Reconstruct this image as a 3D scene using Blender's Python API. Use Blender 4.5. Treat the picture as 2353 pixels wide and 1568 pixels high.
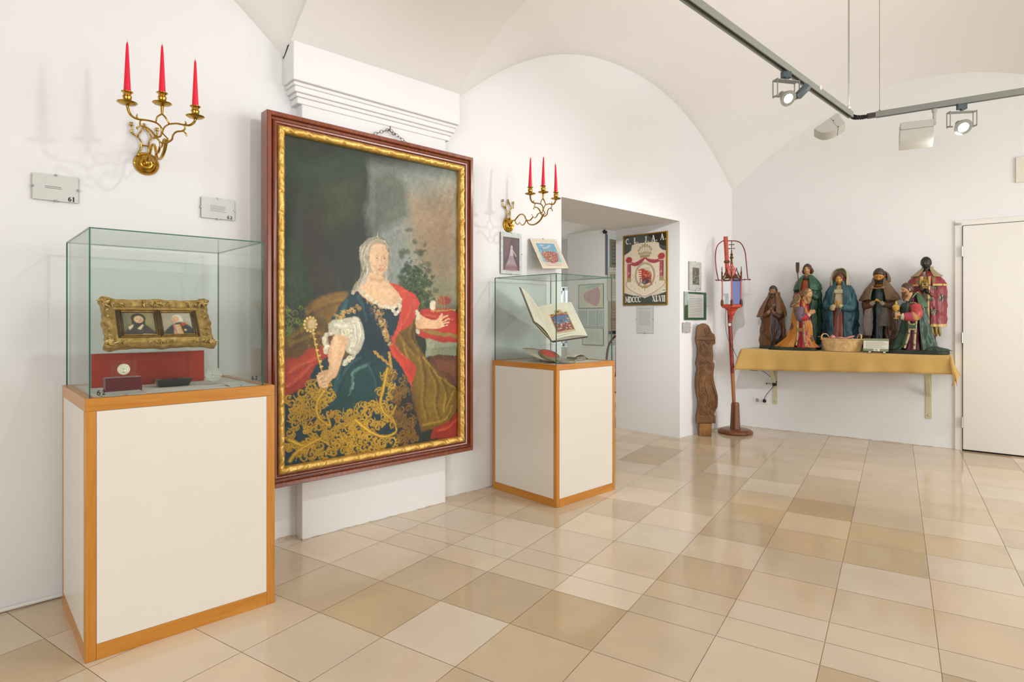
import bpy, bmesh, math, random
import numpy as np
from mathutils import Vector, Matrix, noise
PI = math.pi
R = math.radians
sc = bpy.context.scene
for o in list(bpy.data.objects): bpy.data.objects.remove(o)
random.seed(7)

# ------------------------------------------------------------------ camera
cam_d = bpy.data.cameras.new('camera')
cam = bpy.data.objects.new('camera', cam_d); sc.collection.objects.link(cam)
cam_d.sensor_width = 36.0; cam_d.sensor_fit = 'HORIZONTAL'
cam_d.lens = 1371.0/2353.0*36.0
cam_d.shift_y = -(784.0-731.0)/2353.0
cam_d.clip_start = 0.05; cam_d.clip_end = 60
cam.location = (0, -3.2, 1.2)
cam.rotation_euler = (R(90), 0, R(46.9-90))
sc.camera = cam

# ------------------------------------------------------------------ view, world
sc.view_settings.view_transform = 'Standard'
sc.view_settings.look = 'None'
sc.view_settings.exposure = -0.92
sc.view_settings.gamma = 1.0
sc.view_settings.use_curve_mapping = False
w = bpy.data.worlds.new('world'); sc.world = w; w.use_nodes = True
w.node_tree.nodes['Background'].inputs[0].default_value = (0.55, 0.75, 1.0, 1)
w.node_tree.nodes['Background'].inputs[1].default_value = 1.0
cy = sc.cycles
cy.use_denoising = True
cy.max_bounces = 10; cy.diffuse_bounces = 5; cy.glossy_bounces = 4
cy.transmission_bounces = 8; cy.transparent_max_bounces = 16
cy.caustics_reflective = False; cy.caustics_refractive = False
cy.sample_clamp_indirect = 6.0

def lin(c):
    if isinstance(c, str):
        c = [int(c[i:i+2], 16)/255 for i in (0, 2, 4)]
    elif max(c) > 1.001: c = [x/255 for x in c]
    return tuple(x/12.92 if x <= 0.04045 else ((x+0.055)/1.055)**2.4 for x in c[:3])

def light(kind, name, loc, target, power, col, **kw):
    d = bpy.data.lights.new(name, kind); d.energy = power; d.color = col
    for k, v in kw.items(): setattr(d, k, v)
    o = bpy.data.objects.new(name, d); sc.collection.objects.link(o)
    o.location = loc
    v = Vector(target)-Vector(loc)
    o.rotation_euler = v.to_track_quat('-Z', 'Y').to_euler()
    return o
WARM = (1.0, 0.965, 0.925); NEUT = (0.97, 0.985, 1.0)
# lamps on the ceiling track run that crosses the room (the first three hang outside the picture; the fifth is an added fill)
light('SPOT', 'track_and_fill_spot', (1.39, -1.72, 2.50), (0.75, 0, 1.4), 39, NEUT, spot_size=R(135), spot_blend=0.8, shadow_soft_size=0.035)
light('SPOT', 'track_and_fill_spot', (0.1, -1.72, 2.50), (0.5, 0, 0.8), 4.5, NEUT, spot_size=R(135), spot_blend=0.8, shadow_soft_size=0.035)
light('SPOT', 'track_and_fill_spot', (2.45, -1.72, 2.50), (1.9, 0, 0.9), 23.22, NEUT, spot_size=R(120), spot_blend=0.8, shadow_soft_size=0.035)
light('SPOT', 'track_and_fill_spot', (3.49, -1.66, 2.44), (2.6, 0, 1.2), 62.58, NEUT, spot_size=R(130), spot_blend=0.8, shadow_soft_size=0.03)
light('SPOT', 'track_and_fill_spot', (2.75, -1.74, 2.48), (5.28, 0.42, 1.05), 436.8, NEUT, spot_size=R(50), spot_blend=1.0, shadow_soft_size=0.05)  # unseen spot added to brighten the passage reveal
light('SPOT', 'track_and_fill_spot', (4.98, -2.33, 2.44), (6.2, -0.9, 0.8), 26.84, WARM, spot_size=R(130), spot_blend=0.8, shadow_soft_size=0.03)
# the rest of the hall: unseen area fills added to brighten it, and wall washers
light('SPOT', 'track_and_fill_spot', (5.45, -3.75, 2.46), (6.35, -1.0, 0.7), 28, WARM, spot_size=R(110), spot_blend=0.8, shadow_soft_size=0.03)
light('AREA', 'hall_fill_light', (5.4, -6.6, 2.0), (3.2, 0, 1.2), 101.7, (0.95, 0.98, 1.0), shape='RECTANGLE', size=2.4, size_y=1.8)
light('AREA', 'hall_fill_light', (-2.35, -3.7, 1.5), (5.2, -0.9, 0.8), 216, (0.96, 0.985, 1.0), shape='RECTANGLE', size=2.6, size_y=1.8)
light('AREA', 'hall_fill_light', (4.75, -6.7, 1.4), (6.2, -1.2, 0.6), 180.3, (0.96, 0.985, 1.0), shape='RECTANGLE', size=2.0, size_y=1.6)
light('AREA', 'hall_fill_uplight', (2.2, -4.6, 1.9), (2.4, -3.6, 4.5), 42, WARM, shape='RECTANGLE', size=3.5, size_y=1.2)  # unseen uplight added to bounce light off the vault
light('AREA', 'track_uplight', (4.3, -1.75, 2.72), (4.3, -1.75, 4.5), 9.92, WARM, shape='RECTANGLE', size=1.6, size_y=0.1)
light('AREA', 'next_room_fill', (6.6, 1.9, 2.6), (7.6, 3.2, 0.6), 141, (0.96, 0.985, 1.0), shape='RECTANGLE', size=2.5, size_y=1.5)  # unseen area fill placed to light the poster wall
light('AREA', 'next_room_window_light', (9.1, 5.2, 1.7), (6.0, 3.5, 1.2), 98.7, (0.86, 0.93, 1.0), shape='RECTANGLE', size=1.0, size_y=1.4)

# ------------------------------------------------------------------ materials
def mat(name, col, rough=0.5, metal=0.0, spec=0.5, coat=0.0, var=0.0, vscale=8.0, bump=0.0, bscale=60.0,
        col2=None, stretch=None, vcol=False, trans=0.0, ior=1.45, emit=None, estr=0.0, alpha=1.0, sheen=0.0, coat_rough=0.1, rvar=0.0):
    m = bpy.data.materials.new(name); m.use_nodes = True
    nt = m.node_tree; N = nt.nodes; L = nt.links
    b = N['Principled BSDF']
    c = (*lin(col), 1)
    b.inputs['Base Color'].default_value = c
    b.inputs['Roughness'].default_value = rough
    b.inputs['Metallic'].default_value = metal
    b.inputs['Specular IOR Level'].default_value = spec
    b.inputs['Coat Weight'].default_value = coat
    b.inputs['Coat Roughness'].default_value = coat_rough
    b.inputs['Transmission Weight'].default_value = trans
    b.inputs['IOR'].default_value = ior
    b.inputs['Sheen Weight'].default_value = sheen
    b.inputs['Alpha'].default_value = alpha
    if emit is not None:
        b.inputs['Emission Color'].default_value = (*lin(emit), 1)
        b.inputs['Emission Strength'].default_value = estr
    src = None
    if vcol:
        a = N.new('ShaderNodeVertexColor'); a.layer_name = 'Col'; src = a.outputs['Color']
        L.new(src, b.inputs['Base Color'])
    if var > 0 or bump > 0 or rvar > 0:
        tc = N.new('ShaderNodeTexCoord'); mp = N.new('ShaderNodeMapping')
        L.new(tc.outputs['Object'], mp.inputs['Vector'])
        if stretch: mp.inputs['Scale'].default_value = stretch
    if var > 0:
        n = N.new('ShaderNodeTexNoise'); n.inputs['Scale'].default_value = vscale
        n.inputs['Detail'].default_value = 5; n.inputs['Roughness'].default_value = 0.6
        L.new(mp.outputs[0], n.inputs['Vector'])
        rp = N.new('ShaderNodeValToRGB'); rp.color_ramp.elements[0].position = 0.32; rp.color_ramp.elements[1].position = 0.68
        L.new(n.outputs['Fac'], rp.inputs['Fac'])
        mx = N.new('ShaderNodeMix'); mx.data_type = 'RGBA'
        L.new(rp.outputs['Color'], mx.inputs['Factor'])
        if col2 is not None:
            mx.inputs[6].default_value = c; mx.inputs[7].default_value = (*lin(col2), 1)
        else:
            mx.inputs[6].default_value = tuple(x*(1-var) for x in c[:3])+(1,); mx.inputs[7].default_value = tuple(min(1, x*(1+var)) for x in c[:3])+(1,)
        if vcol:
            mx.blend_type = 'MULTIPLY' if False else 'MIX'
            mul = N.new('ShaderNodeMix'); mul.data_type = 'RGBA'; mul.blend_type = 'MULTIPLY'; mul.inputs['Factor'].default_value = 1
            mx.inputs[6].default_value = (1-var, 1-var, 1-var, 1); mx.inputs[7].default_value = (1, 1, 1, 1)
            L.new(src, mul.inputs[6]); L.new(mx.outputs[2], mul.inputs[7]); L.new(mul.outputs[2], b.inputs['Base Color'])
        else:
            L.new(mx.outputs[2], b.inputs['Base Color'])
    if rvar > 0:
        n3 = N.new('ShaderNodeTexNoise'); n3.inputs['Scale'].default_value = vscale*1.7; n3.inputs['Detail'].default_value = 4
        L.new(mp.outputs[0], n3.inputs['Vector'])
        mr = N.new('ShaderNodeMapRange'); mr.inputs['To Min'].default_value = max(0, rough-rvar); mr.inputs['To Max'].default_value = rough+rvar
        L.new(n3.outputs['Fac'], mr.inputs['Value']); L.new(mr.outputs[0], b.inputs['Roughness'])
    if bump > 0:
        n2 = N.new('ShaderNodeTexNoise'); n2.inputs['Scale'].default_value = bscale; n2.inputs['Detail'].default_value = 4
        L.new(mp.outputs[0], n2.inputs['Vector'])
        bp = N.new('ShaderNodeBump'); bp.inputs['Strength'].default_value = bump; bp.inputs['Distance'].default_value = 0.01
        L.new(n2.outputs['Fac'], bp.inputs['Height']); L.new(bp.outputs['Normal'], b.inputs['Normal'])
    return m

def wood(name, c1, c2, rough=0.35, coat=0.3, scale=1.0, axis='Z', streak=9.0, bump=0.05):
    """long grained wood: noise stretched along one axis"""
    m = bpy.data.materials.new(name); m.use_nodes = True
    nt = m.node_tree; N = nt.nodes; L = nt.links; b = N['Principled BSDF']
    tc = N.new('ShaderNodeTexCoord'); mp = N.new('ShaderNodeMapping')
    s = {'X': (1, 14, 14), 'Y': (14, 1, 14), 'Z': (14, 14, 1)}[axis]
    mp.inputs['Scale'].default_value = tuple(v*scale for v in s)
    L.new(tc.outputs['Object'], mp.inputs['Vector'])
    n = N.new('ShaderNodeTexNoise'); n.inputs['Scale'].default_value = 3.0; n.inputs['Detail'].default_value = 8; n.inputs['Roughness'].default_value = 0.65; n.inputs['Distortion'].default_value = 0.6
    L.new(mp.outputs[0], n.inputs['Vector'])
    rp = N.new('ShaderNodeValToRGB')
    rp.color_ramp.elements[0].position = 0.3; rp.color_ramp.elements[0].color = (*lin(c1), 1)
    rp.color_ramp.elements[1].position = 0.7; rp.color_ramp.elements[1].color = (*lin(c2), 1)
    L.new(n.outputs['Fac'], rp.inputs['Fac']); L.new(rp.outputs['Color'], b.inputs['Base Color'])
    b.inputs['Roughness'].default_value = rough; b.inputs['Coat Weight'].default_value = coat; b.inputs['Coat Roughness'].default_value = 0.15
    bp = N.new('ShaderNodeBump'); bp.inputs['Strength'].default_value = bump; bp.inputs['Distance'].default_value = 0.01
    L.new(n.outputs['Fac'], bp.inputs['Height']); L.new(bp.outputs['Normal'], b.inputs['Normal'])
    return m

# ------------------------------------------------------------------ mesh builder
class B:
    def __init__(s): s.v = []; s.f = []; s.m = []; s.c = []; s.hascol = False; s.mi = 0
    def add(s, vs, fs, cols=None):
        o = len(s.v); s.v += [tuple(p) for p in vs]
        for f in fs: s.f.append(tuple(i+o for i in f)); s.m.append(s.mi)
        if cols is not None: s.c += [tuple(c) for c in cols]; s.hascol = True
        else: s.c += [(1, 1, 1)]*len(vs)
        return s
    def box(s, x0, x1, y0, y1, z0, z1, M=None):
        vs = [Vector(p) for p in ((x0,y0,z0),(x1,y0,z0),(x1,y1,z0),(x0,y1,z0),(x0,y0,z1),(x1,y0,z1),(x1,y1,z1),(x0,y1,z1))]
        if M is not None: vs = [M @ p for p in vs]
        return s.add(vs, [(3,2,1,0),(4,5,6,7),(0,1,5,4),(1,2,6,5),(2,3,7,6),(3,0,4,7)])
    def loft(s, rings, closed=True, caps=True, cols=None, M=None):
        n = len(rings[0]); vs = [Vector(p) for r in rings for p in r]
        if M is not None: vs = [M @ p for p in vs]
        fs = []
        for i in range(len(rings)-1):
            for j in range(n if closed else n-1):
                a = i*n+j; b = i*n+(j+1) % n; fs.append((a, b, b+n, a+n))
        if caps and closed:
            fs.append(tuple(range(n-1, -1, -1))); fs.append(tuple(range((len(rings)-1)*n, len(rings)*n)))
        return s.add(vs, fs, cols)
    def tube(s, pts, r, n=10, closed=False, caps=True, flat=1.0, M=None, up=None):
        P = [Vector(p) for p in pts]; k = len(P)
        rs = r if isinstance(r, (list, tuple)) else [r]*k
        if len(rs) != k: rs = [float(np.interp(i/(k-1), np.linspace(0, 1, len(rs)), rs)) for i in range(k)]
        T = []
        for i in range(k):
            if closed: t = P[(i+1) % k]-P[i-1]
            else: t = P[min(i+1, k-1)]-P[max(i-1, 0)]
            T.append(t.normalized() if t.length > 1e-9 else Vector((0,0,1)))
        nrm = up and Vector(up) or (Vector((0,0,1)) if abs(T[0].z) < 0.9 else Vector((1,0,0)))
        nrm = (nrm-T[0]*nrm.dot(T[0])).normalized()
        rings = []
        for i in range(k):
            nrm = (nrm-T[i]*nrm.dot(T[i]))
            nrm = nrm.normalized() if nrm.length > 1e-6 else T[i].orthogonal().normalized()
            bn = T[i].cross(nrm)
            rings.append([P[i]+(nrm*math.cos(a)*rs[i]+bn*math.sin(a)*rs[i]*flat) for a in (2*PI*j/n for j in range(n))])
        if closed:
            rings.append(rings[0]); return s.loft(rings, True, False, M=M)
        return s.loft(rings, True, caps, M=M)
    def lathe(s, prof, n=24, c=(0,0,0), M=None, caps=True, sx=1.0, sy=1.0):
        rings = [[(c[0]+r*sx*math.cos(2*PI*j/n), c[1]+r*sy*math.sin(2*PI*j/n), c[2]+z) for j in range(n)] for r, z in prof]
        return s.loft(rings, True, caps, M=M)
    def prism(s, pts, z0, z1, M=None):
        n = len(pts); vs = [Vector((x, y, z0)) for x, y in pts]+[Vector((x, y, z1)) for x, y in pts]
        if M is not None: vs = [M @ p for p in vs]
        fs = [tuple(range(n-1, -1, -1)), tuple(range(n, 2*n))]+[(i, (i+1) % n, (i+1) % n+n, i+n) for i in range(n)]
        return s.add(vs, fs)
    def ball(s, c, r, n=12, k=8, sc3=(1,1,1), M=None):
        rings = [[(c[0]+r*sc3[0]*math.sin(PI*i/k)*math.cos(2*PI*j/n), c[1]+r*sc3[1]*math.sin(PI*i/k)*math.sin(2*PI*j/n), c[2]-r*sc3[2]*math.cos(PI*i/k)) for j in range(n)] for i in range(1, k)]
        o = [Vector(p) for p in ((c[0],c[1],c[2]-r*sc3[2]), (c[0],c[1],c[2]+r*sc3[2]))]
        vs = [Vector(p) for q in rings for p in q]+o
        if M is not None: vs = [M @ p for p in vs]
        m = (k-1)*n; fs = []
        for i in range(k-2):
            for j in range(n): a = i*n+j; b = i*n+(j+1) % n; fs.append((a, b, b+n, a+n))
        for j in range(n):
            fs.append((m, (j+1) % n, j)); fs.append((m+1, (k-2)*n+j, (k-2)*n+(j+1) % n))
        return s.add(vs, fs)
    def build(s, name, m, parent=None, smooth=35, bevel=0.0, solid=0.0, sub=0, bseg=2, kind=None, **props):
        me = bpy.data.meshes.new(name); me.from_pydata(s.v, [], s.f)
        if s.hascol:
            a = me.color_attributes.new('Col', 'FLOAT_COLOR', 'POINT')
            arr = np.ones((len(s.v), 4), dtype=np.float32); arr[:, :3] = np.array(s.c, dtype=np.float32)
            a.data.foreach_set('color', arr.ravel())
        ms = m if isinstance(m, (list, tuple)) else [m]
        for q in ms: me.materials.append(q)
        if len(ms) > 1: me.polygons.foreach_set('material_index', s.m)
        bm = bmesh.new(); bm.from_mesh(me)
        bmesh.ops.recalc_face_normals(bm, faces=bm.faces)
        bm.to_mesh(me); bm.free()
        if smooth:
            me.polygons.foreach_set('use_smooth', [True]*len(me.polygons))
            if smooth < 180: me.set_sharp_from_angle(angle=R(smooth))
        o = bpy.data.objects.new(name, me); sc.collection.objects.link(o)
        if parent is not None: o.parent = parent
        if solid: q = o.modifiers.new('s', 'SOLIDIFY'); q.thickness = solid; q.offset = 0
        if bevel: q = o.modifiers.new('b', 'BEVEL'); q.width = bevel; q.segments = bseg; q.limit_method = 'ANGLE'; q.angle_limit = R(40)
        if sub: q = o.modifiers.new('u', 'SUBSURF'); q.levels = sub; q.render_levels = sub
        if kind: o['kind'] = kind
        for k2, v2 in props.items(): o[k2] = v2
        return o

def tag(o, label, cat, group=None):
    o['label'] = label; o['category'] = cat
    if group: o['group'] = group
    return o
def thing(name, label, cat, loc=(0,0,0), rotz=0.0, group=None):
    o = bpy.data.objects.new(name, None); sc.collection.objects.link(o)
    o.empty_display_size = 0.05
    o.location = loc; o.rotation_euler = (0, 0, rotz)
    return tag(o, label, cat, group)
def dup(root, loc, rotz, label, group=None):
    r = root.copy(); sc.collection.objects.link(r); r.location = loc; r.rotation_euler = (0, 0, rotz)
    r['label'] = label
    if group: r['group'] = group
    for ch in list(root.children):
        c = ch.copy(); sc.collection.objects.link(c); c.parent = r
        for g in ch.children:
            d = g.copy(); sc.collection.objects.link(d); d.parent = c
    return r
def T(x=0, y=0, z=0): return Matrix.Translation((x, y, z))
def RX(a): return Matrix.Rotation(R(a), 4, 'X')
def RY(a): return Matrix.Rotation(R(a), 4, 'Y')
def RZ(a): return Matrix.Rotation(R(a), 4, 'Z')
def smoothpath(pts, n=8, closed=False):
    """Catmull-Rom through the points"""
    P = [Vector(p) for p in pts]; out = []; k = len(P)
    rng = range(k) if closed else range(k-1)
    for i in rng:
        if closed: p0, p1, p2, p3 = P[i-1], P[i], P[(i+1) % k], P[(i+2) % k]
        else: p0, p1, p2, p3 = P[max(i-1, 0)], P[i], P[i+1], P[min(i+2, k-1)]
        for j in range(n):
            t = j/n
            out.append(0.5*((2*p1)+(p2-p0)*t+(2*p0-5*p1+4*p2-p3)*t*t+(3*p1-p0-3*p2+p3)*t**3))
    if not closed: out.append(P[-1])
    return out

# ------------------------------------------------------------------ painted surfaces: colours laid on a fine mesh
class Canvas:
    """u to the right, v downwards, both in metres"""
    def __init__(s, w, h, step, bg):
        s.w = w; s.h = h; s.nx = max(2, int(round(w/step))+1); s.ny = max(2, int(round(h/step))+1); s.st = w/(s.nx-1)
        s.a = np.zeros((s.ny, s.nx, 3)); s.a[:] = lin(bg)
        s.U, s.V = np.meshgrid(np.linspace(0, w, s.nx), np.linspace(0, h, s.ny))
        s.rng = np.random.RandomState(3)
    def _blend(s, sl, al, col):
        c = np.array(lin(col)); s.a[sl] = s.a[sl]*(1-al[..., None])+c*al[..., None]
    def _sl(s, u0, u1, v0, v1):
        sx, sy = s.w/(s.nx-1), s.h/(s.ny-1)
        i0 = max(0, int(u0/sx)); i1 = min(s.nx, int(u1/sx)+2); j0 = max(0, int(v0/sy)); j1 = min(s.ny, int(v1/sy)+2)
        if i1 <= i0 or j1 <= j0: return None
        return (slice(j0, j1), slice(i0, i1))
    def poly(s, pts, col, soft=0.0, al=1.0, smooth=0):
        if smooth: pts = [(p.x, p.y) for p in smoothpath([(a, b, 0) for a, b in pts], smooth, True)]
        P = np.array(pts, float); e = max(soft, s.st*0.7)
        sl = s._sl(P[:, 0].min()-e*2, P[:, 0].max()+e*2, P[:, 1].min()-e*2, P[:, 1].max()+e*2)
        if sl is None: return
        x = s.U[sl]; y = s.V[sl]; d = np.full(x.shape, 1e9); ins = np.zeros(x.shape, bool)
        for k in range(len(P)):
            x0, y0 = P[k]; x1, y1 = P[(k+1) % len(P)]
            dx, dy = x1-x0, y1-y0; L2 = dx*dx+dy*dy+1e-15
            t = np.clip(((x-x0)*dx+(y-y0)*dy)/L2, 0, 1)
            d = np.minimum(d, np.hypot(x-x0-t*dx, y-y0-t*dy))
            c = ((y0 > y) != (y1 > y))
            with np.errstate(divide='ignore', invalid='ignore'):
                ins ^= c & (x < (x1-x0)*(y-y0)/(y1-y0+1e-15)+x0)
        sd = np.where(ins, d, -d)
        s._blend(sl, np.clip(sd/(2*e)+0.5, 0, 1)*al, col)
    def stroke(s, pts, col, w0, w1=None, soft=0.0, al=1.0, smooth=0):
        if smooth: pts = [(p.x, p.y) for p in smoothpath([(a, b, 0) for a, b in pts], smooth)]
        if w1 is None: w1 = w0
        P = np.array(pts, float); e = max(soft, s.st*0.6); m = max(w0, w1)+2*e
        sl = s._sl(P[:, 0].min()-m, P[:, 0].max()+m, P[:, 1].min()-m, P[:, 1].max()+m)
        if sl is None: return
        x = s.U[sl]; y = s.V[sl]; best = np.full(x.shape, -1e9); k = len(P)-1
        for i in range(k):
            x0, y0 = P[i]; x1, y1 = P[i+1]; dx, dy = x1-x0, y1-y0; L2 = dx*dx+dy*dy+1e-15
            t = np.clip(((x-x0)*dx+(y-y0)*dy)/L2, 0, 1)
            hw = (w0+(w1-w0)*((i+t)/k))/2
            best = np.maximum(best, hw-np.hypot(x-x0-t*dx, y-y0-t*dy))
        s._blend(sl, np.clip(best/(2*e)+0.5, 0, 1)*al, col)
    def blob(s, u, v, ru, rv, col, al=1.0, rot=0.0, hard=0.5):
        m = max(ru, rv)*1.6
        sl = s._sl(u-m, u+m, v-m, v+m)
        if sl is None: return
        x = s.U[sl]-u; y = s.V[sl]-v; c, q = math.cos(rot), math.sin(rot)
        d = np.hypot((x*c+y*q)/ru, (-x*q+y*c)/rv)
        s._blend(sl, np.clip((1+0.5*(1-hard)-d)/max(1e-3, (1-hard)), 0, 1)*al, col)
    def brushy(s, px, scale, seed=0):
        """drag the paint about a little, as a brush would"""
        rg = np.random.RandomState(seed); n = max(3, int(s.w/scale)+2); m = max(3, int(s.h/scale)+2); o = []
        for q in range(2):
            g = rg.rand(m, n)*2-1; fy = np.linspace(0, m-1.001, s.ny); fx = np.linspace(0, n-1.001, s.nx)
            iy = fy.astype(int); ix = fx.astype(int); ty = (fy-iy)[:, None]; tx = (fx-ix)[None, :]; ty = ty*ty*(3-2*ty); tx = tx*tx*(3-2*tx)
            o.append((g[iy][:, ix]*(1-ty)*(1-tx)+g[iy][:, ix+1]*(1-ty)*tx+g[iy+1][:, ix]*ty*(1-tx)+g[iy+1][:, ix+1]*ty*tx)*px)
        J, I = np.meshgrid(np.arange(s.ny), np.arange(s.nx), indexing='ij')
        s.a = s.a[np.clip(np.round(J+o[0]).astype(int), 0, s.ny-1), np.clip(np.round(I+o[1]).astype(int), 0, s.nx-1)]
    def noise(s, amp, scale, seed=0):
        rg = np.random.RandomState(seed); n = max(2, int(s.w/scale)+2); m = max(2, int(s.h/scale)+2)
        g = rg.rand(m, n)
        fy = np.linspace(0, m-1.001, s.ny); fx = np.linspace(0, n-1.001, s.nx)
        iy = fy.astype(int); ix = fx.astype(int); ty = (fy-iy)[:, None]; tx = (fx-ix)[None, :]
        ty = ty*ty*(3-2*ty); tx = tx*tx*(3-2*tx)
        q = g[iy][:, ix]*(1-ty)*(1-tx)+g[iy][:, ix+1]*(1-ty)*tx+g[iy+1][:, ix]*ty*(1-tx)+g[iy+1][:, ix+1]*ty*tx
        s.a *= (1+amp*(q-0.5)*2)[..., None]
    def scroll(s, u, v, r, a0, turns, col, wd, hand=1):
        pts = []; n = int(10*turns)+4
        for i in range(n+1):
            t = i/n; rr = r*(1-t)**0.8; a = a0+hand*turns*2*PI*t
            pts.append((u+rr*math.cos(a), v+rr*math.sin(a)))
        s.stroke(pts, col, wd*1.25, wd*0.6)
    def lines(s, u0, u1, v0, v1, n, col, h, ragged=0.15, al=0.8, word=True):
        for i in range(n):
            v = v0+(v1-v0)*i/max(1, n-1); e = u1-(u1-u0)*s.rng.rand()*ragged; u = u0
            if not word: s.stroke([(u, v), (e, v)], col, h, al=al); continue
            while u < e:
                l = (0.03+0.09*s.rng.rand())*(u1-u0); s.stroke([(u, v), (min(u+l, e), v)], col, h, al=al); u += l+0.022*(u1-u0)
    def text(s, txt, u, v, hgt, col, wd=None, al=1.0, gap=0.3):
        wd = wd or hgt*0.14
        for ch in txt:
            if ch == ' ': u += hgt*0.45; continue
            adv, st = GLYPH[ch]
            for a, b, pts in st:
                s.stroke([(u+p[0]*hgt, v+(1-p[1])*hgt) for p in pts], col, wd*a, wd*b, al=al)
            u += (adv+gap)*hgt
        return u
    def build(s, name, m, parent=None, M=None, **kw):
        """lies in the local plane: u -> +x, v -> -z, faces -y"""
        n = s.nx*s.ny; co = np.zeros((n, 3), dtype=np.float32); co[:, 0] = s.U.ravel(); co[:, 2] = -s.V.ravel()
        if M is not None:
            Mn = np.array(M); co = co @ Mn[:3, :3].T.astype(np.float32)+Mn[:3, 3].astype(np.float32)
        if getattr(s, 'warp', None) is not None: co = s.warp(s, co)
        j, i = np.meshgrid(np.arange(s.ny-1), np.arange(s.nx-1), indexing='ij'); a = (j*s.nx+i).ravel()
        fc = np.stack([a, a+s.nx, a+s.nx+1, a+1], 1).astype(np.int32)
        me = bpy.data.meshes.new(name); me.vertices.add(n); me.vertices.foreach_set('co', co.astype(np.float32).ravel())
        me.loops.add(fc.size); me.loops.foreach_set('vertex_index', fc.ravel())
        me.polygons.add(len(fc)); me.polygons.foreach_set('loop_start', np.arange(0, fc.size, 4, dtype=np.int32))
        me.update(calc_edges=True); me.validate()
        at = me.color_attributes.new('Col', 'FLOAT_COLOR', 'POINT')
        arr = np.ones((n, 4), dtype=np.float32); arr[:, :3] = np.clip(s.a, 0, 1).reshape(-1, 3); at.data.foreach_set('color', arr.ravel())
        me.materials.append(m); me.polygons.foreach_set('use_smooth', [True]*len(me.polygons))
        o = bpy.data.objects.new(name, me); sc.collection.objects.link(o)
        if parent is not None: o.parent = parent
        for k, q in kw.items(): o[k] = q
        return o

def arc(cx, cy, rx, ry, a0, a1, n=12):
    return [(cx+rx*math.cos(R(a0+(a1-a0)*i/n)), cy+ry*math.sin(R(a0+(a1-a0)*i/n))) for i in range(n+1)]
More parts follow.
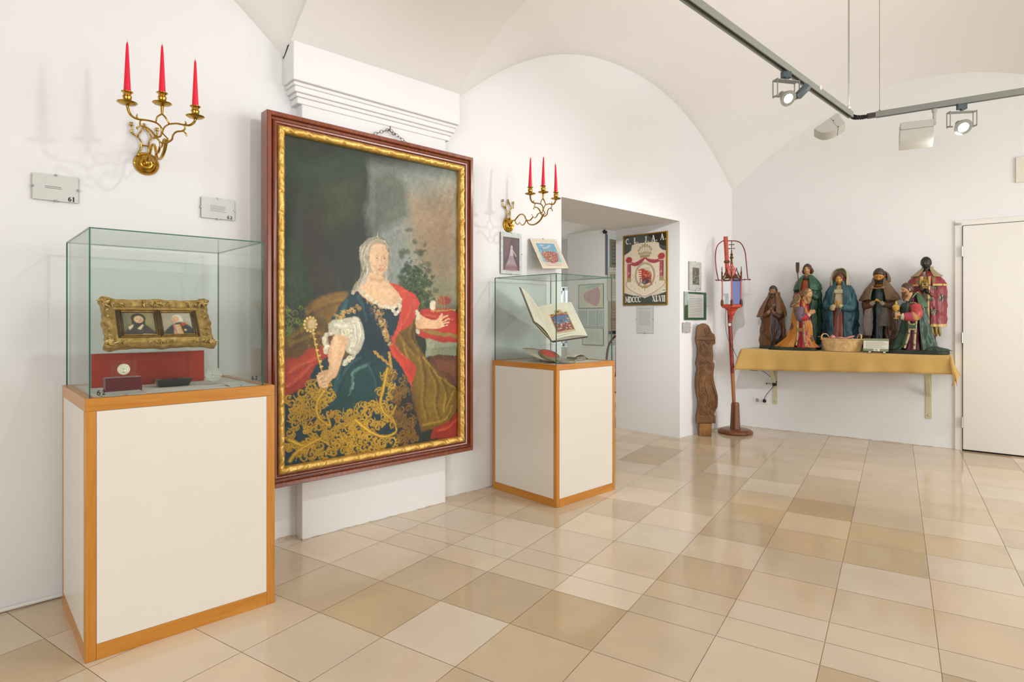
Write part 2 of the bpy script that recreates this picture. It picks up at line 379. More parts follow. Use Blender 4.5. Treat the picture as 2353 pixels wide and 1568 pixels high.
# serif letter shapes as strokes: advance, [(w0, w1, points)], y up
GLYPH = {
 '6': (0.55, [(1.3, 0.6, arc(0.42, 0.42, 0.37, 0.56, 170, 75)), (1.2, 1.2, arc(0.28, 0.29, 0.23, 0.27, 0, 360, 18))]),
 '1': (0.3, [(1.5, 1.5, [(0.15, 0), (0.15, 1)]), (0.5, 0.7, [(0.0, 0.82), (0.15, 0.97)]), (0.5, 0.5, [(-0.02, 0), (0.32, 0)])]),
 '2': (0.5, [(0.8, 1.4, arc(0.25, 0.73, 0.21, 0.25, 170, -20)), (1.3, 0.6, [(0.45, 0.66), (0.3, 0.35), (0.04, 0.05)]), (1.2, 1.2, [(0.04, 0.05), (0.5, 0.05)]), (0.6, 0.6, [(0.5, 0.05), (0.53, 0.2)])]),
 '3': (0.5, [(0.7, 1.2, arc(0.22, 0.76, 0.2, 0.22, 160, -90)), (1.0, 1.3, arc(0.22, 0.28, 0.25, 0.27, 90, -150))]),
 '7': (0.5, [(1.2, 1.2, [(0.04, 0.93), (0.5, 0.93)]), (0.8, 1.3, [(0.5, 0.93), (0.3, 0.5), (0.2, 0.0)]), (0.6, 0.6, [(0.04, 0.93), (0.02, 0.78)])]),
 '4': (0.5, [(0.6, 0.6, [(0.36, 1), (0.0, 0.3), (0.52, 0.3)]), (1.4, 1.4, [(0.37, 0), (0.37, 1)])]),
 'C': (0.62, [(0.8, 1.5, arc(0.36, 0.5, 0.32, 0.48, 50, 180)), (1.5, 0.8, arc(0.36, 0.5, 0.32, 0.48, 180, 310)), (0.7, 0.7, [(0.58, 0.95), (0.58, 0.72)])]),
 'L': (0.55, [(1.5, 1.5, [(0.16, 0), (0.16, 1)]), (0.7, 0.7, [(0, 1), (0.32, 1)]), (0.8, 0.8, [(0, 0.03), (0.5, 0.03)]), (0.8, 0.6, [(0.5, 0.03), (0.55, 0.28)])]),
 'J': (0.42, [(1.5, 1.5, [(0.28, 0.15), (0.28, 1)]), (0.7, 0.7, [(0.12, 1), (0.45, 1)]), (1.2, 0.7, [(0.28, 0.18), (0.22, 0.03), (0.1, 0.0), (0.0, 0.12)])]),
 'A': (0.72, [(0.7, 0.7, [(0.08, 0), (0.36, 1)]), (1.5, 1.5, [(0.36, 1), (0.64, 0)]), (0.6, 0.6, [(0.18, 0.34), (0.54, 0.34)]), (0.6, 0.6, [(-0.02, 0), (0.2, 0)]), (0.6, 0.6, [(0.5, 0), (0.78, 0)])]),
 'M': (0.8, [(0.8, 0.8, [(0.1, 0), (0.12, 1)]), (1.4, 0.9, [(0.12, 1), (0.4, 0.15)]), (0.7, 0.7, [(0.4, 0.15), (0.68, 1)]), (1.5, 1.5, [(0.68, 1), (0.7, 0)]), (0.6, 0.6, [(0, 0), (0.2, 0)]), (0.6, 0.6, [(0.56, 0), (0.84, 0)])]),
 'D': (0.62, [(1.5, 1.5, [(0.14, 0), (0.14, 1)]), (0.7, 1.5, [(0.0, 1)]+arc(0.2, 0.5, 0.4, 0.49, 90, 0)), (1.5, 0.7, arc(0.2, 0.5, 0.4, 0.49, 0, -90)+[(0.0, 0)])]),
 'X': (0.66, [(1.5, 1.5, [(0.1, 1), (0.56, 0)]), (0.6, 0.6, [(0.56, 1), (0.1, 0)]), (0.5, 0.5, [(0, 1), (0.24, 1)]), (0.5, 0.5, [(0.42, 0), (0.68, 0)])]),
 'V': (0.66, [(1.5, 1.5, [(0.1, 1), (0.34, 0)]), (0.6, 0.6, [(0.34, 0), (0.58, 1)]), (0.5, 0.5, [(0, 1), (0.24, 1)]), (0.5, 0.5, [(0.46, 1), (0.68, 1)])]),
 'I': (0.28, [(1.5, 1.5, [(0.14, 0), (0.14, 1)]), (0.6, 0.6, [(0, 1), (0.28, 1)]), (0.6, 0.6, [(0, 0), (0.28, 0)])]),
 '.': (0.1, [(1.5, 1.5, [(0.05, 0.05), (0.06, 0.05)])]),
}
def digits_mesh(txt, x, z, h, th, wd=0.15):
    """raised strokes in the local xz plane"""
    b = B()
    for ch in txt:
        adv, st = GLYPH[ch]
        for w0, w1, pts in st:
            P = [Vector((x+p[0]*h, 0, z+p[1]*h)) for p in pts]; k = len(P)
            L_, R_ = [], []
            for i in range(k):
                t = (P[min(i+1, k-1)]-P[max(i-1, 0)]).normalized(); nn = Vector((t.z, 0, -t.x))
                hw = h*wd*0.5*(w0+(w1-w0)*i/(k-1)); L_.append(P[i]+nn*hw); R_.append(P[i]-nn*hw)
            vs = []
            for l, r in zip(L_, R_): vs += [l, r, l-Vector((0, th, 0)), r-Vector((0, th, 0))]
            fs = [(0, 1, 3, 2), tuple(4*(k-1)+q for q in (0, 2, 3, 1))]
            for i in range(k-1):
                a = 4*i; c = 4*i+4; fs += [(a, c, c+1, a+1), (a+2, a+3, c+3, c+2), (a, a+2, c+2, c), (a+1, c+1, c+3, a+3)]
            b.add(vs, fs)
        x += (adv+0.35)*h
    return b

# ================================================================== the room
M_wall = mat('white_plaster', 'E5E5E5', 0.75, spec=0.25, var=0.012, vscale=1.3, bump=0.12, bscale=14)
M_ceil = mat('white_ceiling_plaster', 'E6E4E1', 0.85, spec=0.15, var=0.012, vscale=1.0, bump=0.10, bscale=10)
M_grout = mat('floor_grout', '9A8664', 0.8)
M_tile = mat('polished_limestone', 'D8C4A4', 0.11, spec=0.5, vcol=True, var=0.09, vscale=3.5, rvar=0.05)
M_trim = mat('door_paint', 'E2DED8', 0.4, spec=0.4)
BK = R(98.6); BD = Vector((-math.cos(BK), -math.sin(BK), 0)); BN = Vector((-math.sin(BK), math.cos(BK), 0))   # along the back wall, and out of it into the room
B0 = Vector((6.37, 0, 0))
def bw(t, off, z=0.0):
    p = B0+BD*t+BN*off; return Vector((p.x, p.y, z))
BROT = math.atan2(BD.y, BD.x)     # local +x runs along the back wall, local -y comes out into the room
MB = Matrix.Translation(B0) @ Matrix.Rotation(BROT, 4, 'Z')

# floor of square limestone tiles, laid askew to the walls
A_ = R(14.1); ua = Vector((math.cos(A_), math.sin(A_), 0)); ub = Vector((-math.sin(A_), math.cos(A_), 0))
al = [0.839, 1.183, 1.529, 1.702, 1.876]+[2.22+0.3435*i for i in range(30)]
al = [0.839-0.345*i for i in range(18, 0, -1)]+al
bl = [-1.478+0.3507*i for i in range(-22, 24)]
def tone(v):   # pale, mid, dark cream
    pal = [(228, 211, 190), (221, 202, 178), (213, 193, 166), (203, 182, 152), (192, 169, 137), (182, 158, 124)]
    v = max(0, min(len(pal)-1.001, v)); i = int(v); f = v-i
    return tuple(pal[i][k]*(1-f)+pal[i+1][k]*f for k in range(3))
TONE = {(2, -5): 1.5, (3, -5): 1.5, (4, -5): 1.8, (5, -5): 0.6, (6, -5): 3, (7, -5): 3, (8, -5): 2, (9, -5): 1.8, (10, -5): 2, (11, -5): 2.2, (12, -5): 2, (13, -5): 2.5, (14, -5): 2.5, (15, -5): 3, (16, -5): 2, (17, -5): 1.5, (18, -5): 2, (1, -4): 1.3, (2, -4): 1.5, (3, -4): 1.2, (4, -4): 2, (5, -4): 2.2, (6, -4): 2.5, (7, -4): 1.5, (8, -4): 3.8, (9, -4): 2.6, (10, -4): 2.8, (11, -4): 1, (12, -4): 2, (13, -4): 3, (14, -4): 2, (15, -4): 1, (16, -4): 1.5, (0, -3): 1.8, (1, -3): 2.2, (2, -3): 2.4, (3, -3): 2.4, (4, -3): 3.4, (5, -3): 1.6, (6, -3): 3.2, (7, -3): 3, (8, -3): 1.8, (9, -3): 0.2, (10, -3): 2, (11, -3): 2.2, (12, -3): 2.4, (13, -3): 2.5, (14, -3): 1.8, (15, -3): 1, (0, -2): 2.4, (1, -2): 3.6, (2, -2): 0, (3, -2): 0.1, (4, -2): 1.3, (5, -2): 0.8, (6, -2): 0.6, (7, -2): 2, (8, -2): 2.5, (9, -2): 2.5, (10, -2): 0.5, (11, -2): 2.5, (12, -2): 2, (13, -2): 2.2, (14, -2): 2, (-1, -1): 1.4, (0, -1): 0.4, (1, -1): 3.4, (2, -1): 1.8, (3, -1): 1.6, (4, -1): 1.5, (5, -1): 0.8, (6, -1): 2.4, (7, -1): 0.4, (8, -1): 1.5, (9, -1): 2.6, (10, -1): 2.5, (11, -1): 2, (-2, 0): 1.5, (-1, 0): 1.6, (0, 0): 3, (1, 0): 2.4, (2, 0): 0.8, (3, 0): 0.8, (4, 0): 1, (5, 0): 3, (6, 0): 3, (-2, 1): 1.2, (-1, 1): 1.5, (0, 1): 2.6, (1, 1): 1.3, (2, 1): 1.8, (3, 1): 1.8, (4, 1): 1.2, (5, 1): 2.6, (6, 1): 2.6, (-3, 2): 3.6, (-2, 2): 1.4, (-1, 2): 1.3, (0, 2): 2.4, (1, 2): 0.6, (2, 2): 0.7, (3, 2): 1.3, (4, 2): 1.3, (5, 2): 2.5, (1, 3): 0.8, (0, 3): 1.5, (-1, 3): 1.4, (-2, 3): 2.4, (3, -6): 2, (4, -6): 2, (5, -6): 1, (6, -6): 0.6, (7, -6): 1.8, (8, -6): 0.6, (9, -6): 2, (10, -6): 1.6, (11, -6): 1.4, (12, -6): 1.5, (13, -6): 1.8, (8, -7): 2, (9, -7): 1.5, (10, -7): 1.8, (11, -7): 0.8, (12, -7): 1.6}
fb = B(); rt = random.Random(11)
for i in range(len(al)-1):
    for j in range(len(bl)-1):
        c = ua*((al[i]+al[i+1])/2)+ub*((bl[j]+bl[j+1])/2)
        tv = rt.choice([0.2, 0.8, 1.2, 1.8, 2.2, 2.8, 3.4, 4.0])+rt.random()*0.5
        hue = rt.uniform(-3, 3)
        if not (-2.9 < c.x < 10.4 and -7.3 < c.y < 7.0): continue
        tv = TONE.get((i-18, j-22), tv)
        g = 0.0010
        ps = [ua*a+ub*b for a, b in ((al[i]+g, bl[j]+g), (al[i+1]-g, bl[j]+g), (al[i+1]-g, bl[j+1]-g), (al[i]+g, bl[j+1]-g))]
        col = lin((tone(tv)[0]+hue, tone(tv)[1], tone(tv)[2]-hue))
        fb.mi = 0; fb.add(ps, [(0, 1, 2, 3)], [col]*4)
fb.mi = 1; fb.add([(-3.1, -7.5, -0.0015), (10.6, -7.5, -0.0015), (10.6, 7.2, -0.0015), (-3.1, 7.2, -0.0015)], [(0, 1, 2, 3)])
fb.build('floor', [M_tile, M_grout], smooth=0, kind='structure')

XL = -2.6
# left wall with the deep passage
b = B()
b.box(XL-0.3, 3.533, 0, 0.785, -0.02, 4.4)
b.box(5.285, 7.2, 0, 0.785, -0.02, 4.4)
b.box(3.533, 5.285, 0, 0.785, 2.165, 4.4)
b.build('wall_left', M_wall, smooth=0, kind='structure')
# back wall with the door opening
b = B()
for q in ((-0.15, 2.035, -0.02, 4.4), (3.06, 8.2, -0.02, 4.4), (2.035, 3.06, 2.065, 4.4)):
    b.box(q[0], q[1], 0, 0.3, q[2], q[3], MB)
b.box(2.0, 3.1, 0.06, 0.3, -0.02, 2.1, MB)
b.build('wall_back', M_wall, smooth=0, kind='structure')
B().box(XL-0.3, XL, -7.3, 0, -0.02, 4.4).build('wall_rear', M_wall, smooth=0, kind='structure')
B().box(XL-0.3, 8.2, -7.3, -7.0, -0.02, 4.4).build('wall_right', M_wall, smooth=0, kind='structure')

# vaulted ceiling
def Aq(x): return 0.83*(1-abs(2*x-1)**2.2) if 0 <= x <= 1 else 0
def Bq(y):
    d = abs(((-y) % 3.5)/1.75-1); return 0.84*(1-d**1.9)
def ribz(y):
    d = abs(((-y) % 3.5)/1.75-1); return 2.60+0.61*(1-d**2.3)
def vault(x0, xf, n, name):
    b = B(); ny = 150; rows = []
    for j in range(ny+1):
        y = 0.03-7.06*j/ny; yc = min(0, y); x1 = xf(yc); row = []
        for i in range(n+1):
            q = i/n; a = Aq(q); c = Bq(yc if y < 0 else 0)
            row.append((x0+(x1-x0)*q, y, 2.595+a+c-0.45*a*c))
        rows.append(row)
    b.loft(rows, closed=False)
    return b
xb = lambda y: 6.37+0.03+0.1512*(-y)
b = vault(2.40, xb, 90, 'c')
b2 = vault(XL-0.02, lambda y: 1.305, 70, 'c'); b.add(b2.v, b2.f)
rows = []
for j in range(151):
    y = 0.02-7.04*j/150; z = ribz(min(0, y))-0.012
    rows.append([(1.300, y, z+0.5), (1.300, y, z), (2.405, y, z), (2.405, y, z+0.5)])
b.loft(rows, closed=False)
b.box(XL-0.3, 8.2, -7.3, 0.1, 4.4, 4.5)
b.build('ceiling', M_ceil, smooth=30, kind='structure')

# pilaster with a moulded capital under the arch
b = B()
b.box(1.372, 2.334, -0.075, 0.01, -0.02, 2.40)
b.box(1.30, 2.405, -0.135, 0.01, 2.455, 2.66)
for p, z0, z1 in ((0.116, 2.435, 2.455), (0.108, 2.405, 2.436), (0.094, 2.385, 2.406), (0.084, 2.352, 2.386)):
    e = p-0.075+0.02
    b.box(1.372-e, 2.334+e, -p, 0.01, z0, z1)
b.build('trim_1', M_wall, smooth=0, bevel=0.006, kind='structure')

# white cable conduit lying along the foot of the left wall
M_plastic = mat('white_plastic', 'E6E4DF', 0.4)
t = B().tube([(-0.3, -0.012, 0.012), (0.1, -0.014, 0.011), (0.33, -0.011, 0.012), (0.6, -0.012, 0.011)], 0.008, 8).build('cable_duct', M_plastic)
tag(t, 'thin white cable lying on the floor along the wall beside the left display plinth', 'cable')
# dirty plaster joint at the floor line
M_dirt = mat('old_plaster_joint', 'CFC4B2', 0.9, var=0.2, vscale=20, bump=0.4, bscale=40, col2='A99A82')
b = B(); rj = random.Random(5)
def joint(b, p, q, h=0.012, d=0.01):
    n = max(2, int((q-p).length/0.04)); tv = (q-p)/n; nn = Vector((tv.y, -tv.x, 0)).normalized()
    rings = []
    for i in range(n+1):
        c = p+tv*i; a = h*rj.uniform(0.3, 1.0); e = d*rj.uniform(0.4, 1.3)
        rings.append([c-nn*0.004, c+nn*e, c+nn*e*0.4+Vector((0, 0, a*0.6)), c-nn*0.004+Vector((0, 0, a))])
    b.loft(rings, closed=True)
joint(b, Vector((2.34, 0, 0)), Vector((3.53, 0, 0))); joint(b, Vector((1.37, -0.075, 0)), Vector((2.33, -0.075, 0)), 0.010)
joint(b, Vector((0.95, 0, 0)), Vector((1.37, 0, 0)), 0.02, 0.02); joint(b, Vector((5.29, 0, 0)), Vector((6.36, 0, 0)), 0.008)
joint(b, bw(0.0, 0), bw(2.03, 0), 0.012, 0.009)
b.build('trim_2', M_dirt, smooth=60, kind='structure')

# door in the back wall, hinges on the left
dr = bpy.data.objects.new('door_1', None); sc.collection.objects.link(dr); dr['kind'] = 'structure'; dr.matrix_world = MB.copy()
b = B(); b.box(2.008, 2.062, -0.016, 0.05, 0, 2.068); b.box(2.008, 3.09, -0.016, 0.05, 2.036, 2.084); b.box(3.03, 3.09, -0.016, 0.05, 0, 2.068)
b.build('door_frame', M_trim, dr, bevel=0.003)
lf = B().box(2.068, 3.026, -0.030, 0.012, 0.014, 2.030).build('door_leaf', mat('door_leaf_paint', 'DFDCD6', 0.3, spec=0.5), dr, bevel=0.002)
M_metal = mat('brushed_metal', 'C9C8C3', 0.3, metal=1.0)
for z in (1.80, 1.02, 0.255):
    B().lathe([(0.0075, -0.045), (0.0075, 0.045)], 12, (2.062, -0.036, z)).lathe([(0.006, 0.047), (0.003, 0.054)], 12, (2.062, -0.036, z)).build('hinge', M_metal, dr)
B().box(2.064, 3.03, 0.0, 0.02, 0.0005, 0.016).build('door_gap_shade', mat('dark_gap', '171310', 0.9), dr)  # black strip standing in for the shade under the door leaf
b = B(); b.lathe([(0.011, 0), (0.011, 0.05)], 12, M=T(2.96, -0.03, 1.02) @ RX(90)); b.tube([(2.96, -0.075, 1.02), (2.84, -0.078, 1.02)], 0.009, 10); b.box(2.94, 2.98, -0.034, -0.03, 0.93, 1.09)
b.build('door_handle', M_metal, dr)

# the next room, seen through the passage
M_wall2 = mat('grey_white_plaster', 'D9D9D4', 0.8, spec=0.2, bump=0.08, bscale=12)
b = B()
b.box(8.36, 10.3, 3.35, 4.22, -0.02, 2.9)      # pier between two windows
b.box(10.0, 10.3, 0.785, 3.35, -0.02, 2.9); b.box(3.0, 3.3, 0.785, 6.8, -0.02, 2.9); b.box(3.0, 10.3, 6.8, 7.0, -0.02, 2.9)
b.box(8.9, 10.3, 4.22, 6.8, -0.02, 0.62); b.box(8.9, 10.3, 4.22, 6.8, 1.82, 2.9); b.box(8.9, 10.3, 5.9, 6.8, 0.6, 1.9)
b.build('wall_far', M_wall2, smooth=0, kind='structure')
B().box(2.9, 10.4, 0.785, 7.0, 2.76, 2.95).build('ceiling_far', M_ceil, smooth=0, kind='structure')
wn = bpy.data.objects.new('window_1', None); sc.collection.objects.link(wn); wn['kind'] = 'structure'
b = B()
for y0, y1, z0, z1 in ((4.22, 5.9, 0.62, 0.68), (4.22, 5.9, 1.76, 1.82), (4.22, 4.27, 0.62, 1.82), (5.0, 5.06, 0.62, 1.82), (5.85, 5.9, 0.62, 1.82), (4.22, 5.9, 1.22, 1.25)):
    b.box(9.15, 9.19, y0, y1, z0, z1)
b.build('window_frame', mat('window_white', 'E8EAEA', 0.4), wn)
B().box(9.165, 9.170, 4.25, 5.87, 0.66, 1.78).build('window_pane', mat('window_glass', 'DDEBF2', 0.02, trans=1.0, ior=1.45), wn)

# ================================================================== display plinths and their glass covers
M_hwoodZ = wood('honey_beech_upright', 'B4701C', 'C98A34', axis='Z')
M_hwoodX = wood('honey_beech_rail', 'B4701C', 'C98A34', axis='X')
M_hwoodY = wood('honey_beech_side_rail', 'B4701C', 'C98A34', axis='Y')
M_lam = mat('white_laminate', 'DFDAD0', 0.32, spec=0.4, var=0.01, vscale=3)
M_felt = mat('pale_grey_lining', 'CFCBC2', 0.9)
def glassmat(name, tint, edge=False):
    m = bpy.data.materials.new(name); m.use_nodes = True; nt = m.node_tree; N = nt.nodes; L = nt.links
    for n in list(N): N.remove(n)
    out = N.new('ShaderNodeOutputMaterial')
    if edge:
        p = N.new('ShaderNodeBsdfPrincipled'); p.inputs['Base Color'].default_value = (*lin(tint), 1); p.inputs['Roughness'].default_value = 0.08
        p.inputs['Transmission Weight'].default_value = 0.35; L.new(p.outputs[0], out.inputs[0]); return m
    tr = N.new('ShaderNodeBsdfTransparent'); tr.inputs[0].default_value = (*tint, 1)
    gl = N.new('ShaderNodeBsdfGlossy'); gl.inputs['Roughness'].default_value = 0.015
    fr = N.new('ShaderNodeFresnel'); fr.inputs['IOR'].default_value = 1.5
    ge = N.new('ShaderNodeNewGeometry'); mr = N.new('ShaderNodeMapRange'); mr.inputs['To Min'].default_value = 1.5; mr.inputs['To Max'].default_value = 1/1.5
    L.new(ge.outputs['Backfacing'], mr.inputs['Value']); L.new(mr.outputs[0], fr.inputs['IOR'])     # a thin pane: the same reflectance from either side
    mu = N.new('ShaderNodeMath'); mu.operation = 'MULTIPLY'; mu.inputs[1].default_value = 0.62
    mx = N.new('ShaderNodeMixShader')
    L.new(fr.outputs[0], mu.inputs[0]); L.new(mu.outputs[0], mx.inputs[0]); L.new(tr.outputs[0], mx.inputs[1]); L.new(gl.outputs[0], mx.inputs[2]); L.new(mx.outputs[0], out.inputs[0])
    return m
M_glass = glassmat('pale_green_glass', (0.955, 0.975, 0.963))
M_gedge = glassmat('green_glass_edge', '2F6F60', True)
M_ink = mat('black_ink', '17171A', 0.6)
M_acryl = glassmat('clear_acrylic', (0.975, 0.98, 0.98))

def plinth(name, label, loc, w, d, h, post=0.033, rail=0.045, foot=0.055):
    t = thing(name, label, 'display plinth', loc)
    e = 0.0025
    B().box(e, w-e, e+0.002, d-e, 0.012, h-0.02).build('core', M_felt, t)
    for nm, q in (('front_panel', (post, w-post, 0.0015, 0.02, foot, h-rail)), ('back_panel', (post, w-post, d-0.02, d-0.0015, foot, h-rail)),
                  ('side_panel', (0.0015, 0.02, post, d-post, foot, h-rail)), ('side_panel', (w-0.02, w-0.0015, post, d-post, foot, h-rail))):
        g = 0.0012; x0, x1, y0, y1, z0, z1 = q
        if 'side' in nm: y0 += g; y1 -= g
        else: x0 += g; x1 -= g
        B().box(x0, x1, y0, y1, z0+g, z1-g).build(nm, M_lam, t)
    for x in (0, w-post):
        for y in (0, d-post): B().box(x, x+post, y, y+post, 0, h-rail*0.98).build('corner_post', M_hwoodZ, t, bevel=0.0025)
    for y in (0, d-post):
        B().box(post, w-post, y, y+post, 0.0, foot).build('foot_rail', M_hwoodX, t, bevel=0.001)
        B().prism([(0, 0), (w, 0), (w-post, post), (post, post)] if y == 0 else [(0, d), (post, d-post), (w-post, d-post), (w, d)], h-rail, h).build('top_rail', M_hwoodX, t, bevel=0.002)
    for x in (0, w-post):
        B().box(x, x+post, post, d-post, 0, foot).build('foot_rail', M_hwoodY, t, bevel=0.001)
        B().prism([(0, 0), (post, post), (post, d-post), (0, d)] if x == 0 else [(w, 0), (w, d), (w-post, d-post), (w-post, post)], h-rail, h).build('top_rail', M_hwoodY, t, bevel=0.002)
    B().box(post, w-post, post, d-post, h-0.022, h-0.004).build('top_board', M_felt, t)
    return t
def glasscover(label, loc, w, d, h, digits=()):
    t = thing('glass_cover', label, 'glass cover', loc); g = 0.006; e = 0.0008
    def pane(nm, x0, x1, y0, y1, z0, z1):
        p = B().box(x0, x1, y0, y1, z0, z1).build(nm, M_glass, t, smooth=0); return p
    pane('front_pane', g, w-g, 0, g, 0, h-g); pane('back_pane', g, w-g, d-g, d, 0, h-g)
    pane('side_pane', 0, g, 0, d, 0, h-g); pane('side_pane', w-g, w, 0, d, 0, h-g); pane('top_pane', 0, w, 0, d, h-g, h)
    q = 0.0024
    for x in (0, w):
        for y in (0, d): B().box(x-q, x+q, y-q, y+q, 0, h-q).build('glass_edge', M_gedge, t)
    for y in (0, d): B().box(-q, w+q, y-q, y+q, h-q*1.3, h+q*0.5).build('glass_edge', M_gedge, t)
    for x in (0, w): B().box(x-q, x+q, q, d-q, h-q*1.3, h+q*0.5).build('glass_edge', M_gedge, t)
    for txt, x, z, hh in digits:
        digits_mesh(txt, x, z, hh, 0.0006, 0.17).build('number_sticker', M_ink, t, smooth=0, label='black stuck-on number '+txt).location = (0, -0.0006, 0)
    return t
plinth('display_plinth', 'large white display plinth with honey-coloured wood edges at the left, left of the big portrait', (0.332, -0.680, 0), 0.657, 0.600, 0.918)
plinth('display_plinth', 'smaller white wood-edged display plinth between the big portrait and the passage', (2.776, -0.645, 0), 0.602, 0.615, 0.903, post=0.028, rail=0.036, foot=0.05)
glasscover('green-edged glass box on the large left plinth, over the gilt double portrait', (0.348, -0.660, 0.915), 0.598, 0.575, 0.603,
           (('62', 0.022, 0.012, 0.0165), ('62', 0.553, 0.028, 0.0155)))
glasscover('green-edged glass box on the smaller plinth, over the open armorial book', (2.791, -0.628, 0.900), 0.572, 0.585, 0.583)

# ------------------------------------------------------------------ inside the left case (local x along the wall, floor of the case at z = 0)
CZ = 0.9145
def paint_lady(c, w, h):
    c.poly([(0, 0), (w*0.3, 0), (w*0.3, h), (0, h)], '5C5A48', soft=0.01, al=0.6)
    c.blob(w*0.62, h*0.28, w*0.4, h*0.4, '9C9064', 0.7, hard=0.1)
    c.poly([(w*0.05, h), (w*0.12, h*0.72), (w*0.34, h*0.58), (w*0.7, h*0.56), (w*0.92, h*0.8), (w, h)], '3A3732', soft=0.003, smooth=4)
    c.blob(w*0.49, h*0.24, w*0.24, h*0.22, '35312C', hard=0.8)
    c.poly([(w*0.27, h*0.25), (w*0.26, h*0.7), (w*0.7, h*0.7), (w*0.7, h*0.25)], '35312C', soft=0.003)
    c.blob(w*0.50, h*0.30, w*0.155, h*0.165, 'D6AE86', hard=0.8)
    c.blob(w*0.57, h*0.36, w*0.07, h*0.05, 'CE9070', 0.7, hard=0.2)
    for q in (0.45, 0.57): c.blob(w*q, h*0.285, w*0.022, h*0.012, '3A2A20')
    c.stroke([(w*0.52, h*0.29), (w*0.535, h*0.345)], 'B08060', w*0.012); c.stroke([(w*0.48, h*0.385), (w*0.56, h*0.385)], '9C4C3C', w*0.014)
    c.poly([(w*0.14, h*0.64), (w*0.32, h*0.52), (w*0.28, h*0.66), (w*0.17, h*0.78)], 'D8C4A0', soft=0.002)
    c.poly([(w*0.42, h*0.72), (w*0.6, h*0.52), (w*0.64, h*0.56), (w*0.52, h*0.78)], 'D8C4A0', soft=0.002)
    c.scroll(w*0.5, h*0.8, w*0.1, 0, 1.2, '6C6458', w*0.012); c.stroke([(w*0.6, h*0.97), (w*0.9, h*0.99)], 'C09A70', w*0.05)
    c.noise(0.08, 0.006)
def paint_officer(c, w, h):
    c.poly([(w*0.5, 0), (w, 0), (w, h*0.5)], 'B9B6A2', soft=0.01, al=0.8)
    c.poly([(w*0.02, h), (w*0.2, h*0.66), (w*0.42, h*0.5), (w*0.72, h*0.48), (w*0.98, h*0.7), (w, h)], '2C3330', soft=0.003, smooth=3)
    c.blob(w*0.52, h*0.24, w*0.17, h*0.16, 'D9D2C0', hard=0.8)
    c.blob(w*0.47, h*0.31, w*0.135, h*0.165, 'D9AE88', hard=0.8)
    c.blob(w*0.42, h*0.37, w*0.06, h*0.05, 'C98468', 0.6, hard=0.2)
    c.poly([(w*0.34, h*0.29), (w*0.29, h*0.355), (w*0.35, h*0.36)], 'D3A27C', soft=0.001)
    c.blob(w*0.40, h*0.28, w*0.02, h*0.012, '3A2A20'); c.stroke([(w*0.36, h*0.405), (w*0.42, h*0.405)], '9C4C3C', w*0.014)
    for k in range(3): c.stroke([(w*0.60, h*(0.28+0.05*k)), (w*0.70, h*(0.28+0.05*k))], 'EAE4D6', w*0.03)
    c.poly([(w*0.44, h*0.46), (w*0.66, h*0.44), (w*0.62, h*0.52), (w*0.46, h*0.54)], '26282A', soft=0.002)
    c.poly([(w*0.60, h*0.50), (w*0.78, h*0.44), (w*0.80, h*0.56), (w*0.66, h*0.62)], 'B8402C', soft=0.002)
    c.poly([(w*0.38, h*0.55), (w*0.58, h*0.53), (w*0.66, h*0.98), (w*0.34, h*0.98)], 'C4A27C', soft=0.003)
    c.stroke([(w*0.36, h*0.58), (w*0.44, h*0.98)], 'C86A5A', w*0.05); c.stroke([(w*0.56, h*0.56), (w*0.64, h*0.98)], 'D09A30', w*0.045)
    for k in range(5): c.blob(w*0.48, h*(0.58+0.08*k), w*0.012, h*0.012, 'E8D8A0')
    c.blob(w*0.74, h*0.80, w*0.05, h*0.05, 'C9A86A', hard=0.6); c.noise(0.08, 0.006)
M_pic = mat('framed_print_surface', 'FFFFFF', 0.35, vcol=True, coat=0.3)
M_gilt = mat('old_gilt_plaster', 'C4A058', 0.38, metal=0.45, var=0.3, vscale=45, col2='8E6C34', bump=0.5, bscale=45)
M_gilt2 = mat('bright_gilt_rim', 'C79C4A', 0.33, metal=0.7, var=0.2, vscale=40, col2='8C6828')
pf = thing('double_portrait', 'ornate gilt rococo frame with two small portraits, propped inside the left glass case', 'framed picture', (0.617, -0.36, CZ+0.133))
def frame_piece(FW, FH, Wd, bulge):
    """swept frame with a wavy outer edge and shell corners"""
    b = B(); rings = []; n = 160
    for k in range(n):
        s = k/n*4; side = int(s); t = s-side
        c = {0: (-FW/2+FW*t, FH/2), 1: (FW/2, FH/2-FH*t), 2: (FW/2-FW*t, -FH/2), 3: (-FW/2, -FH/2+FH*t)}[side]
        nrm = {0: (0, 1), 1: (1, 0), 2: (0, -1), 3: (-1, 0)}[side]
        cor = min(t, 1-t); ed = math.exp(-(cor/0.10)**2); mid = math.exp(-((t-0.5)/0.09)**2)
        o = bulge*(1.0*ed+0.55*mid+0.13*math.sin(40*t))+0.0
        ox, oz = c[0]+nrm[0]*o+ed*0.002, c[1]+nrm[1]*o
        ix = max(-FW/2+Wd, min(FW/2-Wd, c[0])) if side in (0, 2) else (FW/2-Wd)*(1 if side == 1 else -1)
        iz = (FH/2-Wd)*(1 if side == 0 else -1) if side in (0, 2) else max(-FH/2+Wd, min(FH/2-Wd, c[1]))
        O = Vector((ox, 0, oz)); I = Vector((ix, 0, iz)); ring = []
        for q, dp in ((0, 0), (0.0, -0.018-0.006*ed), (0.12, -0.026-0.006*ed), (0.3, -0.019), (0.5, -0.012), (0.72, -0.012), (0.85, -0.017), (0.95, -0.015), (1, -0.008), (1, 0)):
            p = O.lerp(I, q); ring.append((p.x, dp, p.z))
        rings.append(ring)
    rings.append(rings[0]); b.loft(rings, closed=True, caps=False)
    return b
TL = RX(-33)        # leans back
fr = frame_piece(0.395, 0.230, 0.048, 0.010)
rr = random.Random(4)
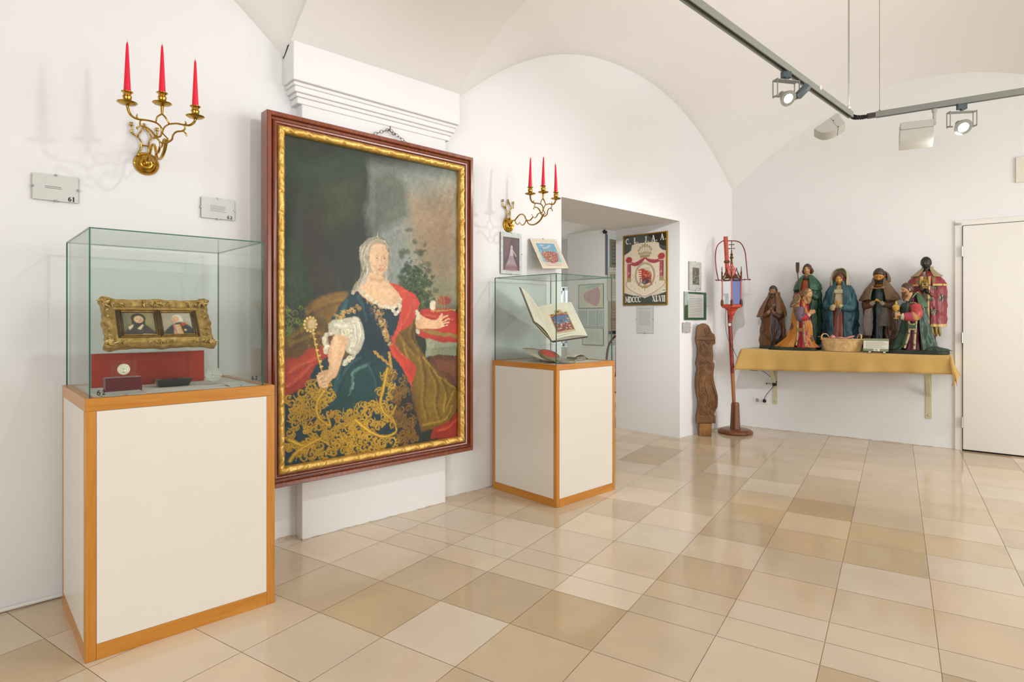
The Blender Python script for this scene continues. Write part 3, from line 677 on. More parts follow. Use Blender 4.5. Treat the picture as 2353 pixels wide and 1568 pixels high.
def leafy(b, x, z, s, y=-0.02, n=7):
    for k in range(n):
        a = rr.uniform(0, 2*PI); l = s*rr.uniform(0.5, 1.1)
        p0 = Vector((x, y, z)); p1 = p0+Vector((math.cos(a)*l*0.5, -0.003, math.sin(a)*l*0.5)); p2 = p0+Vector((math.cos(a+0.6)*l, 0.002, math.sin(a+0.6)*l))
        b.tube([p0, p1, p2], [s*0.10, s*0.16, s*0.05], 6)
    b.ball((x, y-0.001, z), s*0.22, 8, 6, (1, 0.6, 1))
M_leaf = mat('light_gilt_leafwork', 'D8B870', 0.34, metal=0.55, var=0.2, vscale=60, col2='A8823E')
OBS = []
def leafy2(o, x, z, s, y, n):
    q = B(); leafy(q, x, z, s*1.25, y-0.003, n); OBS.append(q)
ob = None
for sx in (-1, 1):
    for sz in (-1, 1):
        leafy2(ob, sx*0.185, sz*0.095, 0.026, -0.022, 9)
        for q in (0.13, 0.155): leafy2(ob, sx*q, sz*0.092, 0.014, -0.017, 5)
        for q in (0.03, 0.06): leafy2(ob, sx*0.182, sz*q, 0.013, -0.017, 5)
    for q in (0.0, 0.02, 0.045): leafy2(ob, sx*q, 0.093, 0.014, -0.018, 5); leafy2(ob, sx*q, -0.093, 0.011, -0.016, 5)
fm = B()
for v in (fr,): fm.add([TL @ Vector(p) for p in v.v], v.f)
fm.build('gilt_frame', M_gilt, pf, smooth=60)
for ob in OBS: om = B(); om.add([TL @ Vector(p) for p in ob.v], ob.f); om.build('leaf_carving', M_leaf, pf, smooth=60)
B().box(-0.16, 0.16, -0.006, 0.0, -0.08, 0.08, TL).build('backing', mat('frame_back', '4A3A22', 0.7), pf)
for sx, fn, bg in ((-1, paint_lady, '7E7858'), (1, paint_officer, 'A79C84')):
    W_, H_ = 0.112, 0.108
    c = Canvas(W_, H_, 0.0011, bg); fn(c, W_, H_)
    c.build('portrait_lady' if sx < 0 else 'portrait_officer', M_pic, pf, M=TL @ T(sx*0.071-W_/2, -0.0085, H_/2+0.001))
    b = B()
    for g, rr_, y in ((0.004, 0.0045, -0.012), (0.012, 0.003, -0.013)):
        x0, x1, z0, z1 = sx*0.071-W_/2-g, sx*0.071+W_/2+g, -H_/2-g+0.001, H_/2+g+0.001
        b.tube([(x0, y, z0), (x1, y, z0), (x1, y, z1), (x0, y, z1)], rr_, 8, closed=True, M=TL)
    b.build('inner_rim', M_gilt2, pf, smooth=60)
st = thing('acrylic_stand', 'clear acrylic rest holding up the gilt double portrait in the left case', 'picture stand', (0.632, -0.355, CZ))
B().box(-0.11, 0.11, -0.055, 0.02, 0.1445, 0.1475).box(-0.11, 0.11, -0.061, -0.058, 0.1445, 0.160).build('shelf', M_acryl, st)
for x in (-0.105, 0.1): B().box(x, x+0.005, -0.05, 0.02, 0, 0.145).build('foot', M_acryl, st)
pf.location = (0.632, -0.335, CZ+0.256)

M_red = mat('red_velvet_board', 'A3321F', 0.85, sheen=0.3, var=0.08, vscale=30)
M_dred = mat('dark_red_velvet', '5E1420', 0.85, sheen=0.3, var=0.1, vscale=30)
rb = B().box(0, 0.432, 0, 0.012, 0, 0.138).build('red_backboard', M_red, bevel=0.001); rb.location = (0.402, -0.255, CZ)
tag(rb, 'long red fabric-covered board standing below the gilt double portrait', 'display board')
db = B().box(0, 0.120, 0, 0.055, 0, 0.056).build('velvet_block', M_dred, bevel=0.002); db.location = (0.420, -0.50, CZ)
tag(db, 'dark red velvet block carrying the boxed silver coin in the left case', 'display block')
M_silver = mat('silver', 'C9C5B8', 0.28, metal=0.9, bump=0.3, bscale=160)
M_silver2 = mat('dull_silver', 'AEAFA6', 0.42, metal=0.6, bump=0.6, bscale=130)
def relief_disc(r, th, seedd, hx=28):
    b = B(); b.lathe([(0.0001, -th/2), (r*0.96, -th/2), (r, -th*0.3), (r, th*0.3), (r*0.97, th/2), (r*0.90, th/2), (r*0.88, th*0.36), (r*0.5, th*0.42), (0.0001, th*0.5)], 40)
    rg = random.Random(seedd)
    for k in range(hx):
        a = 2*PI*k/hx; b.box(-0.0006*r*30, 0.0006*r*30, -r*0.035, r*0.035, th*0.35, th*0.5, RZ(math.degrees(a)) @ T(r*0.8, 0, 0))
    b.ball((0, r*0.15, th*0.38), r*0.24, 10, 8, (0.8, 1.1, 0.25)); b.ball((0, -r*0.32, th*0.38), r*0.34, 10, 8, (1.1, 0.8, 0.2)); b.ball((r*0.12, r*0.2, th*0.5), r*0.1, 8, 6, (1, 1, 0.4))
    return b
cn = thing('coin_holder', 'silver coin in a clear square holder on the dark red block', 'coin', (0.482, -0.475, CZ+0.056))
B().box(-0.044, 0.044, -0.003, 0.003, 0.0, 0.066).build('acrylic_case', M_acryl, cn)
bb = relief_disc(0.0215, 0.003, 2); c2 = B(); c2.add([T(0, -0.0045, 0.030) @ RX(90) @ Vector(p) for p in bb.v], bb.f); c2.build('silver_coin', mat('bright_silver_coin', 'E4DFCB', 0.3, metal=0.55, bump=0.2, bscale=200), cn, smooth=40)
# dark green serpentine ash bowl with sloping sides
M_serp = mat('dark_green_stone', '17251E', 0.12, coat=0.5, var=0.3, vscale=25)
M_serp2 = mat('stone_bowl_rim', '6E6A60', 0.25, coat=0.4)
bt = thing('stone_bowl', 'dark green polished stone dish with an oval hollow, in front of the red board', 'dish', (0.672, -0.40, CZ))
def rrect(w, d, z, r=0.006, n=4):
    o = []
    for cx, cy, a in ((w/2-r, d/2-r, 0), (-w/2+r, d/2-r, 90), (-w/2+r, -d/2+r, 180), (w/2-r, -d/2+r, 270)):
        for k in range(n+1): o.append((cx+r*math.cos(R(a+90*k/n)), cy+r*math.sin(R(a+90*k/n)), z))
    return o
B().loft([rrect(0.108, 0.055, 0), rrect(0.112, 0.058, 0.004), rrect(0.134, 0.078, 0.029), rrect(0.134, 0.078, 0.0315)]).build('body', M_serp, bt, smooth=30)
# rim plate with an oval opening
nn = 48; ang = [2*PI*k/nn for k in range(nn)]
def sq(a, w, d):
    cx, cy = math.cos(a), math.sin(a); k = min(w/2/max(1e-6, abs(cx)), d/2/max(1e-6, abs(cy))); return (cx*k, cy*k)
r0 = [(*sq(a, 0.133, 0.077), 0.0317) for a in ang]; r1 = [(0.052*math.cos(a), 0.030*math.sin(a), 0.0319) for a in ang]
B().loft([r0, r1], caps=False).build('rim', M_serp2, bt)
r1 = [[(0.052*q*math.cos(a), 0.030*q*math.sin(a), z) for a in ang] for q, z in ((1.0, 0.0332), (0.97, 0.0336), (0.93, 0.0332), (0.7, 0.0330), (0.01, 0.0328))]
B().loft(r1, caps=False).build('hollow', M_serp, bt)
# large silver medal leaning in an acrylic easel
md = thing('silver_medal', 'large grey silver medal leaning on a small clear easel in the left case', 'medal', (0.812, -0.45, CZ))
B().box(-0.024, 0.03, -0.0025, 0.0005, 0.004, 0.055, RX(-14)).box(-0.02, 0.02, 0.0, 0.03, 0, 0.003).build('acrylic_easel', M_acryl, md)
bb = relief_disc(0.034, 0.005, 5, 36); c2 = B(); c2.add([RX(-14) @ T(0.004, -0.0055, 0.042) @ RX(90) @ Vector(p) for p in bb.v], bb.f); c2.build('medal_disc', M_silver2, md, smooth=40)
def label_plate(label, loc, w, d, rot, grp=None):
    t = thing('label_plate', label, 'label plate', loc, R(rot))
    B().box(0, w, 0, d, 0.0, 0.0015, T(0, 0, 0.0) @ RX(7)).build('card', mat('label_card', 'DDE0D8', 0.6), t)
    B().box(-0.002, w+0.002, -0.002, d+0.002, 0.0017, 0.0037, RX(7)).build('glass_sheet', M_acryl, t)
    B().box(w*0.47, w*0.53, -0.004, 0.006, 0.0, 0.0048, RX(7)).build('metal_clip', M_metal, t)
    return t
label_plate('glass label plate lying at the front left corner of the left case', (0.395, -0.632, CZ), 0.135, 0.072, 6)
label_plate('glass label plate lying in front of the large silver medal', (0.838, -0.60, CZ), 0.085, 0.085, 2)

# ------------------------------------------------------------------ inside the right case: open armorial book, wax seal, parchment
CW = 0.8995
M_page = mat('old_paper', 'FFFFFF', 0.75, vcol=True)
M_vell = mat('vellum', 'D9D0B8', 0.7, var=0.06, vscale=12, bump=0.15, bscale=30)
M_cover = mat('dark_red_leather', '4A2420', 0.45, bump=0.3, bscale=80)
bk = thing('open_book', 'large open manuscript book showing a painted coat of arms, propped up in the right case', 'book', (3.09, -0.36, CW+0.135), R(-28))
BT = RX(-48)
PW, PH = 0.255, 0.355
def paint_pageR(c, w, h):
    x0, x1, y0, y1 = w*0.20, w*0.72, h*0.30, h*0.86
    c.poly([(x0, y0+h*0.05), (x0+w*0.08, y0), (x0+w*0.14, y0+0.01), (w*0.40, h*0.21), (w*0.52, h*0.21), (w*0.60, y0+h*0.01), (x1-w*0.04, y0-h*0.01), (x1, y0+h*0.05), (x1, y1), (w*0.45, y1+h*0.015), (x0, y1)], 'B08A4C', soft=0.001)
    c.poly([(x0+0.006, y0+0.012), (x1-0.006, y0+0.012), (x1-0.006, y1-0.012), (x0+0.006, y1-0.012)], '8C3A30', soft=0.001)
    c.poly([(x0+0.01, y0+0.03), (x1-0.01, y0+0.03), (x1-0.01, y1-0.09), (x0+0.01, y1-0.09)], '4A6C98', soft=0.006)
    rg = random.Random(8)
    for u, v, r in ((w*0.46, h*0.27, 0.012), (x0+w*0.06, h*0.33, 0.008), (x1-w*0.06, h*0.33, 0.009)):
        c.blob(u, v, r*1.6, r*1.6, 'C9A45A'); c.blob(u, v, r*0.7, r*0.9, '5A3E22')
        c.scroll(u-r*1.6, v-r, r, 0, 1.3, 'B88E48', 0.003); c.scroll(u+r*1.6, v-r, r, PI, 1.3, 'B88E48', 0.003, -1)
    for k in range(70):
        u = rg.uniform(x0+0.012, x1-0.012); v = rg.uniform(h*0.48, y1-0.02)
        c.blob(u, v, rg.uniform(0.002, 0.006), rg.uniform(0.002, 0.006), rg.choice(['2E3E58', '1F2A3C', 'B84236', 'C8503E', 'D8B070', 'E2D6BC', '3F5F86', '7E2A26']), 0.9)
    for k in range(26):
        u = rg.uniform(x0+0.012, x1-0.012); v = rg.uniform(h*0.46, y1-0.02); c.scroll(u, v, rg.uniform(0.004, 0.009), rg.uniform(0, 6), 1.2, rg.choice(['1E2838', 'D9C08A', '8C2C28', 'E0D4BA']), 0.0016)
    c.poly([(x0+0.004, y1-0.014), (x1-0.004, y1-0.014), (x1-0.004, y1-0.002), (x0+0.004, y1-0.002)], 'CDBB94', soft=0.001); c.noise(0.05, 0.02)
def paint_pageL(c, w, h):
    c.lines(w*0.22, w*0.86, h*0.20, h*0.72, 17, '8C8474', 0.0016, 0.04, 0.75); c.noise(0.04, 0.03)
for side in (-1, 1):
    c = Canvas(PW, PH, 0.0018, 'E6DECB'); (paint_pageR if side > 0 else paint_pageL)(c, PW, PH)
    def warp(cv, co, side=side):
        x = co[:, 0]/PW; x = x if side > 0 else 1-x            # 0 at the gutter
        a = R(10 if side > 0 else 45)
        r = x*PW; lift = -0.018*np.sin(np.clip(x, 0, 1)*PI*0.9)-(0.0 if side > 0 else 0.0)
        X = side*(r*math.cos(a)); Y = -r*math.sin(a)+lift
        Z = co[:, 2]+0.006*np.sin(x*PI*1.3)*(co[:, 2] < -PH*0.93)
        P = np.stack([X, Y, Z+PH/2], 1); Mn = np.array(BT); return P @ Mn[:3, :3].T
    c.warp = warp
    c.build('painted_page' if side > 0 else 'written_page', M_page, bk)
    a = 10 if side > 0 else 45
    Mc = BT @ RZ(-a if side > 0 else a+180) if False else BT @ RZ(-a*side) @ (T(0, 0, 0))
    b = B(); x0, x1 = (0, PW+0.006) if side > 0 else (-(PW+0.006), 0)
    b.box(x0, x1, 0.010 if side > 0 else 0.004, 0.014 if side > 0 else 0.008, -PH/2-0.006, PH/2+0.006, Mc); b.build('cover', M_cover, bk, bevel=0.001)
    b = B()
    for k in range(5 if side > 0 else 3): b.box(x0*0.985, x1*0.985, 0.0005+0.0018*k, 0.0018+0.0018*k, -PH/2+0.001*k, PH/2-0.001*k, Mc)
    b.build('page_block', M_vell, bk)
bk.location = (3.07, -0.262, CW+0.262); bk.rotation_euler.z = R(-24)
es = thing('book_stand', 'clear acrylic stand under the open armorial book', 'book stand', (3.07, -0.262, CW), R(-24))
B().box(-0.08, 0.08, -0.105, -0.100, 0.0, 0.115).box(-0.08, 0.08, -0.16, -0.09, 0.115, 0.118).build('rest', M_acryl, es)
B().box(-0.08, 0.08, 0.04, 0.044, 0.0, 0.22).build('back_support', M_acryl, es)
# wax seal in its open round case
M_horn = mat('turned_wood_case', '7E7257', 0.4, var=0.2, vscale=20)
sl = thing('seal_case', 'round turned seal case with red wax, lying open at the front of the right case', 'wax seal', (2.905, -0.475, CW+0.002)); sl.scale = (1.12, 1.12, 1.12)
Ms = T(0, 0.02, 0.032) @ RX(24) @ RZ(10)
B().lathe([(0.052, 0), (0.066, 0.004), (0.070, 0.012), (0.066, 0.020), (0.062, 0.024), (0.058, 0.0245), (0.056, 0.018), (0.0001, 0.018)], 48, M=Ms).build('bowl', M_horn, sl, smooth=40)
bb = B().lathe([(0.056, 0.017), (0.054, 0.022), (0.046, 0.0215), (0.045, 0.0235), (0.040, 0.0235), (0.039, 0.021), (0.0001, 0.0215)], 48, M=Ms)
rg = random.Random(3)
for k in range(40):
    a = 2*PI*k/40; bb.box(-0.0015, 0.0015, -0.001, 0.001, 0.0205, 0.0228, Ms @ RZ(9*k) @ T(0.050, 0, 0))
for k in range(14): bb.ball((rg.uniform(-0.025, 0.025), rg.uniform(-0.025, 0.025), 0.0215), rg.uniform(0.003, 0.008), 8, 6, (1, 1, 0.4), Ms)
bb.build('red_wax', mat('red_wax', 'B9483A', 0.35, coat=0.2), sl, smooth=40)
Ml = T(0.055, -0.065, 0.004) @ RX(5)
B().lathe([(0.045, 0), (0.058, 0.001), (0.062, 0.006), (0.060, 0.014), (0.056, 0.015), (0.054, 0.008), (0.0001, 0.007)], 48, M=Ml).build('lid', mat('seal_lid', '8A8272', 0.3, coat=0.3), sl, smooth=40)
B().tube(smoothpath([(-0.02, -0.045, 0.03), (-0.045, -0.06, 0.02), (-0.035, -0.085, 0.008), (-0.01, -0.075, 0.014), (0.0, -0.06, 0.02)], 6), 0.0022, 6).build('cord', mat('seal_cord', '9C8A58', 0.7), sl)
# parchment sheet and folded document
pc = B(); rows = []
for j in range(9):
    v = j/8; rows.append([(0.02+0.30*(i/12)-0.04*v, -0.02-0.20*v+0.05*(i/12), 0.004+0.022*math.sin(PI*min(1, i/12*1.1))*(1-0.6*v)+0.012*(i/12)**2+(0.016 if i == 0 else 0)*v) for i in range(13)])
rows = [[(-0.10+0.40*(i/14)-0.03*v+0.06*v*(1-i/14), 0.12-0.30*v+0.05*(i/14), 0.004+0.085*max(0, 1-v*1.5)**1.5*(1-0.6*i/14)+0.010*math.sin(PI*i/14*1.3)*(1-v)+(0.018 if i == 0 else 0)*v) for i in range(15)] for v in (k/12 for k in range(13))]
pc.loft(rows, closed=False); po = pc.build('parchment_sheet', M_vell, smooth=80, solid=0.0012); po.location = (2.985, -0.335, CW+0.0015)
tag(po, 'large cream parchment sheet spread on the floor of the right case, under the wax seal', 'document')
fd = thing('folded_document', 'thick folded brownish parchment at the right of the right case', 'document', (3.195, -0.455, CW), R(8))
b = B(); rows = []
for k in range(7):
    z = 0.002+0.0035*k; b.box(-0.0, 0.125-0.003*k, 0.0, 0.09, z, z+0.002, RZ(0.6*(k % 3)))
b.build('folded_sheets', mat('brown_parchment', 'A69678', 0.75, var=0.15, vscale=15), fd)
rows = [[(-0.04+0.20*i/14, -0.004+0.10*j/5, 0.028+0.014*math.sin(PI*i/14*1.2)-0.016*max(0, (i-9)/5)) for i in range(15)] for j in range(6)]
B().loft(rows, closed=False).build('top_sheet', M_vell, fd, smooth=80, solid=0.001)
pb = B().box(0, 0.045, 0, 0.002, 0, 0.05).box(0, 0.045, -0.02, 0, 0, 0.002).build('small_acrylic_holder', M_acryl); pb.location = (2.86, -0.42, CW)
tag(pb, 'small clear upright holder at the left behind the wax seal', 'holder')

# ================================================================== the large portrait
M_mahog = wood('mahogany_moulding', '5E2812', '8E4420', rough=0.25, coat=0.5, scale=1.5, axis='Z', bump=0.03)
M_gold = mat('gold_leaf', 'DDB868', 0.36, metal=0.62, var=0.15, vscale=18, col2='C09444', bump=0.45, bscale=60)
M_oil = mat('varnished_oil_paint', 'FFFFFF', 0.40, spec=0.16, coat=0.40, coat_rough=0.40, vcol=True, bump=0.16, bscale=300)
def mitre(x0, x1, z0, z1, prof, seg=1, fn=None):
    """a mitred moulding round an opening; prof: (outward offset, y) pairs; fn(s, i, side) moves a profile point outward / forward"""
    b = B(); rings = []
    cs = [(x0, z1), (x1, z1), (x1, z0), (x0, z0)]; out = [(-1, 1), (1, 1), (1, -1), (-1, -1)]
    for k in range(4):
        a, c = cs[k], cs[(k+1) % 4]; oa, oc = out[k], out[(k+1) % 4]; L_ = math.hypot(c[0]-a[0], c[1]-a[1])
        n = max(1, int(L_/seg)) if seg < 1 else 1
        nx, nz = ((0, 1), (1, 0), (0, -1), (-1, 0))[k]
        for j in range(n):
            t = j/n; ring = []
            for i, (o, y) in enumerate(prof):
                e = fn(t*L_, i, k, L_) if fn and 0 < j else (0, 0)
                pa = (a[0]+oa[0]*o, a[1]+oa[1]*o); pc = (c[0]+oc[0]*o, c[1]+oc[1]*o)
                ring.append((pa[0]*(1-t)+pc[0]*t+nx*e[0], y+e[1], pa[1]*(1-t)+pc[1]*t+nz*e[0]))
            rings.append(ring)
    rings.append(rings[0])
    return b.loft(rings, closed=True, caps=False)
pt = thing('oil_painting', 'huge portrait of a seated woman in a teal gown, in a mahogany and gold frame', 'painting', (1.25, -0.15, 2.155))
PWD, PHT = 1.145, 1.725
mitre(0, PWD, -PHT, 0, [(0.036, 0.065), (0.098, 0.065), (0.098, -0.012), (0.094, -0.016), (0.078, -0.016), (0.075, -0.012), (0.073, 0.006), (0.064, 0.010), (0.060, 0.002), (0.052, -0.004), (0.045, -0.002), (0.041, 0.006), (0.036, 0.008)]).build('mahogany_frame', M_mahog, pt, smooth=25)
def goldfn(s, i, k, L_):
    if i in (0, 7): return (0, 0)
    ph = (s/0.098) % 1.0; rgk = math.sin(s*71.3+k*2)*0.5+math.sin(s*173.1)*0.3
    knot = math.exp(-((ph-0.5)/0.13)**2)
    return (0.0030*(math.sin(s*64)*(1 if i in (3, 4) else 0.3)), -0.0045*knot*(1 if i in (2, 3, 4, 5) else 0)-0.0018*rgk*(i in (2, 3, 4, 5))+0.003*math.exp(-((ph-0.28)/0.05)**2)*(i in (3, 4)))
mitre(0, PWD, -PHT, 0, [(0.0, 0.028), (0.0, 0.004), (0.006, -0.004), (0.014, -0.009), (0.024, -0.010), (0.032, -0.006), (0.037, 0.004), (0.037, 0.028)], 0.006, goldfn).build('gilt_slip', M_gold, pt, smooth=70)
B().box(-0.01, PWD+0.01, 0.034, 0.045, -PHT-0.01, 0.01).build('stretcher', mat('raw_canvas', '6E5B40', 0.8), pt)
def paint_big():
    c = Canvas(PWD, PHT, 0.0030, '20281A')
    S = smoothpath
    # background: dark curtains, brown sky on the right paled with painted-in glare, tree
    c.poly([(0.4621, 0.0814), (1.1615, 0.0101), (1.1615, 0.8675), (0.5983, 0.8762), (0.5293, 0.4477)], '868E84', soft=0.06)
    c.poly([(0.7238, 0.1927), (1.1615, 0.0781), (1.1615, 0.7416), (0.8945, 0.7516), (0.7795, 0.502)], '8C7C60', soft=0.08)
    c.poly([(0.846, 0.2955), (1.0454, 0.2293), (1.1401, 0.3441), (1.0976, 0.5169), (0.8945, 0.5084)], '96765A', soft=0.07, al=0.6)
    c.poly([(0.7795, 0.7401), (1.1615, 0.7076), (1.1615, 0.8675), (0.7983, 0.8731)], '7E7A5C', soft=0.05)
    c.poly([(0.5123, 0.1179), (0.6693, 0.0801), (0.7515, 0.1492), (0.7795, 0.3433), (0.5293, 0.4629)], '4E5644', soft=0.03, al=0.8)
    c.poly([(-0.004, 0.0006), (0.4787, 0.0186), (0.5039, 0.1193), (0.4955, 0.2709), (0.4128, 0.4594), (0.3172, 0.5994), (0.3172, 0.8805), (0.0028, 0.8853)], '1F2A18', soft=0.02)
    c.poly([(0.2102, 0.2247), (0.4291, 0.1317), (0.4787, 0.1833), (0.4128, 0.3855), (0.2554, 0.4752), (0.1878, 0.4115)], '383A1C', soft=0.05, al=0.8)
    c.poly([(0.0442, 0.1956), (0.2554, 0.2177), (0.4128, 0.1344), (0.4955, 0.0305), (0.3645, 0.04), (0.1511, 0.1219), (0.0373, 0.1011)], '24361E', soft=0.03, al=0.9)
    c.poly([(0.0793, 0.3964), (0.2102, 0.3239), (0.2252, 0.5493), (0.3016, 0.6872), (0.3172, 0.8602), (0.1511, 0.8635), (0.0864, 0.5611)], '2B261C', soft=0.04, al=0.9)
    c.poly([(0.0063, 0.5002), (0.0652, 0.5492), (0.1293, 0.6968), (0.1584, 0.8633), (0.0063, 0.8799)], '213318', soft=0.02)
    for x0, x1, d in ((230, 320, 0), (260, 380, 30), (300, 430, 60), (560, 620, -60), (690, 640, 0)):
        c.stroke([(c.w*(x0-200)/1345, c.h*0.42), (c.w*(x1-200)/1345, c.h*0.70)], '2E4424', 0.012, 0.006, soft=0.01, al=0.5)
    rg = random.Random(21)
    for k in range(150):      # foliage beside the head
        u = rg.gauss(0.83, 0.055); v = rg.gauss(0.80, 0.12)
        if u < 0.70 or v > 1.02: continue
        c.blob(u, v, rg.uniform(0.012, 0.03), rg.uniform(0.008, 0.02), rg.choice(['26361C', '2E4222', '1E2C18', '3C4E2C']), 0.7, rot=rg.uniform(-1, 1), hard=0.2)
    for (a0, b0, sa, sb, n_) in ((0.80, 0.79, 0.050, 0.050, 420), (0.86, 0.93, 0.055, 0.05, 420), (0.77, 0.90, 0.03, 0.06, 260), (0.84, 0.70, 0.04, 0.04, 160)):
        for k in range(n_):
            u, v = rg.gauss(a0, sa), rg.gauss(b0, sb)
            if v > 1.0 or u < 0.72 or (u < 0.76 and v > 0.93): continue
            c.blob(u, v, rg.uniform(0.004, 0.011), rg.uniform(0.003, 0.008), rg.choice(['1E2C16', '2A3C1E', '22321A', '3E5228', '4E5E34']), 0.75, rot=rg.uniform(-1, 1), hard=0.35)
    # gilded chair, left, and red drape
    c.poly([(0.0113, 1.1613), (0.0076, 1.0582), (0.1063, 0.9927), (0.1297, 0.8947), (0.1852, 0.8558), (0.3427, 0.813), (0.4123, 0.8911), (0.3599, 1.1771), (0.1772, 1.2146)], '5A4214', soft=0.01, smooth=4)
    c.poly([(0.1852, 0.8558), (0.3427, 0.809), (0.3599, 0.8521), (0.2919, 0.9943), (0.1852, 0.9399)], '7E5E20', soft=0.012, al=0.8, smooth=4)
    for k in range(70):
        u = rg.uniform(0.01, 0.40); v = rg.uniform(1.03, 1.30)
        if u+0.5*(1.30-v) < 0.16: continue
        c.scroll(u, v, rg.uniform(0.008, 0.016), rg.uniform(0, 6), 1.1, rg.choice(['8E6E28', '6E5218', 'A38036']), 0.003)
    for k in range(26): c.scroll(rg.uniform(0.01, 0.13), rg.uniform(0.90, 1.08), rg.uniform(0.012, 0.022), rg.uniform(0, 6), 1.1, '5E6A26', 0.004)
    c.poly([(0.0076, 1.1759), (0.0831, 1.1646), (0.1454, 1.1143), (0.2175, 1.1091), (0.2585, 1.1415), (0.242, 1.2801), (0.1454, 1.3493), (0.0076, 1.3745)], '9C3420', soft=0.006, smooth=3)
    c.poly([(0.015, 1.2204), (0.0986, 1.1803), (0.1772, 1.1383), (0.1932, 1.2002), (0.0986, 1.2853), (0.0188, 1.3386)], 'B2442A', soft=0.02, al=0.7, smooth=3)
    # cushion, table and column base at the right
    c.poly([(0.8961, 1.0783), (1.1404, 1.1023), (1.1404, 1.1758), (0.8961, 1.2015)], '8E9478', soft=0.006)
    c.poly([(0.9336, 1.1501), (1.1404, 1.1391), (1.1404, 1.1988), (0.939, 1.1902)], '7E8468', soft=0.003)
    c.poly([(0.9282, 1.1941), (1.1462, 1.2037), (1.1462, 1.3969), (0.939, 1.3276)], '5C3420', soft=0.005)
    c.poly([(0.9661, 1.2225), (1.1173, 1.2344), (1.1173, 1.3306), (0.9825, 1.2769)], '6E4228', soft=0.004)
    c.poly([(0.8435, 0.9116), (0.9606, 0.8929), (1.1404, 0.9184), (1.1404, 1.1115), (0.9282, 1.0879), (0.8331, 1.0508)], 'A83226', soft=0.004, smooth=3)
    c.poly([(0.8435, 1.0336), (0.939, 1.0261), (1.1404, 1.0655), (1.1404, 1.0885), (0.9498, 1.0574)], '8A7030', soft=0.003)
    c.blob(*[(1.0379, 0.8469)][0], 0.055, 0.030, '8E3A28', hard=0.6); c.blob(*[(0.9498, 0.8752)][0], 0.018, 0.028, 'D8CDB0', hard=0.6)
    for k in range(5): c.stroke([([(0.9661, 0.9062)][0][0]+0.016*k, [(0.9661, 0.9062)][0][1]), ([(0.977, 0.8213)][0][0]+0.016*k, [(0.977, 0.8213)][0][1])], 'A88A48', 0.004)
    c.stroke([(0.939, 0.9091), (1.1346, 0.9074)], 'B08E48', 0.007)
    # mantle: red edge and brown silk lining
    c.poly([(0.6916, 0.9721), (0.8228, 0.9118), (0.854, 0.9726), (0.8228, 1.0854), (0.8961, 1.2015), (1.0045, 1.332), (1.1288, 1.4047), (1.1462, 1.5257), (1.083, 1.6195), (0.9715, 1.6509), (0.8124, 1.6394), (0.7817, 1.446), (0.7413, 1.2628), (0.672, 1.1913)], '6A4E16', soft=0.005, smooth=4)
    c.poly([(0.7919, 1.1623), (0.9498, 1.275), (1.0944, 1.4202), (1.0379, 1.5871), (0.875, 1.6124), (0.8228, 1.4064)], '7E6220', soft=0.03, al=0.8, smooth=4)
    for a in ([(0.875, 1.2005), (0.9935, 1.3223), (1.1231, 1.4089)], [(1.0491, 1.4436), (1.0379, 1.551), (1.083, 1.483), (1.1173, 1.4313)], [(0.875, 1.6211), (0.9715, 1.6152), (1.0603, 1.5896), (1.0944, 1.5205)], [(0.7313, 1.0746), (0.7514, 1.1778), (0.8124, 1.267)]):
        c.stroke(a, 'B08C30', 0.012, 0.006, soft=0.006, al=0.8, smooth=5)
    c.poly([(1.1462, 1.5533), (1.1462, 1.7374), (0.9282, 1.7162), (0.9498, 1.6481), (1.0944, 1.6208)], '8E2A1C', soft=0.004)
    c.poly([(0.6333, 0.7459), (0.7514, 0.7754), (0.8435, 0.8419), (0.8331, 0.9204), (0.7817, 0.9982), (0.7015, 1.04), (0.6769, 1.0987), (0.6916, 1.1499), (0.7919, 1.2227), (0.8279, 1.2679), (0.8022, 1.3356), (0.7868, 1.3689), (0.8022, 1.4912), (0.854, 1.6447), (0.8124, 1.5875), (0.7716, 1.3506), (0.7213, 1.2446), (0.6429, 1.1607), (0.6526, 1.056), (0.6818, 0.9721), (0.7015, 0.8534)], 'C8402C', soft=0.003, smooth=3)
    c.stroke([(0.7313, 0.8017), (0.8022, 0.8687), (0.7817, 0.938), (0.7114, 1.0147)], 'DC5A42', 0.03, 0.01, soft=0.02, al=0.6, smooth=5)
    # gown
    c.poly([(0.4123, 0.7949), (0.4747, 0.8091), (0.6916, 0.8705), (0.7015, 0.9552), (0.6623, 1.073), (0.6429, 1.1565), (0.7313, 1.2623), (0.7817, 1.3685), (0.8022, 1.4912), (0.8644, 1.6723), (0.8644, 1.7161), (0.5574, 1.7057), (0.2751, 1.7264), (0.015, 1.7289), (0.0136, 1.4855), (0.0188, 1.3755), (0.1141, 1.3166), (0.1852, 1.1998), (0.2585, 1.157), (0.3599, 1.1771), (0.4478, 1.1166), (0.3257, 0.9945), (0.2585, 0.9707), (0.3087, 0.9081), (0.3599, 0.8283)], '12303A', soft=0.004, smooth=3)
    c.poly([(0.2919, 1.221), (0.4657, 1.182), (0.5951, 1.2377), (0.6526, 1.3585), (0.5574, 1.4913), (0.2919, 1.4868), (0.1932, 1.3687)], '1A4440', soft=0.05, al=0.75, smooth=4)
    c.stroke([(0.4838, 1.2234), (0.4035, 1.2671), (0.3947, 1.3224), (0.3686, 1.384)], '6E9C94', 0.010, 0.003, soft=0.008, al=0.8, smooth=5)
    c.stroke([(0.4035, 1.3231), (0.3903, 1.354)], '8EB4AC', 0.006, 0.002, soft=0.003, smooth=3)
    c.stroke([(0.3599, 0.86), (0.3342, 0.9157), (0.2919, 0.9474)], '2E6068', 0.02, 0.008, soft=0.012, al=0.8, smooth=4)
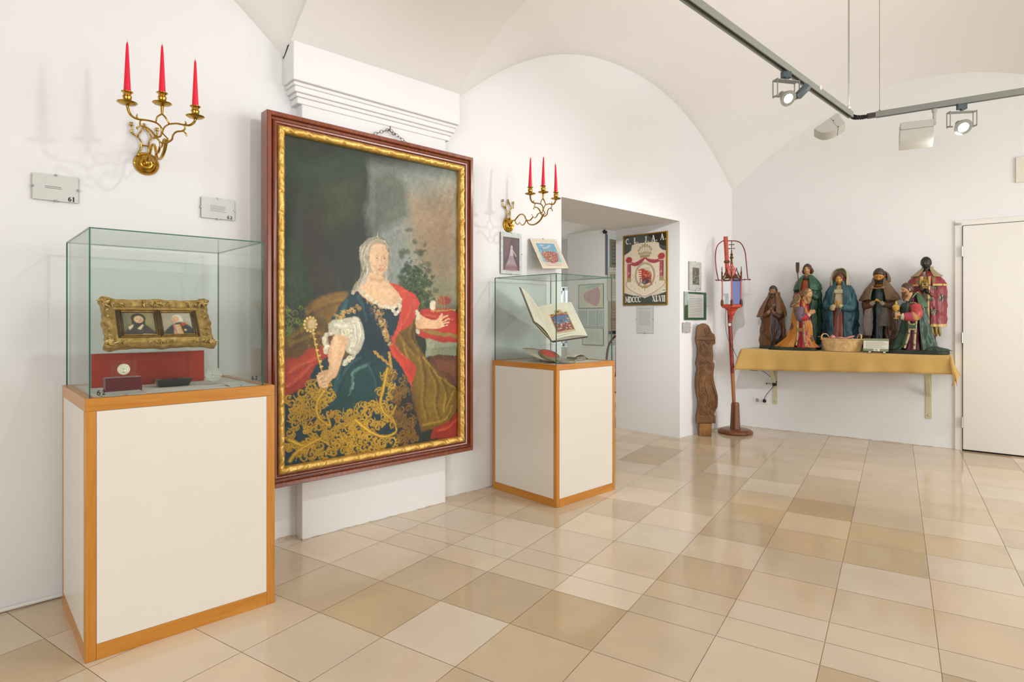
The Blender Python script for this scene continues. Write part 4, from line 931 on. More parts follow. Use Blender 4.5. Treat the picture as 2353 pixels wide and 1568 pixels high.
    c.poly([(0.4478, 0.931), (0.502, 0.9552), (0.5951, 1.0549), (0.6333, 1.1561), (0.5203, 1.1517), (0.4657, 1.0767)], '0C222C', soft=0.02, al=0.7)
    L3 = lambda q, col, w, al=0.5, sf=0.008: c.stroke(q, col, w, w*0.4, soft=sf, al=al, smooth=5)
    for q in ([(0.2919, 1.2366), (0.2257, 1.3253), (0.1612, 1.3887)], [(0.3257, 1.2228), (0.2919, 1.3304), (0.2585, 1.4054)], [(0.502, 1.2162), (0.5388, 1.3168), (0.5481, 1.4162)], [(0.5951, 1.1878), (0.6526, 1.2913), (0.6916, 1.3954)], [(0.4478, 1.1811), (0.3599, 1.2406), (0.2919, 1.3617)], [(0.3599, 0.8918), (0.3257, 0.9394), (0.3172, 0.9709)], [(0.4299, 0.8265), (0.4657, 0.8904), (0.4747, 0.9714)]):
        L3(q, '3C6E70', 0.016); L3([(a+0.016, b+0.006) for a, b in q], '071820', 0.018)
    for q in ([(0.8435, 1.1991), (0.875, 1.3232), (0.8644, 1.4624), (0.8961, 1.5886)], [(0.9175, 1.2731), (0.9715, 1.3833), (0.9606, 1.5071), (0.9935, 1.5999)], [(1.0045, 1.35), (1.0491, 1.4436), (1.0267, 1.5498)], [(0.7015, 1.057), (0.7514, 1.1264), (0.8022, 1.1799)], [(0.7919, 0.9983), (0.7817, 1.0757), (0.8435, 1.1643)]):
        L3(q, '9C7C2C', 0.018, 0.55); L3([(a+0.018, b) for a, b in q], '3E2C0C', 0.020, 0.6)
    for q in ([(0.7514, 0.7925), (0.7919, 0.8862), (0.7313, 0.9978)], [(0.6916, 0.8705), (0.7313, 0.9552), (0.6916, 1.0568)], [(0.6526, 1.0728), (0.672, 1.1239), (0.7514, 1.2121), (0.8022, 1.301)], [(0.0375, 1.2366), (0.1141, 1.1961), (0.1932, 1.1696)], [(0.0225, 1.3094), (0.0986, 1.2628), (0.1612, 1.1985)], [(0.8961, 0.9376), (1.0045, 0.9462), (1.1173, 0.9644)], [(0.9935, 1.6716), (1.0603, 1.6621), (1.1404, 1.6171)]):
        L3(q, 'E06A4C', 0.014, 0.5); L3([(a+0.004, b+0.016) for a, b in q], '7E1E14', 0.016, 0.5)
    for q in ([(0.0375, 1.1033), (0.1141, 1.0606), (0.2175, 1.0321)], [(0.1297, 0.9325), (0.1932, 0.8939), (0.3257, 0.8528)], [(0.0526, 1.0592), (0.1063, 1.0153), (0.1454, 0.9703)], [(0.2094, 0.9398), (0.2257, 1.0169), (0.1932, 1.093)]):
        L3(q, '8E6E2A', 0.016, 0.5); L3([(a+0.004, b+0.018) for a, b in q], '2E200A', 0.018, 0.5)
    c.brushy(1.2, 0.018, 5); c.brushy(2.0, 0.06, 6)
    # gold embroidery on the skirt
    P = [(0.1141, 1.3166), (0.2175, 1.3477), (0.2751, 1.3135), (0.2668, 1.4062), (0.2175, 1.4324), (0.2585, 1.4831), (0.3686, 1.5032), (0.3772, 1.4405), (0.4657, 1.4573), (0.5574, 1.4253), (0.5951, 1.3042), (0.6526, 1.2577), (0.7213, 1.3128), (0.7514, 1.4432), (0.7919, 1.5764), (0.854, 1.7058), (0.5574, 1.7057), (0.2751, 1.7264), (0.015, 1.7289), (0.0136, 1.3824)]
    def inside(u, v):
        r = False; n = len(P)
        for i in range(n):
            (x0, y0), (x1, y1) = P[i], P[(i+1) % n]
            if (y0 > v) != (y1 > v) and u < (x1-x0)*(v-y0)/(y1-y0)+x0: r = not r
        return r
    c.poly([(0.6916, 1.3615), (0.7919, 1.4556), (0.8644, 1.6898), (0.6916, 1.7171), (0.6916, 1.5647)], '2E2414', soft=0.02, al=0.85)
    pts = []; tries = 0
    while len(pts) < 150 and tries < 9000:
        tries += 1; u = rg.uniform(0.0, 0.9); v = rg.uniform(1.15, 1.72)
        if inside(u, v) and all((u-a)**2+(v-b)**2 > 0.021**2 for a, b in pts): pts.append((u, v))
    for k, (u, v) in enumerate(pts):
        dim = u > 0.66+0.0*v; r = rg.uniform(0.018, 0.032); a0 = rg.uniform(0, 6.28); hd = rg.choice([1, -1])
        c1, c2, c3 = ('6E5020', '8A6628', '4E3816') if dim else ('A07C22', 'D0A838', '6E5416')
        c.scroll(u, v, r, a0, 1.25, c3, 0.0105, hd); c.scroll(u-0.001, v-0.001, r, a0, 1.2, c1, 0.008, hd); c.scroll(u-0.002, v-0.002, r*0.97, a0, 1.0, c2, 0.0035, hd)
        for q in range(4):
            a = a0+hd*q*0.5+0.3; p0 = (u+r*0.9*math.cos(a), v+r*0.9*math.sin(a)); p1 = (u+r*1.5*math.cos(a+0.3*hd), v+r*1.5*math.sin(a+0.3*hd)); p2 = (u+r*1.7*math.cos(a+0.75*hd), v+r*1.7*math.sin(a+0.75*hd))
            c.stroke([p0, p1, p2], c1, 0.0085, 0.003, smooth=3); c.stroke([(x-0.0012, y-0.0012) for x, y in (p0, p1, p2)], c2, 0.0028, 0.0015, smooth=3)
    for a in ([(0.2257, 1.3561), (0.1852, 1.4138), (0.1932, 1.4912), (0.2585, 1.5452), (0.242, 1.4813)], [(0.6237, 1.256), (0.5951, 1.3706), (0.5762, 1.4684), (0.6333, 1.5411), (0.6818, 1.4791)], [(0.4123, 1.5321), (0.502, 1.6078), (0.5951, 1.6531), (0.6818, 1.6311), (0.6526, 1.5433)], [(0.03, 1.5909), (0.1063, 1.6317), (0.1932, 1.6137), (0.2585, 1.6539)], [(0.0375, 1.7031), (0.0831, 1.6582), (0.1612, 1.6245), (0.242, 1.5973)]):
        c.stroke(a, 'A07A20', 0.026, 0.012, smooth=6); c.stroke(a, 'D4AC3C', 0.010, 0.004, smooth=6)
    # bodice trimming
    for k in range(95):
        t = rg.random(); u0, v0 = [(0.4929, 0.8493)][0]; u1, v1 = [(0.6381, 1.1144)][0]
        wd = 0.075*(1-t)+0.012; u = u0+(u1-u0)*t+rg.uniform(-0.2, 1)*wd; v = v0+(v1-v0)*t+rg.uniform(-0.3, 0.5)*0.04
        c.scroll(u, v, rg.uniform(0.006, 0.012), rg.uniform(0, 6), 1.1, rg.choice(['B08A4E', 'C8A468', '7E6034']), 0.0035)
    for k in range(26):
        t = k/25; u0, v0 = [(0.5342, 1.1563)][0]; u1, v1 = [(0.6477, 1.249)][0]; c.scroll(u0+(u1-u0)*t, v0+(v1-v0)*t-0.006, 0.010*(1-0.4*t), k, 1.1, 'B89038', 0.0035)
        u0, v0 = [(0.6333, 1.1561)][0]; c.scroll(u0+(u1-u0)*t, v0+(v1-v0)*t, 0.009, k, 1.1, 'B89038', 0.0035)
    # sleeve: gold band, white puff and lace
    for k in range(40):
        t = rg.random(); u0, v0 = [(0.2919, 0.9552)][0]; u1, v1 = [(0.4433, 0.9108)][0]; c.scroll(u0+(u1-u0)*t, v0+(v1-v0)*t+rg.uniform(-0.02, 0.012)-0.012*t, rg.uniform(0.007, 0.013), rg.uniform(0, 6), 1.1, rg.choice(['B08A42', 'C8A25C', '8A6A30']), 0.0038)
    c.poly([(0.2668, 0.9707), (0.3257, 0.963), (0.4123, 0.9472), (0.4478, 0.9713), (0.4702, 1.0525), (0.4567, 1.1169), (0.4123, 1.1635), (0.3599, 1.1454), (0.3342, 1.0813), (0.2919, 1.049), (0.2503, 1.0249)], 'B9B7A0', soft=0.004, smooth=4)
    c.poly([(0.4035, 0.9712), (0.4478, 0.9875), (0.4657, 1.0686), (0.4299, 1.1321), (0.4035, 1.1151), (0.4123, 1.0513)], 'DCD8C2', soft=0.008, al=0.8, smooth=4)
    c.stroke([(0.2919, 0.9943), (0.3427, 1.0026), (0.3947, 0.9871)], 'DCD8C4', 0.018, 0.01, soft=0.008, smooth=4)
    c.poly([(0.2461, 1.172), (0.2585, 1.1104), (0.2919, 1.049), (0.3686, 1.0425), (0.3599, 1.1058), (0.3257, 1.2071), (0.2919, 1.2835), (0.242, 1.2801), (0.2544, 1.2189)], 'D8AE84', soft=0.003, smooth=4)
    c.stroke([(0.3003, 1.0648), (0.2919, 1.1741), (0.2751, 1.2512)], 'E6C49A', 0.03, 0.02, soft=0.012, al=0.8, smooth=4)
    for q, n in (([(0.2257, 1.0708), (0.2585, 1.0406), (0.3087, 1.0258), (0.3599, 1.0345), (0.3947, 0.9951), (0.4123, 0.9632)], 26), ([(0.3599, 1.0503), (0.4035, 1.0831), (0.386, 1.1305), (0.4035, 1.1631), (0.3686, 1.1934), (0.3427, 1.208)], 24), ([(0.2257, 1.0785), (0.242, 1.1099), (0.2297, 1.1404)], 10)):
        sp = S([(a, b, 0) for a, b in q], 6)
        for k in range(n):
            p = sp[int(k/(n-1)*(len(sp)-1))]; c.blob(p.x+rg.uniform(-.006, .006), p.y+rg.uniform(-.008, .008), 0.013, 0.011, 'CFC8AE', 0.9, hard=0.5)
        for k in range(n): p = sp[int(rg.random()*(len(sp)-1))]; c.scroll(p.x+rg.uniform(-.01, .01), p.y+rg.uniform(-.01, .01), 0.007, rg.uniform(0, 6), 1, rg.choice(['F0EAD6', '9A937A']), 0.0022)
    # near hand holding the mace
    c.stroke([(0.1612, 1.0236), (0.1932, 1.1696), (0.2297, 1.2947)], '6E5420', 0.016, 0.013); c.stroke([(0.1597, 1.0251), (0.1916, 1.171), (0.2281, 1.2961)], 'C8A248', 0.007, 0.006)
    for k in range(9):
        t = k/8; a, b = [(0.1652, 1.0389)][0]; e, f = [(0.2257, 1.279)][0]; c.blob(a+(e-a)*t, b+(f-b)*t, 0.010, 0.005, 'D8B25A')
    c.blob(*[(0.1478, 0.9893)][0], 0.036, 0.040, '9C7A3C', hard=0.7); c.blob(*[(0.1549, 0.9871)][0], 0.022, 0.026, 'C9B07A', hard=0.5)
    for k in range(12): a, b = [(0.1478, 0.9893)][0]; c.blob(a+0.034*math.cos(k*.52), b+0.038*math.sin(k*.52), 0.006, 0.006, 'E0C272')
    c.poly([(0.1852, 1.2686), (0.2175, 1.2438), (0.2585, 1.2424), (0.2877, 1.2676), (0.2668, 1.2973), (0.242, 1.3265), (0.2175, 1.3362), (0.1932, 1.3151)], 'D6AA80', soft=0.003, smooth=4)
    for a in ([(0.2175, 1.2707), (0.1932, 1.2844), (0.1868, 1.2687)], [(0.2297, 1.2947), (0.2013, 1.3003), (0.1932, 1.286)], [(0.2379, 1.3146), (0.211, 1.3164), (0.2013, 1.3042)], [(0.242, 1.3281), (0.2208, 1.3326), (0.2094, 1.324)]):
        c.stroke(a, 'E2BC92', 0.0115, 0.009, smooth=4); c.stroke([(x, y+0.006) for x, y in a], 'A87450', 0.002, smooth=4)
    c.stroke([(0.2668, 1.2585), (0.2461, 1.2726), (0.2338, 1.2911)], 'E4C096', 0.013, 0.010, smooth=4)
    # far hand, open over the cushion
    c.poly([(0.8331, 0.9291), (0.8961, 0.9552), (0.9715, 0.9686), (1.0156, 0.9282), (1.0267, 0.9372), (1.0156, 0.9732), (1.0379, 1.0003), (0.9935, 1.0224), (0.8961, 1.0212), (0.8228, 1.0159)], 'D9AE84', soft=0.003, smooth=3)
    for a in ([(1.0045, 0.9731), (1.0435, 0.9462), (1.0694, 0.9352)], [(1.0156, 0.984), (1.0491, 0.9688), (1.0807, 0.9625)], [(1.0178, 0.9957), (1.0491, 0.986), (1.0762, 0.9843)], [(1.0134, 1.0091), (1.0435, 1.0031), (1.0626, 1.0005)], [(0.988, 0.9731), (1.0045, 0.9462), (1.0178, 0.9282)]):
        c.stroke(a, 'E2BA90', 0.0105, 0.0065, smooth=3); c.stroke([(x, y+0.006) for x, y in a], 'A9744F', 0.0018, smooth=3)
    for k in range(16): a, b = [(0.8331, 0.9117)][0]; c.blob(a+rg.uniform(-.008, .008), b+k*0.0034, 0.010, 0.008, 'D8D0B8', 0.8)
    for k in range(10): a, b = [(0.8331, 1.0421)][0]; c.blob(a+rg.uniform(-.01, .01), b+rg.uniform(-.012, .012), 0.009, 0.008, 'CFC6AC', 0.8)
    # shoulders, neck, head
    c.poly([(0.4433, 0.798), (0.4929, 0.7597), (0.5481, 0.7), (0.5951, 0.6727), (0.6333, 0.7459), (0.7015, 0.811), (0.7164, 0.8701), (0.6526, 0.9006), (0.5762, 0.889), (0.502, 0.8491)], 'DDB78E', soft=0.004, smooth=4)
    c.poly([(0.4955, 0.7065), (0.5293, 0.6746), (0.6071, 0.6703), (0.6027, 0.7242), (0.6247, 0.7772), (0.6964, 0.8216), (0.6874, 0.8686), (0.5293, 0.8712), (0.4128, 0.7845), (0.4704, 0.7526)], 'DDB78E', soft=0.004, smooth=4)
    c.stroke([(0.5123, 0.7283), (0.5809, 0.7367), (0.6027, 0.7166)], 'B98A62', 0.012, 0.006, soft=0.008, al=0.6, smooth=4)
    c.stroke([(0.5481, 0.8482), (0.5951, 0.8804), (0.6526, 0.8796)], 'C49A72', 0.008, 0.004, soft=0.008, al=0.5, smooth=4)
    for q, n in (([(0.4522, 0.7977), (0.4929, 0.833), (0.5574, 0.8727), (0.6333, 0.8924), (0.6916, 0.879), (0.7134, 0.8447)], 40), ([(0.6526, 0.8964), (0.6769, 0.9299), (0.7015, 0.9128), (0.7114, 0.8787)], 16)):
        sp = S([(a, b, 0) for a, b in q], 6)
        for k in range(n): p = sp[int(k/(n-1)*(len(sp)-1))]; c.blob(p.x, p.y+rg.uniform(-.006, .006), 0.011, 0.009, rg.choice(['D8CDB0', 'E8E0CA', 'B7AB8C']), 0.85)
    # hair and long curl
    c.poly([(0.3886, 0.8147), (0.4128, 0.7623), (0.4621, 0.7082), (0.4455, 0.6346), (0.4414, 0.5754), (0.4621, 0.5291), (0.5039, 0.4954), (0.5636, 0.4824), (0.6159, 0.5006), (0.6425, 0.5524), (0.6336, 0.6225), (0.6159, 0.7467), (0.5983, 0.7168), (0.5293, 0.6897), (0.4955, 0.7065), (0.4787, 0.7523), (0.4373, 0.7836), (0.4007, 0.8217)], 'A39A84', soft=0.004, smooth=4)
    for k in range(60):
        u, v = [(0.4455, 0.5454)][0]; a = rg.uniform(0, 0.065); c.scroll(u+a*rg.uniform(0, 1), v+rg.uniform(0.0, 0.07), rg.uniform(0.006, 0.012), rg.uniform(0, 6), 0.8, rg.choice(['C6C0AE', '8A806A', 'B5AC98']), 0.003)
    for k in range(16): c.stroke([([][0] if False else ([(0.5039, 0.5067)][0][0]+0.0026*k, [(0.5039, 0.5067)][0][1]-0.004*math.sin(k/5))), ([(0.4787, 0.5651)][0][0]+0.0044*k, [(0.4787, 0.5651)][0][1]+0.004*math.cos(k/3))], rg.choice(['C9C3B2', '8E846E']), 0.002, al=0.8)
    for k in range(20):
        t = k/19; sp = S([(a, b, 0) for a, b in [(0.4787, 0.6774), (0.4455, 0.7387), (0.4128, 0.7771), (0.3966, 0.8145)]], 6); p = sp[int(t*(len(sp)-1))]; c.scroll(p.x, p.y, 0.010, k*1.3, 0.9, rg.choice(['B8AE98', '7E735C']), 0.003)
    # face, turned a little to the right
    c.poly([(0.5022, 0.5858), (0.5123, 0.5399), (0.555, 0.5174), (0.6027, 0.5248), (0.6203, 0.5618), (0.6247, 0.6154), (0.6159, 0.6621), (0.594, 0.6978), (0.5679, 0.7105), (0.5336, 0.6933), (0.5123, 0.6605)], 'E2BC94', soft=0.003, smooth=5)
    c.poly([(0.5853, 0.5415), (0.6203, 0.5618), (0.6247, 0.6231), (0.6159, 0.6621), (0.594, 0.694), (0.6027, 0.6245)], 'C89A72', soft=0.010, al=0.55, smooth=4)
    c.blob(*[(0.5395, 0.6551)][0], 0.010, 0.008, 'D08A70', 0.5, hard=0.1); c.blob(*[(0.6027, 0.6536)][0], 0.007, 0.008, 'C8806A', 0.5, hard=0.1)
    for (x, y) in [(0.5507, 0.6073), (0.6001, 0.604)]:
        c.blob(x, y, 0.0072, 0.0034, 'D8CBB8', hard=0.5); c.blob(x+0.001, y, 0.0030, 0.0032, '2E241C', hard=0.6); c.stroke([(x-0.008, y+0.001), (x, y-0.0045), (x+0.008, y+0.001)], '6E4E38', 0.0020, smooth=3); c.stroke([(x-0.010, y-0.012), (x, y-0.016), (x+0.009, y-0.012)], '9A7656', 0.0022, al=0.8, smooth=3)
    c.stroke([(0.5809, 0.5953), (0.5826, 0.622), (0.5879, 0.6423)], 'B88A64', 0.004, 0.003, soft=0.002, al=0.8, smooth=3)
    c.stroke([(0.5679, 0.6465), (0.5809, 0.6503), (0.5931, 0.6435)], 'A8704E', 0.003, 0.002, smooth=3)
    c.stroke([(0.5593, 0.6714), (0.574, 0.666), (0.5826, 0.6671), (0.5948, 0.6679)], 'B84C3E', 0.004, 0.003, smooth=3); c.stroke([(0.5653, 0.6756), (0.5792, 0.6779), (0.5896, 0.6735)], 'C8685A', 0.004, 0.003, smooth=3)
    c.stroke([(0.5507, 0.6962), (0.5722, 0.7042), (0.5914, 0.6956)], 'C49870', 0.004, soft=0.003, al=0.7, smooth=3)
    c.blob(*[(0.4913, 0.6504)][0], 0.004, 0.004, 'D8CFC0'); c.blob(*[(0.4913, 0.6767)][0], 0.005, 0.012, 'C4B8A4', hard=0.4)
    for k in range(9): a = R(200+17*k); x, y = [(0.5593, 0.5018)][0]; c.blob(x+0.034*math.cos(a), y+0.020+0.026*math.sin(a), 0.0038, 0.0038, 'C9B48A')
    c.stroke([(0.5567, 0.4792), (0.5567, 0.4617)], 'C9B48A', 0.004); c.blob(*[(0.555, 0.4817)][0], 0.006, 0.006, 'D8C69A')
    for q in ([(0.4299, 0.9632), (0.4478, 1.0359), (0.4299, 1.108)], [(0.4035, 0.9952), (0.4167, 1.0675), (0.4035, 1.1151)], [(0.3257, 0.9709), (0.3599, 0.9869), (0.4035, 0.9792)]):
        L3(q, 'F0ECDC', 0.008, 0.7, 0.004); L3([(a+0.010, b+0.002) for a, b in q], '8A8A78', 0.008, 0.6, 0.004)
    for q in ([(0.5293, 0.4931), (0.4871, 0.542), (0.4704, 0.6031), (0.4871, 0.6619)], [(0.555, 0.487), (0.4955, 0.5187), (0.4579, 0.5891), (0.4704, 0.648)], [(0.4955, 0.5075), (0.4579, 0.5444), (0.4455, 0.6049), (0.4579, 0.6636), (0.4455, 0.7239)], [(0.5722, 0.4854), (0.6159, 0.5083), (0.6336, 0.5531), (0.6318, 0.6149)], [(0.5464, 0.4931), (0.5983, 0.5021), (0.623, 0.5385)], [(0.4745, 0.6552), (0.4579, 0.7158), (0.421, 0.762), (0.4007, 0.807)], [(0.4913, 0.6692), (0.4787, 0.7298), (0.4455, 0.7759), (0.4128, 0.8066)], [(0.6203, 0.6542), (0.6159, 0.7082), (0.6159, 0.7467)]):
        for k in range(4): L3([(a+rg.uniform(-.008, .008), b+rg.uniform(-.006, .006)) for a, b in q], rg.choice(['D6D0C0', '7E765F', 'BDB5A2', '6A6350']), 0.0042, 0.75, 0.0016)
    c.stroke([(0.5022, 0.5858), (0.5106, 0.5438), (0.555, 0.5197), (0.6027, 0.5248), (0.6212, 0.5617)], '8E8468', 0.006, soft=0.004, al=0.7, smooth=5)
    c.brushy(0.8, 0.014, 7)
    c.noise(0.16, 0.12, 1); c.noise(0.12, 0.02, 2); c.noise(0.12, 0.006, 4)
    return c
cb = paint_big()
def sag(c, co):     # the canvas is slack and puckered near its upper corners
    x = co[:, 0]/PWD; z = -co[:, 2]/PHT
    k = np.exp(-((x-0.97)/0.16)**2-((z-0.1)/0.16)**2); k2 = np.exp(-((x-0.02)/0.07)**2-((z-0.2)/0.3)**2)
    co[:, 1] += 0.0016*np.sin(x*9)*np.sin(z*7)+0.003*k*np.sin(x*60+z*38)+0.003*k2*np.sin(x*40+z*9)
    return co
cb.warp = sag
cb.build('canvas', M_oil, pt, M=T(0, 0.028, 0))
# hanging chain and its wall hook
M_iron = mat('dark_brass_chain', '6B5A3C', 0.45, metal=0.8)
def links(b, p, q, n, r=0.0085):
    p = Vector(p); q = Vector(q); d = (q-p)/n; dn = d.normalized(); Ls = d.length*0.62
    for i in range(n):
        c0 = p+d*(i+0.5); side = Vector((0, 1, 0)) if i % 2 else dn.cross(Vector((0, 1, 0)))
        pts = [c0+dn*math.cos(a)*Ls+side*math.sin(a)*r for a in (2*PI*k/14 for k in range(14))]
        b.tube(pts, 0.0015, 6, closed=True)
b = B(); links(b, (0.648, 0.055, 0.171), (0.50, 0.04, 0.098), 7); links(b, (0.655, 0.055, 0.171), (0.80, 0.04, 0.092), 8); b.build('hanging_chain', M_iron, pt, smooth=60)
hk = B().tube(smoothpath([(0, 0.0, 0), (0, -0.022, 0.0), (0, -0.030, 0.010), (0, -0.024, 0.018)], 5), 0.003, 8).tube(smoothpath([(0, -0.02, 0), (0.01, -0.022, -0.012), (0.024, -0.022, -0.028), (0.034, -0.022, -0.024), (0.036, -0.022, -0.014)], 5), 0.0024, 8).build('wall_hook', M_iron)
hk.location = (1.25+0.652, -0.0752, 2.155+0.172)
tag(hk, 'small dark wall hook holding the chain above the large portrait', 'hook')

# ================================================================== brass wall sconces and their candles
M_brass = mat('polished_brass', 'C9A24C', 0.18, metal=1.0, var=0.12, vscale=30, col2='A57E2E')
M_candle = mat('red_wax_candle', 'E01838', 0.35, spec=0.4, coat=0.15)
M_wick = mat('candle_wick', 'D9CFC0', 0.8)
SC = {'left': [(-0.143, 0.141), (-0.136, 0.116), (-0.124, 0.102), (-0.106, 0.095), (-0.072, 0.097), (-0.042, 0.094), (-0.023, 0.081), (-0.019, 0.065), (-0.023, 0.044), (-0.036, 0.037), (-0.047, 0.042), (-0.059, 0.056), (-0.076, 0.067), (-0.095, 0.070), (-0.098, 0.082), (-0.095, 0.093)],
 'leafL': [(-0.108, 0.116), (-0.109, 0.104), (-0.103, 0.096)], 'hook': [(-0.106, 0.051), (-0.109, 0.059), (-0.099, 0.068)],
 'stem': [(-0.018, 0.168), (-0.018, 0.137)], 'dL': [(-0.018, 0.137), (-0.034, 0.123), (-0.039, 0.107), (-0.041, 0.095)],
 'dR': [(-0.018, 0.137), (-0.005, 0.125), (0.003, 0.112), (0.007, 0.100), (-0.008, 0.085), (-0.016, 0.066), (-0.014, 0.054), (0.005, 0.036)],
 'right': [(0.109, 0.143), (0.105, 0.130), (0.089, 0.114), (0.068, 0.109), (0.037, 0.108), (0.007, 0.099)],
 'r2': [(0.067, 0.107), (0.069, 0.094), (0.059, 0.082), (0.037, 0.074), (0.023, 0.057), (0.017, 0.035), (0.001, 0.021), (-0.008, 0.017), (-0.023, 0.017), (-0.034, 0.028), (-0.049, 0.037)],
 'r3': [(0.059, 0.082), (0.072, 0.075), (0.077, 0.063)], 'leafR': [(0.068, 0.126), (0.073, 0.120), (0.069, 0.109)]}
LY = [[(-0.027, 0.030), (-0.036, 0.036), (-0.023, 0.068), (-0.024, 0.095), (-0.036, 0.116), (-0.054, 0.126), (-0.061, 0.133), (-0.060, 0.151)],
      [(0.013, 0.037), (0.007, 0.071), (0.011, 0.104), (0.018, 0.125), (0.009, 0.147), (-0.006, 0.166), (-0.010, 0.176)],
      [(-0.010, 0.176), (-0.020, 0.152), (-0.031, 0.131), (-0.036, 0.116)], [(-0.022, 0.082), (0.008, 0.082)], [(0.018, 0.125), (0.037, 0.126), (0.043, 0.147), (0.040, 0.150)]]
CUPS = [(-0.143, 0.140), (-0.018, 0.168), (0.109, 0.142)]
CY = -0.372
def make_sconce(label, loc):
    t = thing('wall_sconce', label, 'wall sconce', loc, group='brass candle sconces')
    B().lathe([(0.053, 0), (0.053, 0.004), (0.050, 0.008), (0.044, 0.006), (0.040, 0.010), (0.036, 0.013), (0.030, 0.011), (0.026, 0.015), (0.020, 0.018), (0.014, 0.017), (0.011, 0.026), (0.012, 0.034), (0.006, 0.040), (0.0001, 0.041)], 48, M=RX(90)).build('wall_plate', M_brass, t, smooth=40)
    b = B()
    for k, q in enumerate(LY):
        P = [(x, -0.010-0.004*(i % 2), z) for i, (x, z) in enumerate(q)]
        b.tube(smoothpath(P, 6), [0.0050, 0.0042, 0.0036, 0.0046, 0.004] if k < 2 else 0.0032, 10)
    b.ball((-0.010, -0.011, 0.180), 0.006, 10, 8); b.ball((-0.022, -0.011, 0.082), 0.0045, 8, 6); b.ball((0.009, -0.011, 0.082), 0.0045, 8, 6)
    for x, z in ((-0.062, 0.155), (0.042, 0.152)): b.lathe([(0.003, 0), (0.003, 0.006), (0.010, 0.010), (0.004, 0.012), (0.004, 0.016), (0.008, 0.022), (0.008, 0.0225), (0.0001, 0.0225)], 16, (x, -0.012, z))
    b.build('lyre_bracket', M_brass, t, smooth=50)
    # swinging arm, seen from the side a scroll in the plane square to the wall
    b = B(); W = lambda y, z: (-0.004+0.006*(y/-0.34), y*1.08, z)
    b.tube(smoothpath([W(y, z) for y, z in ((-0.030, 0.004), (-0.040, 0.016), (-0.052, 0.027), (-0.070, 0.028), (-0.085, 0.040), (-0.110, 0.058), (-0.137, 0.061), (-0.160, 0.046), (-0.175, 0.018), (-0.205, 0.008), (-0.225, 0.018), (-0.235, 0.028))], 6), [0.006, 0.004, 0.0045, 0.0045, 0.0035], 8, flat=1.4)
    b.tube(smoothpath([W(y, z) for y, z in ((-0.177, 0.014), (-0.195, -0.012), (-0.220, -0.024), (-0.250, -0.026), (-0.280, -0.016), (-0.305, 0.002), (-0.322, 0.025), (-0.332, 0.036))], 6), [0.0035, 0.005, 0.005, 0.006], 8, flat=1.4)
    b.tube(smoothpath([W(y, z) for y, z in ((-0.070, 0.028), (-0.075, 0.010), (-0.088, -0.004), (-0.100, -0.006), (-0.108, 0.004))], 6), [0.004, 0.0035, 0.002], 8)
    b.tube(smoothpath([W(y, z) for y, z in ((-0.176, 0.016), (-0.160, -0.008), (-0.140, -0.018), (-0.122, -0.006), (-0.112, 0.010))], 6), [0.004, 0.0035, 0.002], 8)
    b.tube(smoothpath([W(y, z) for y, z in ((-0.322, 0.025), (-0.300, 0.046), (-0.280, 0.042), (-0.262, 0.022), (-0.240, 0.026), (-0.225, 0.050))], 6), [0.004, 0.0038, 0.002], 8)
    b.build('swing_arm', M_brass, t, smooth=50)
    b = B(); CW_ = {'left': [0.0055, 0.0045, 0.0035, 0.0035, 0.0045, 0.0035, 0.0028], 'right': [0.0055, 0.0045, 0.0035], 'r2': [0.003, 0.004, 0.0035, 0.0045, 0.0035, 0.004], 'stem': [0.007, 0.004]}
    for k, q in SC.items():
        P = [(x, CY+0.003*math.sin(i), z) for i, (x, z) in enumerate(q)]
        b.tube(smoothpath(P, 6), CW_.get(k, [0.0035, 0.0028] if k in ('dL', 'dR') else [0.0014, 0.0034, 0.0028]), 8, flat=1.3)
    b.build('branches', M_brass, t, smooth=50)
    for x, z in CUPS:
        b = B().lathe([(0.0001, 0.001), (0.006, 0.0), (0.012, 0.005), (0.030, 0.008), (0.037, 0.013), (0.0365, 0.0145), (0.030, 0.011), (0.012, 0.0095), (0.0055, 0.012), (0.005, 0.016), (0.011, 0.019), (0.0150, 0.027), (0.0158, 0.036), (0.0175, 0.0375), (0.0150, 0.040), (0.0135, 0.047), (0.017, 0.0535), (0.0215, 0.0555), (0.0215, 0.057), (0.0122, 0.0555), (0.0115, 0.050), (0.0001, 0.048)], 32, (x, CY, z))
        b.build('candle_holder', M_brass, t, smooth=40)
    return t
def candle(loc, lean, label, grp):
    t = thing('taper_candle', label, 'candle', loc, group=grp)
    n = 14; rings = []; H = 0.214
    for k in range(n+1):
        q = k/n; r = 0.0112*(1-q)**0.55*(0.62+0.38*(1-q))+0.0026*(q < 0.97); z = H*q
        rings.append([(lean[0]*q*q+r*math.cos(a), lean[1]*q*q+r*math.sin(a), z) for a in (2*PI*j/20 for j in range(20))])
    B().loft(rings).build('wax_body', M_candle, t, smooth=60)
    B().tube([(lean[0]*0.98, lean[1]*0.98, H*0.985), (lean[0]-0.001, lean[1], H+0.006), (lean[0]-0.003, lean[1], H+0.012)], 0.0008, 6).build('wick', M_wick, t)
    return t
for (sx, sz, where, lean) in ((0.656, 1.919, 'on the left sconce, above the large glass case', (0.0, 0.0)), (2.956, 1.878, 'on the right sconce, beside the passage', (0.012, 0.008))):
    make_sconce('three-armed brass candle sconce '+('above the large glass case at the left' if sx < 1 else 'between the big portrait and the passage'), (sx, 0, sz))
    for (cx, cz), nm in zip(CUPS, ('leftmost', 'middle', 'rightmost')):
        candle((sx+cx, CY, sz+cz+0.0495), (lean[0]*(1 if cx < 0.1 else 0.3), lean[1]), nm+' red taper candle '+where, 'red taper candles')

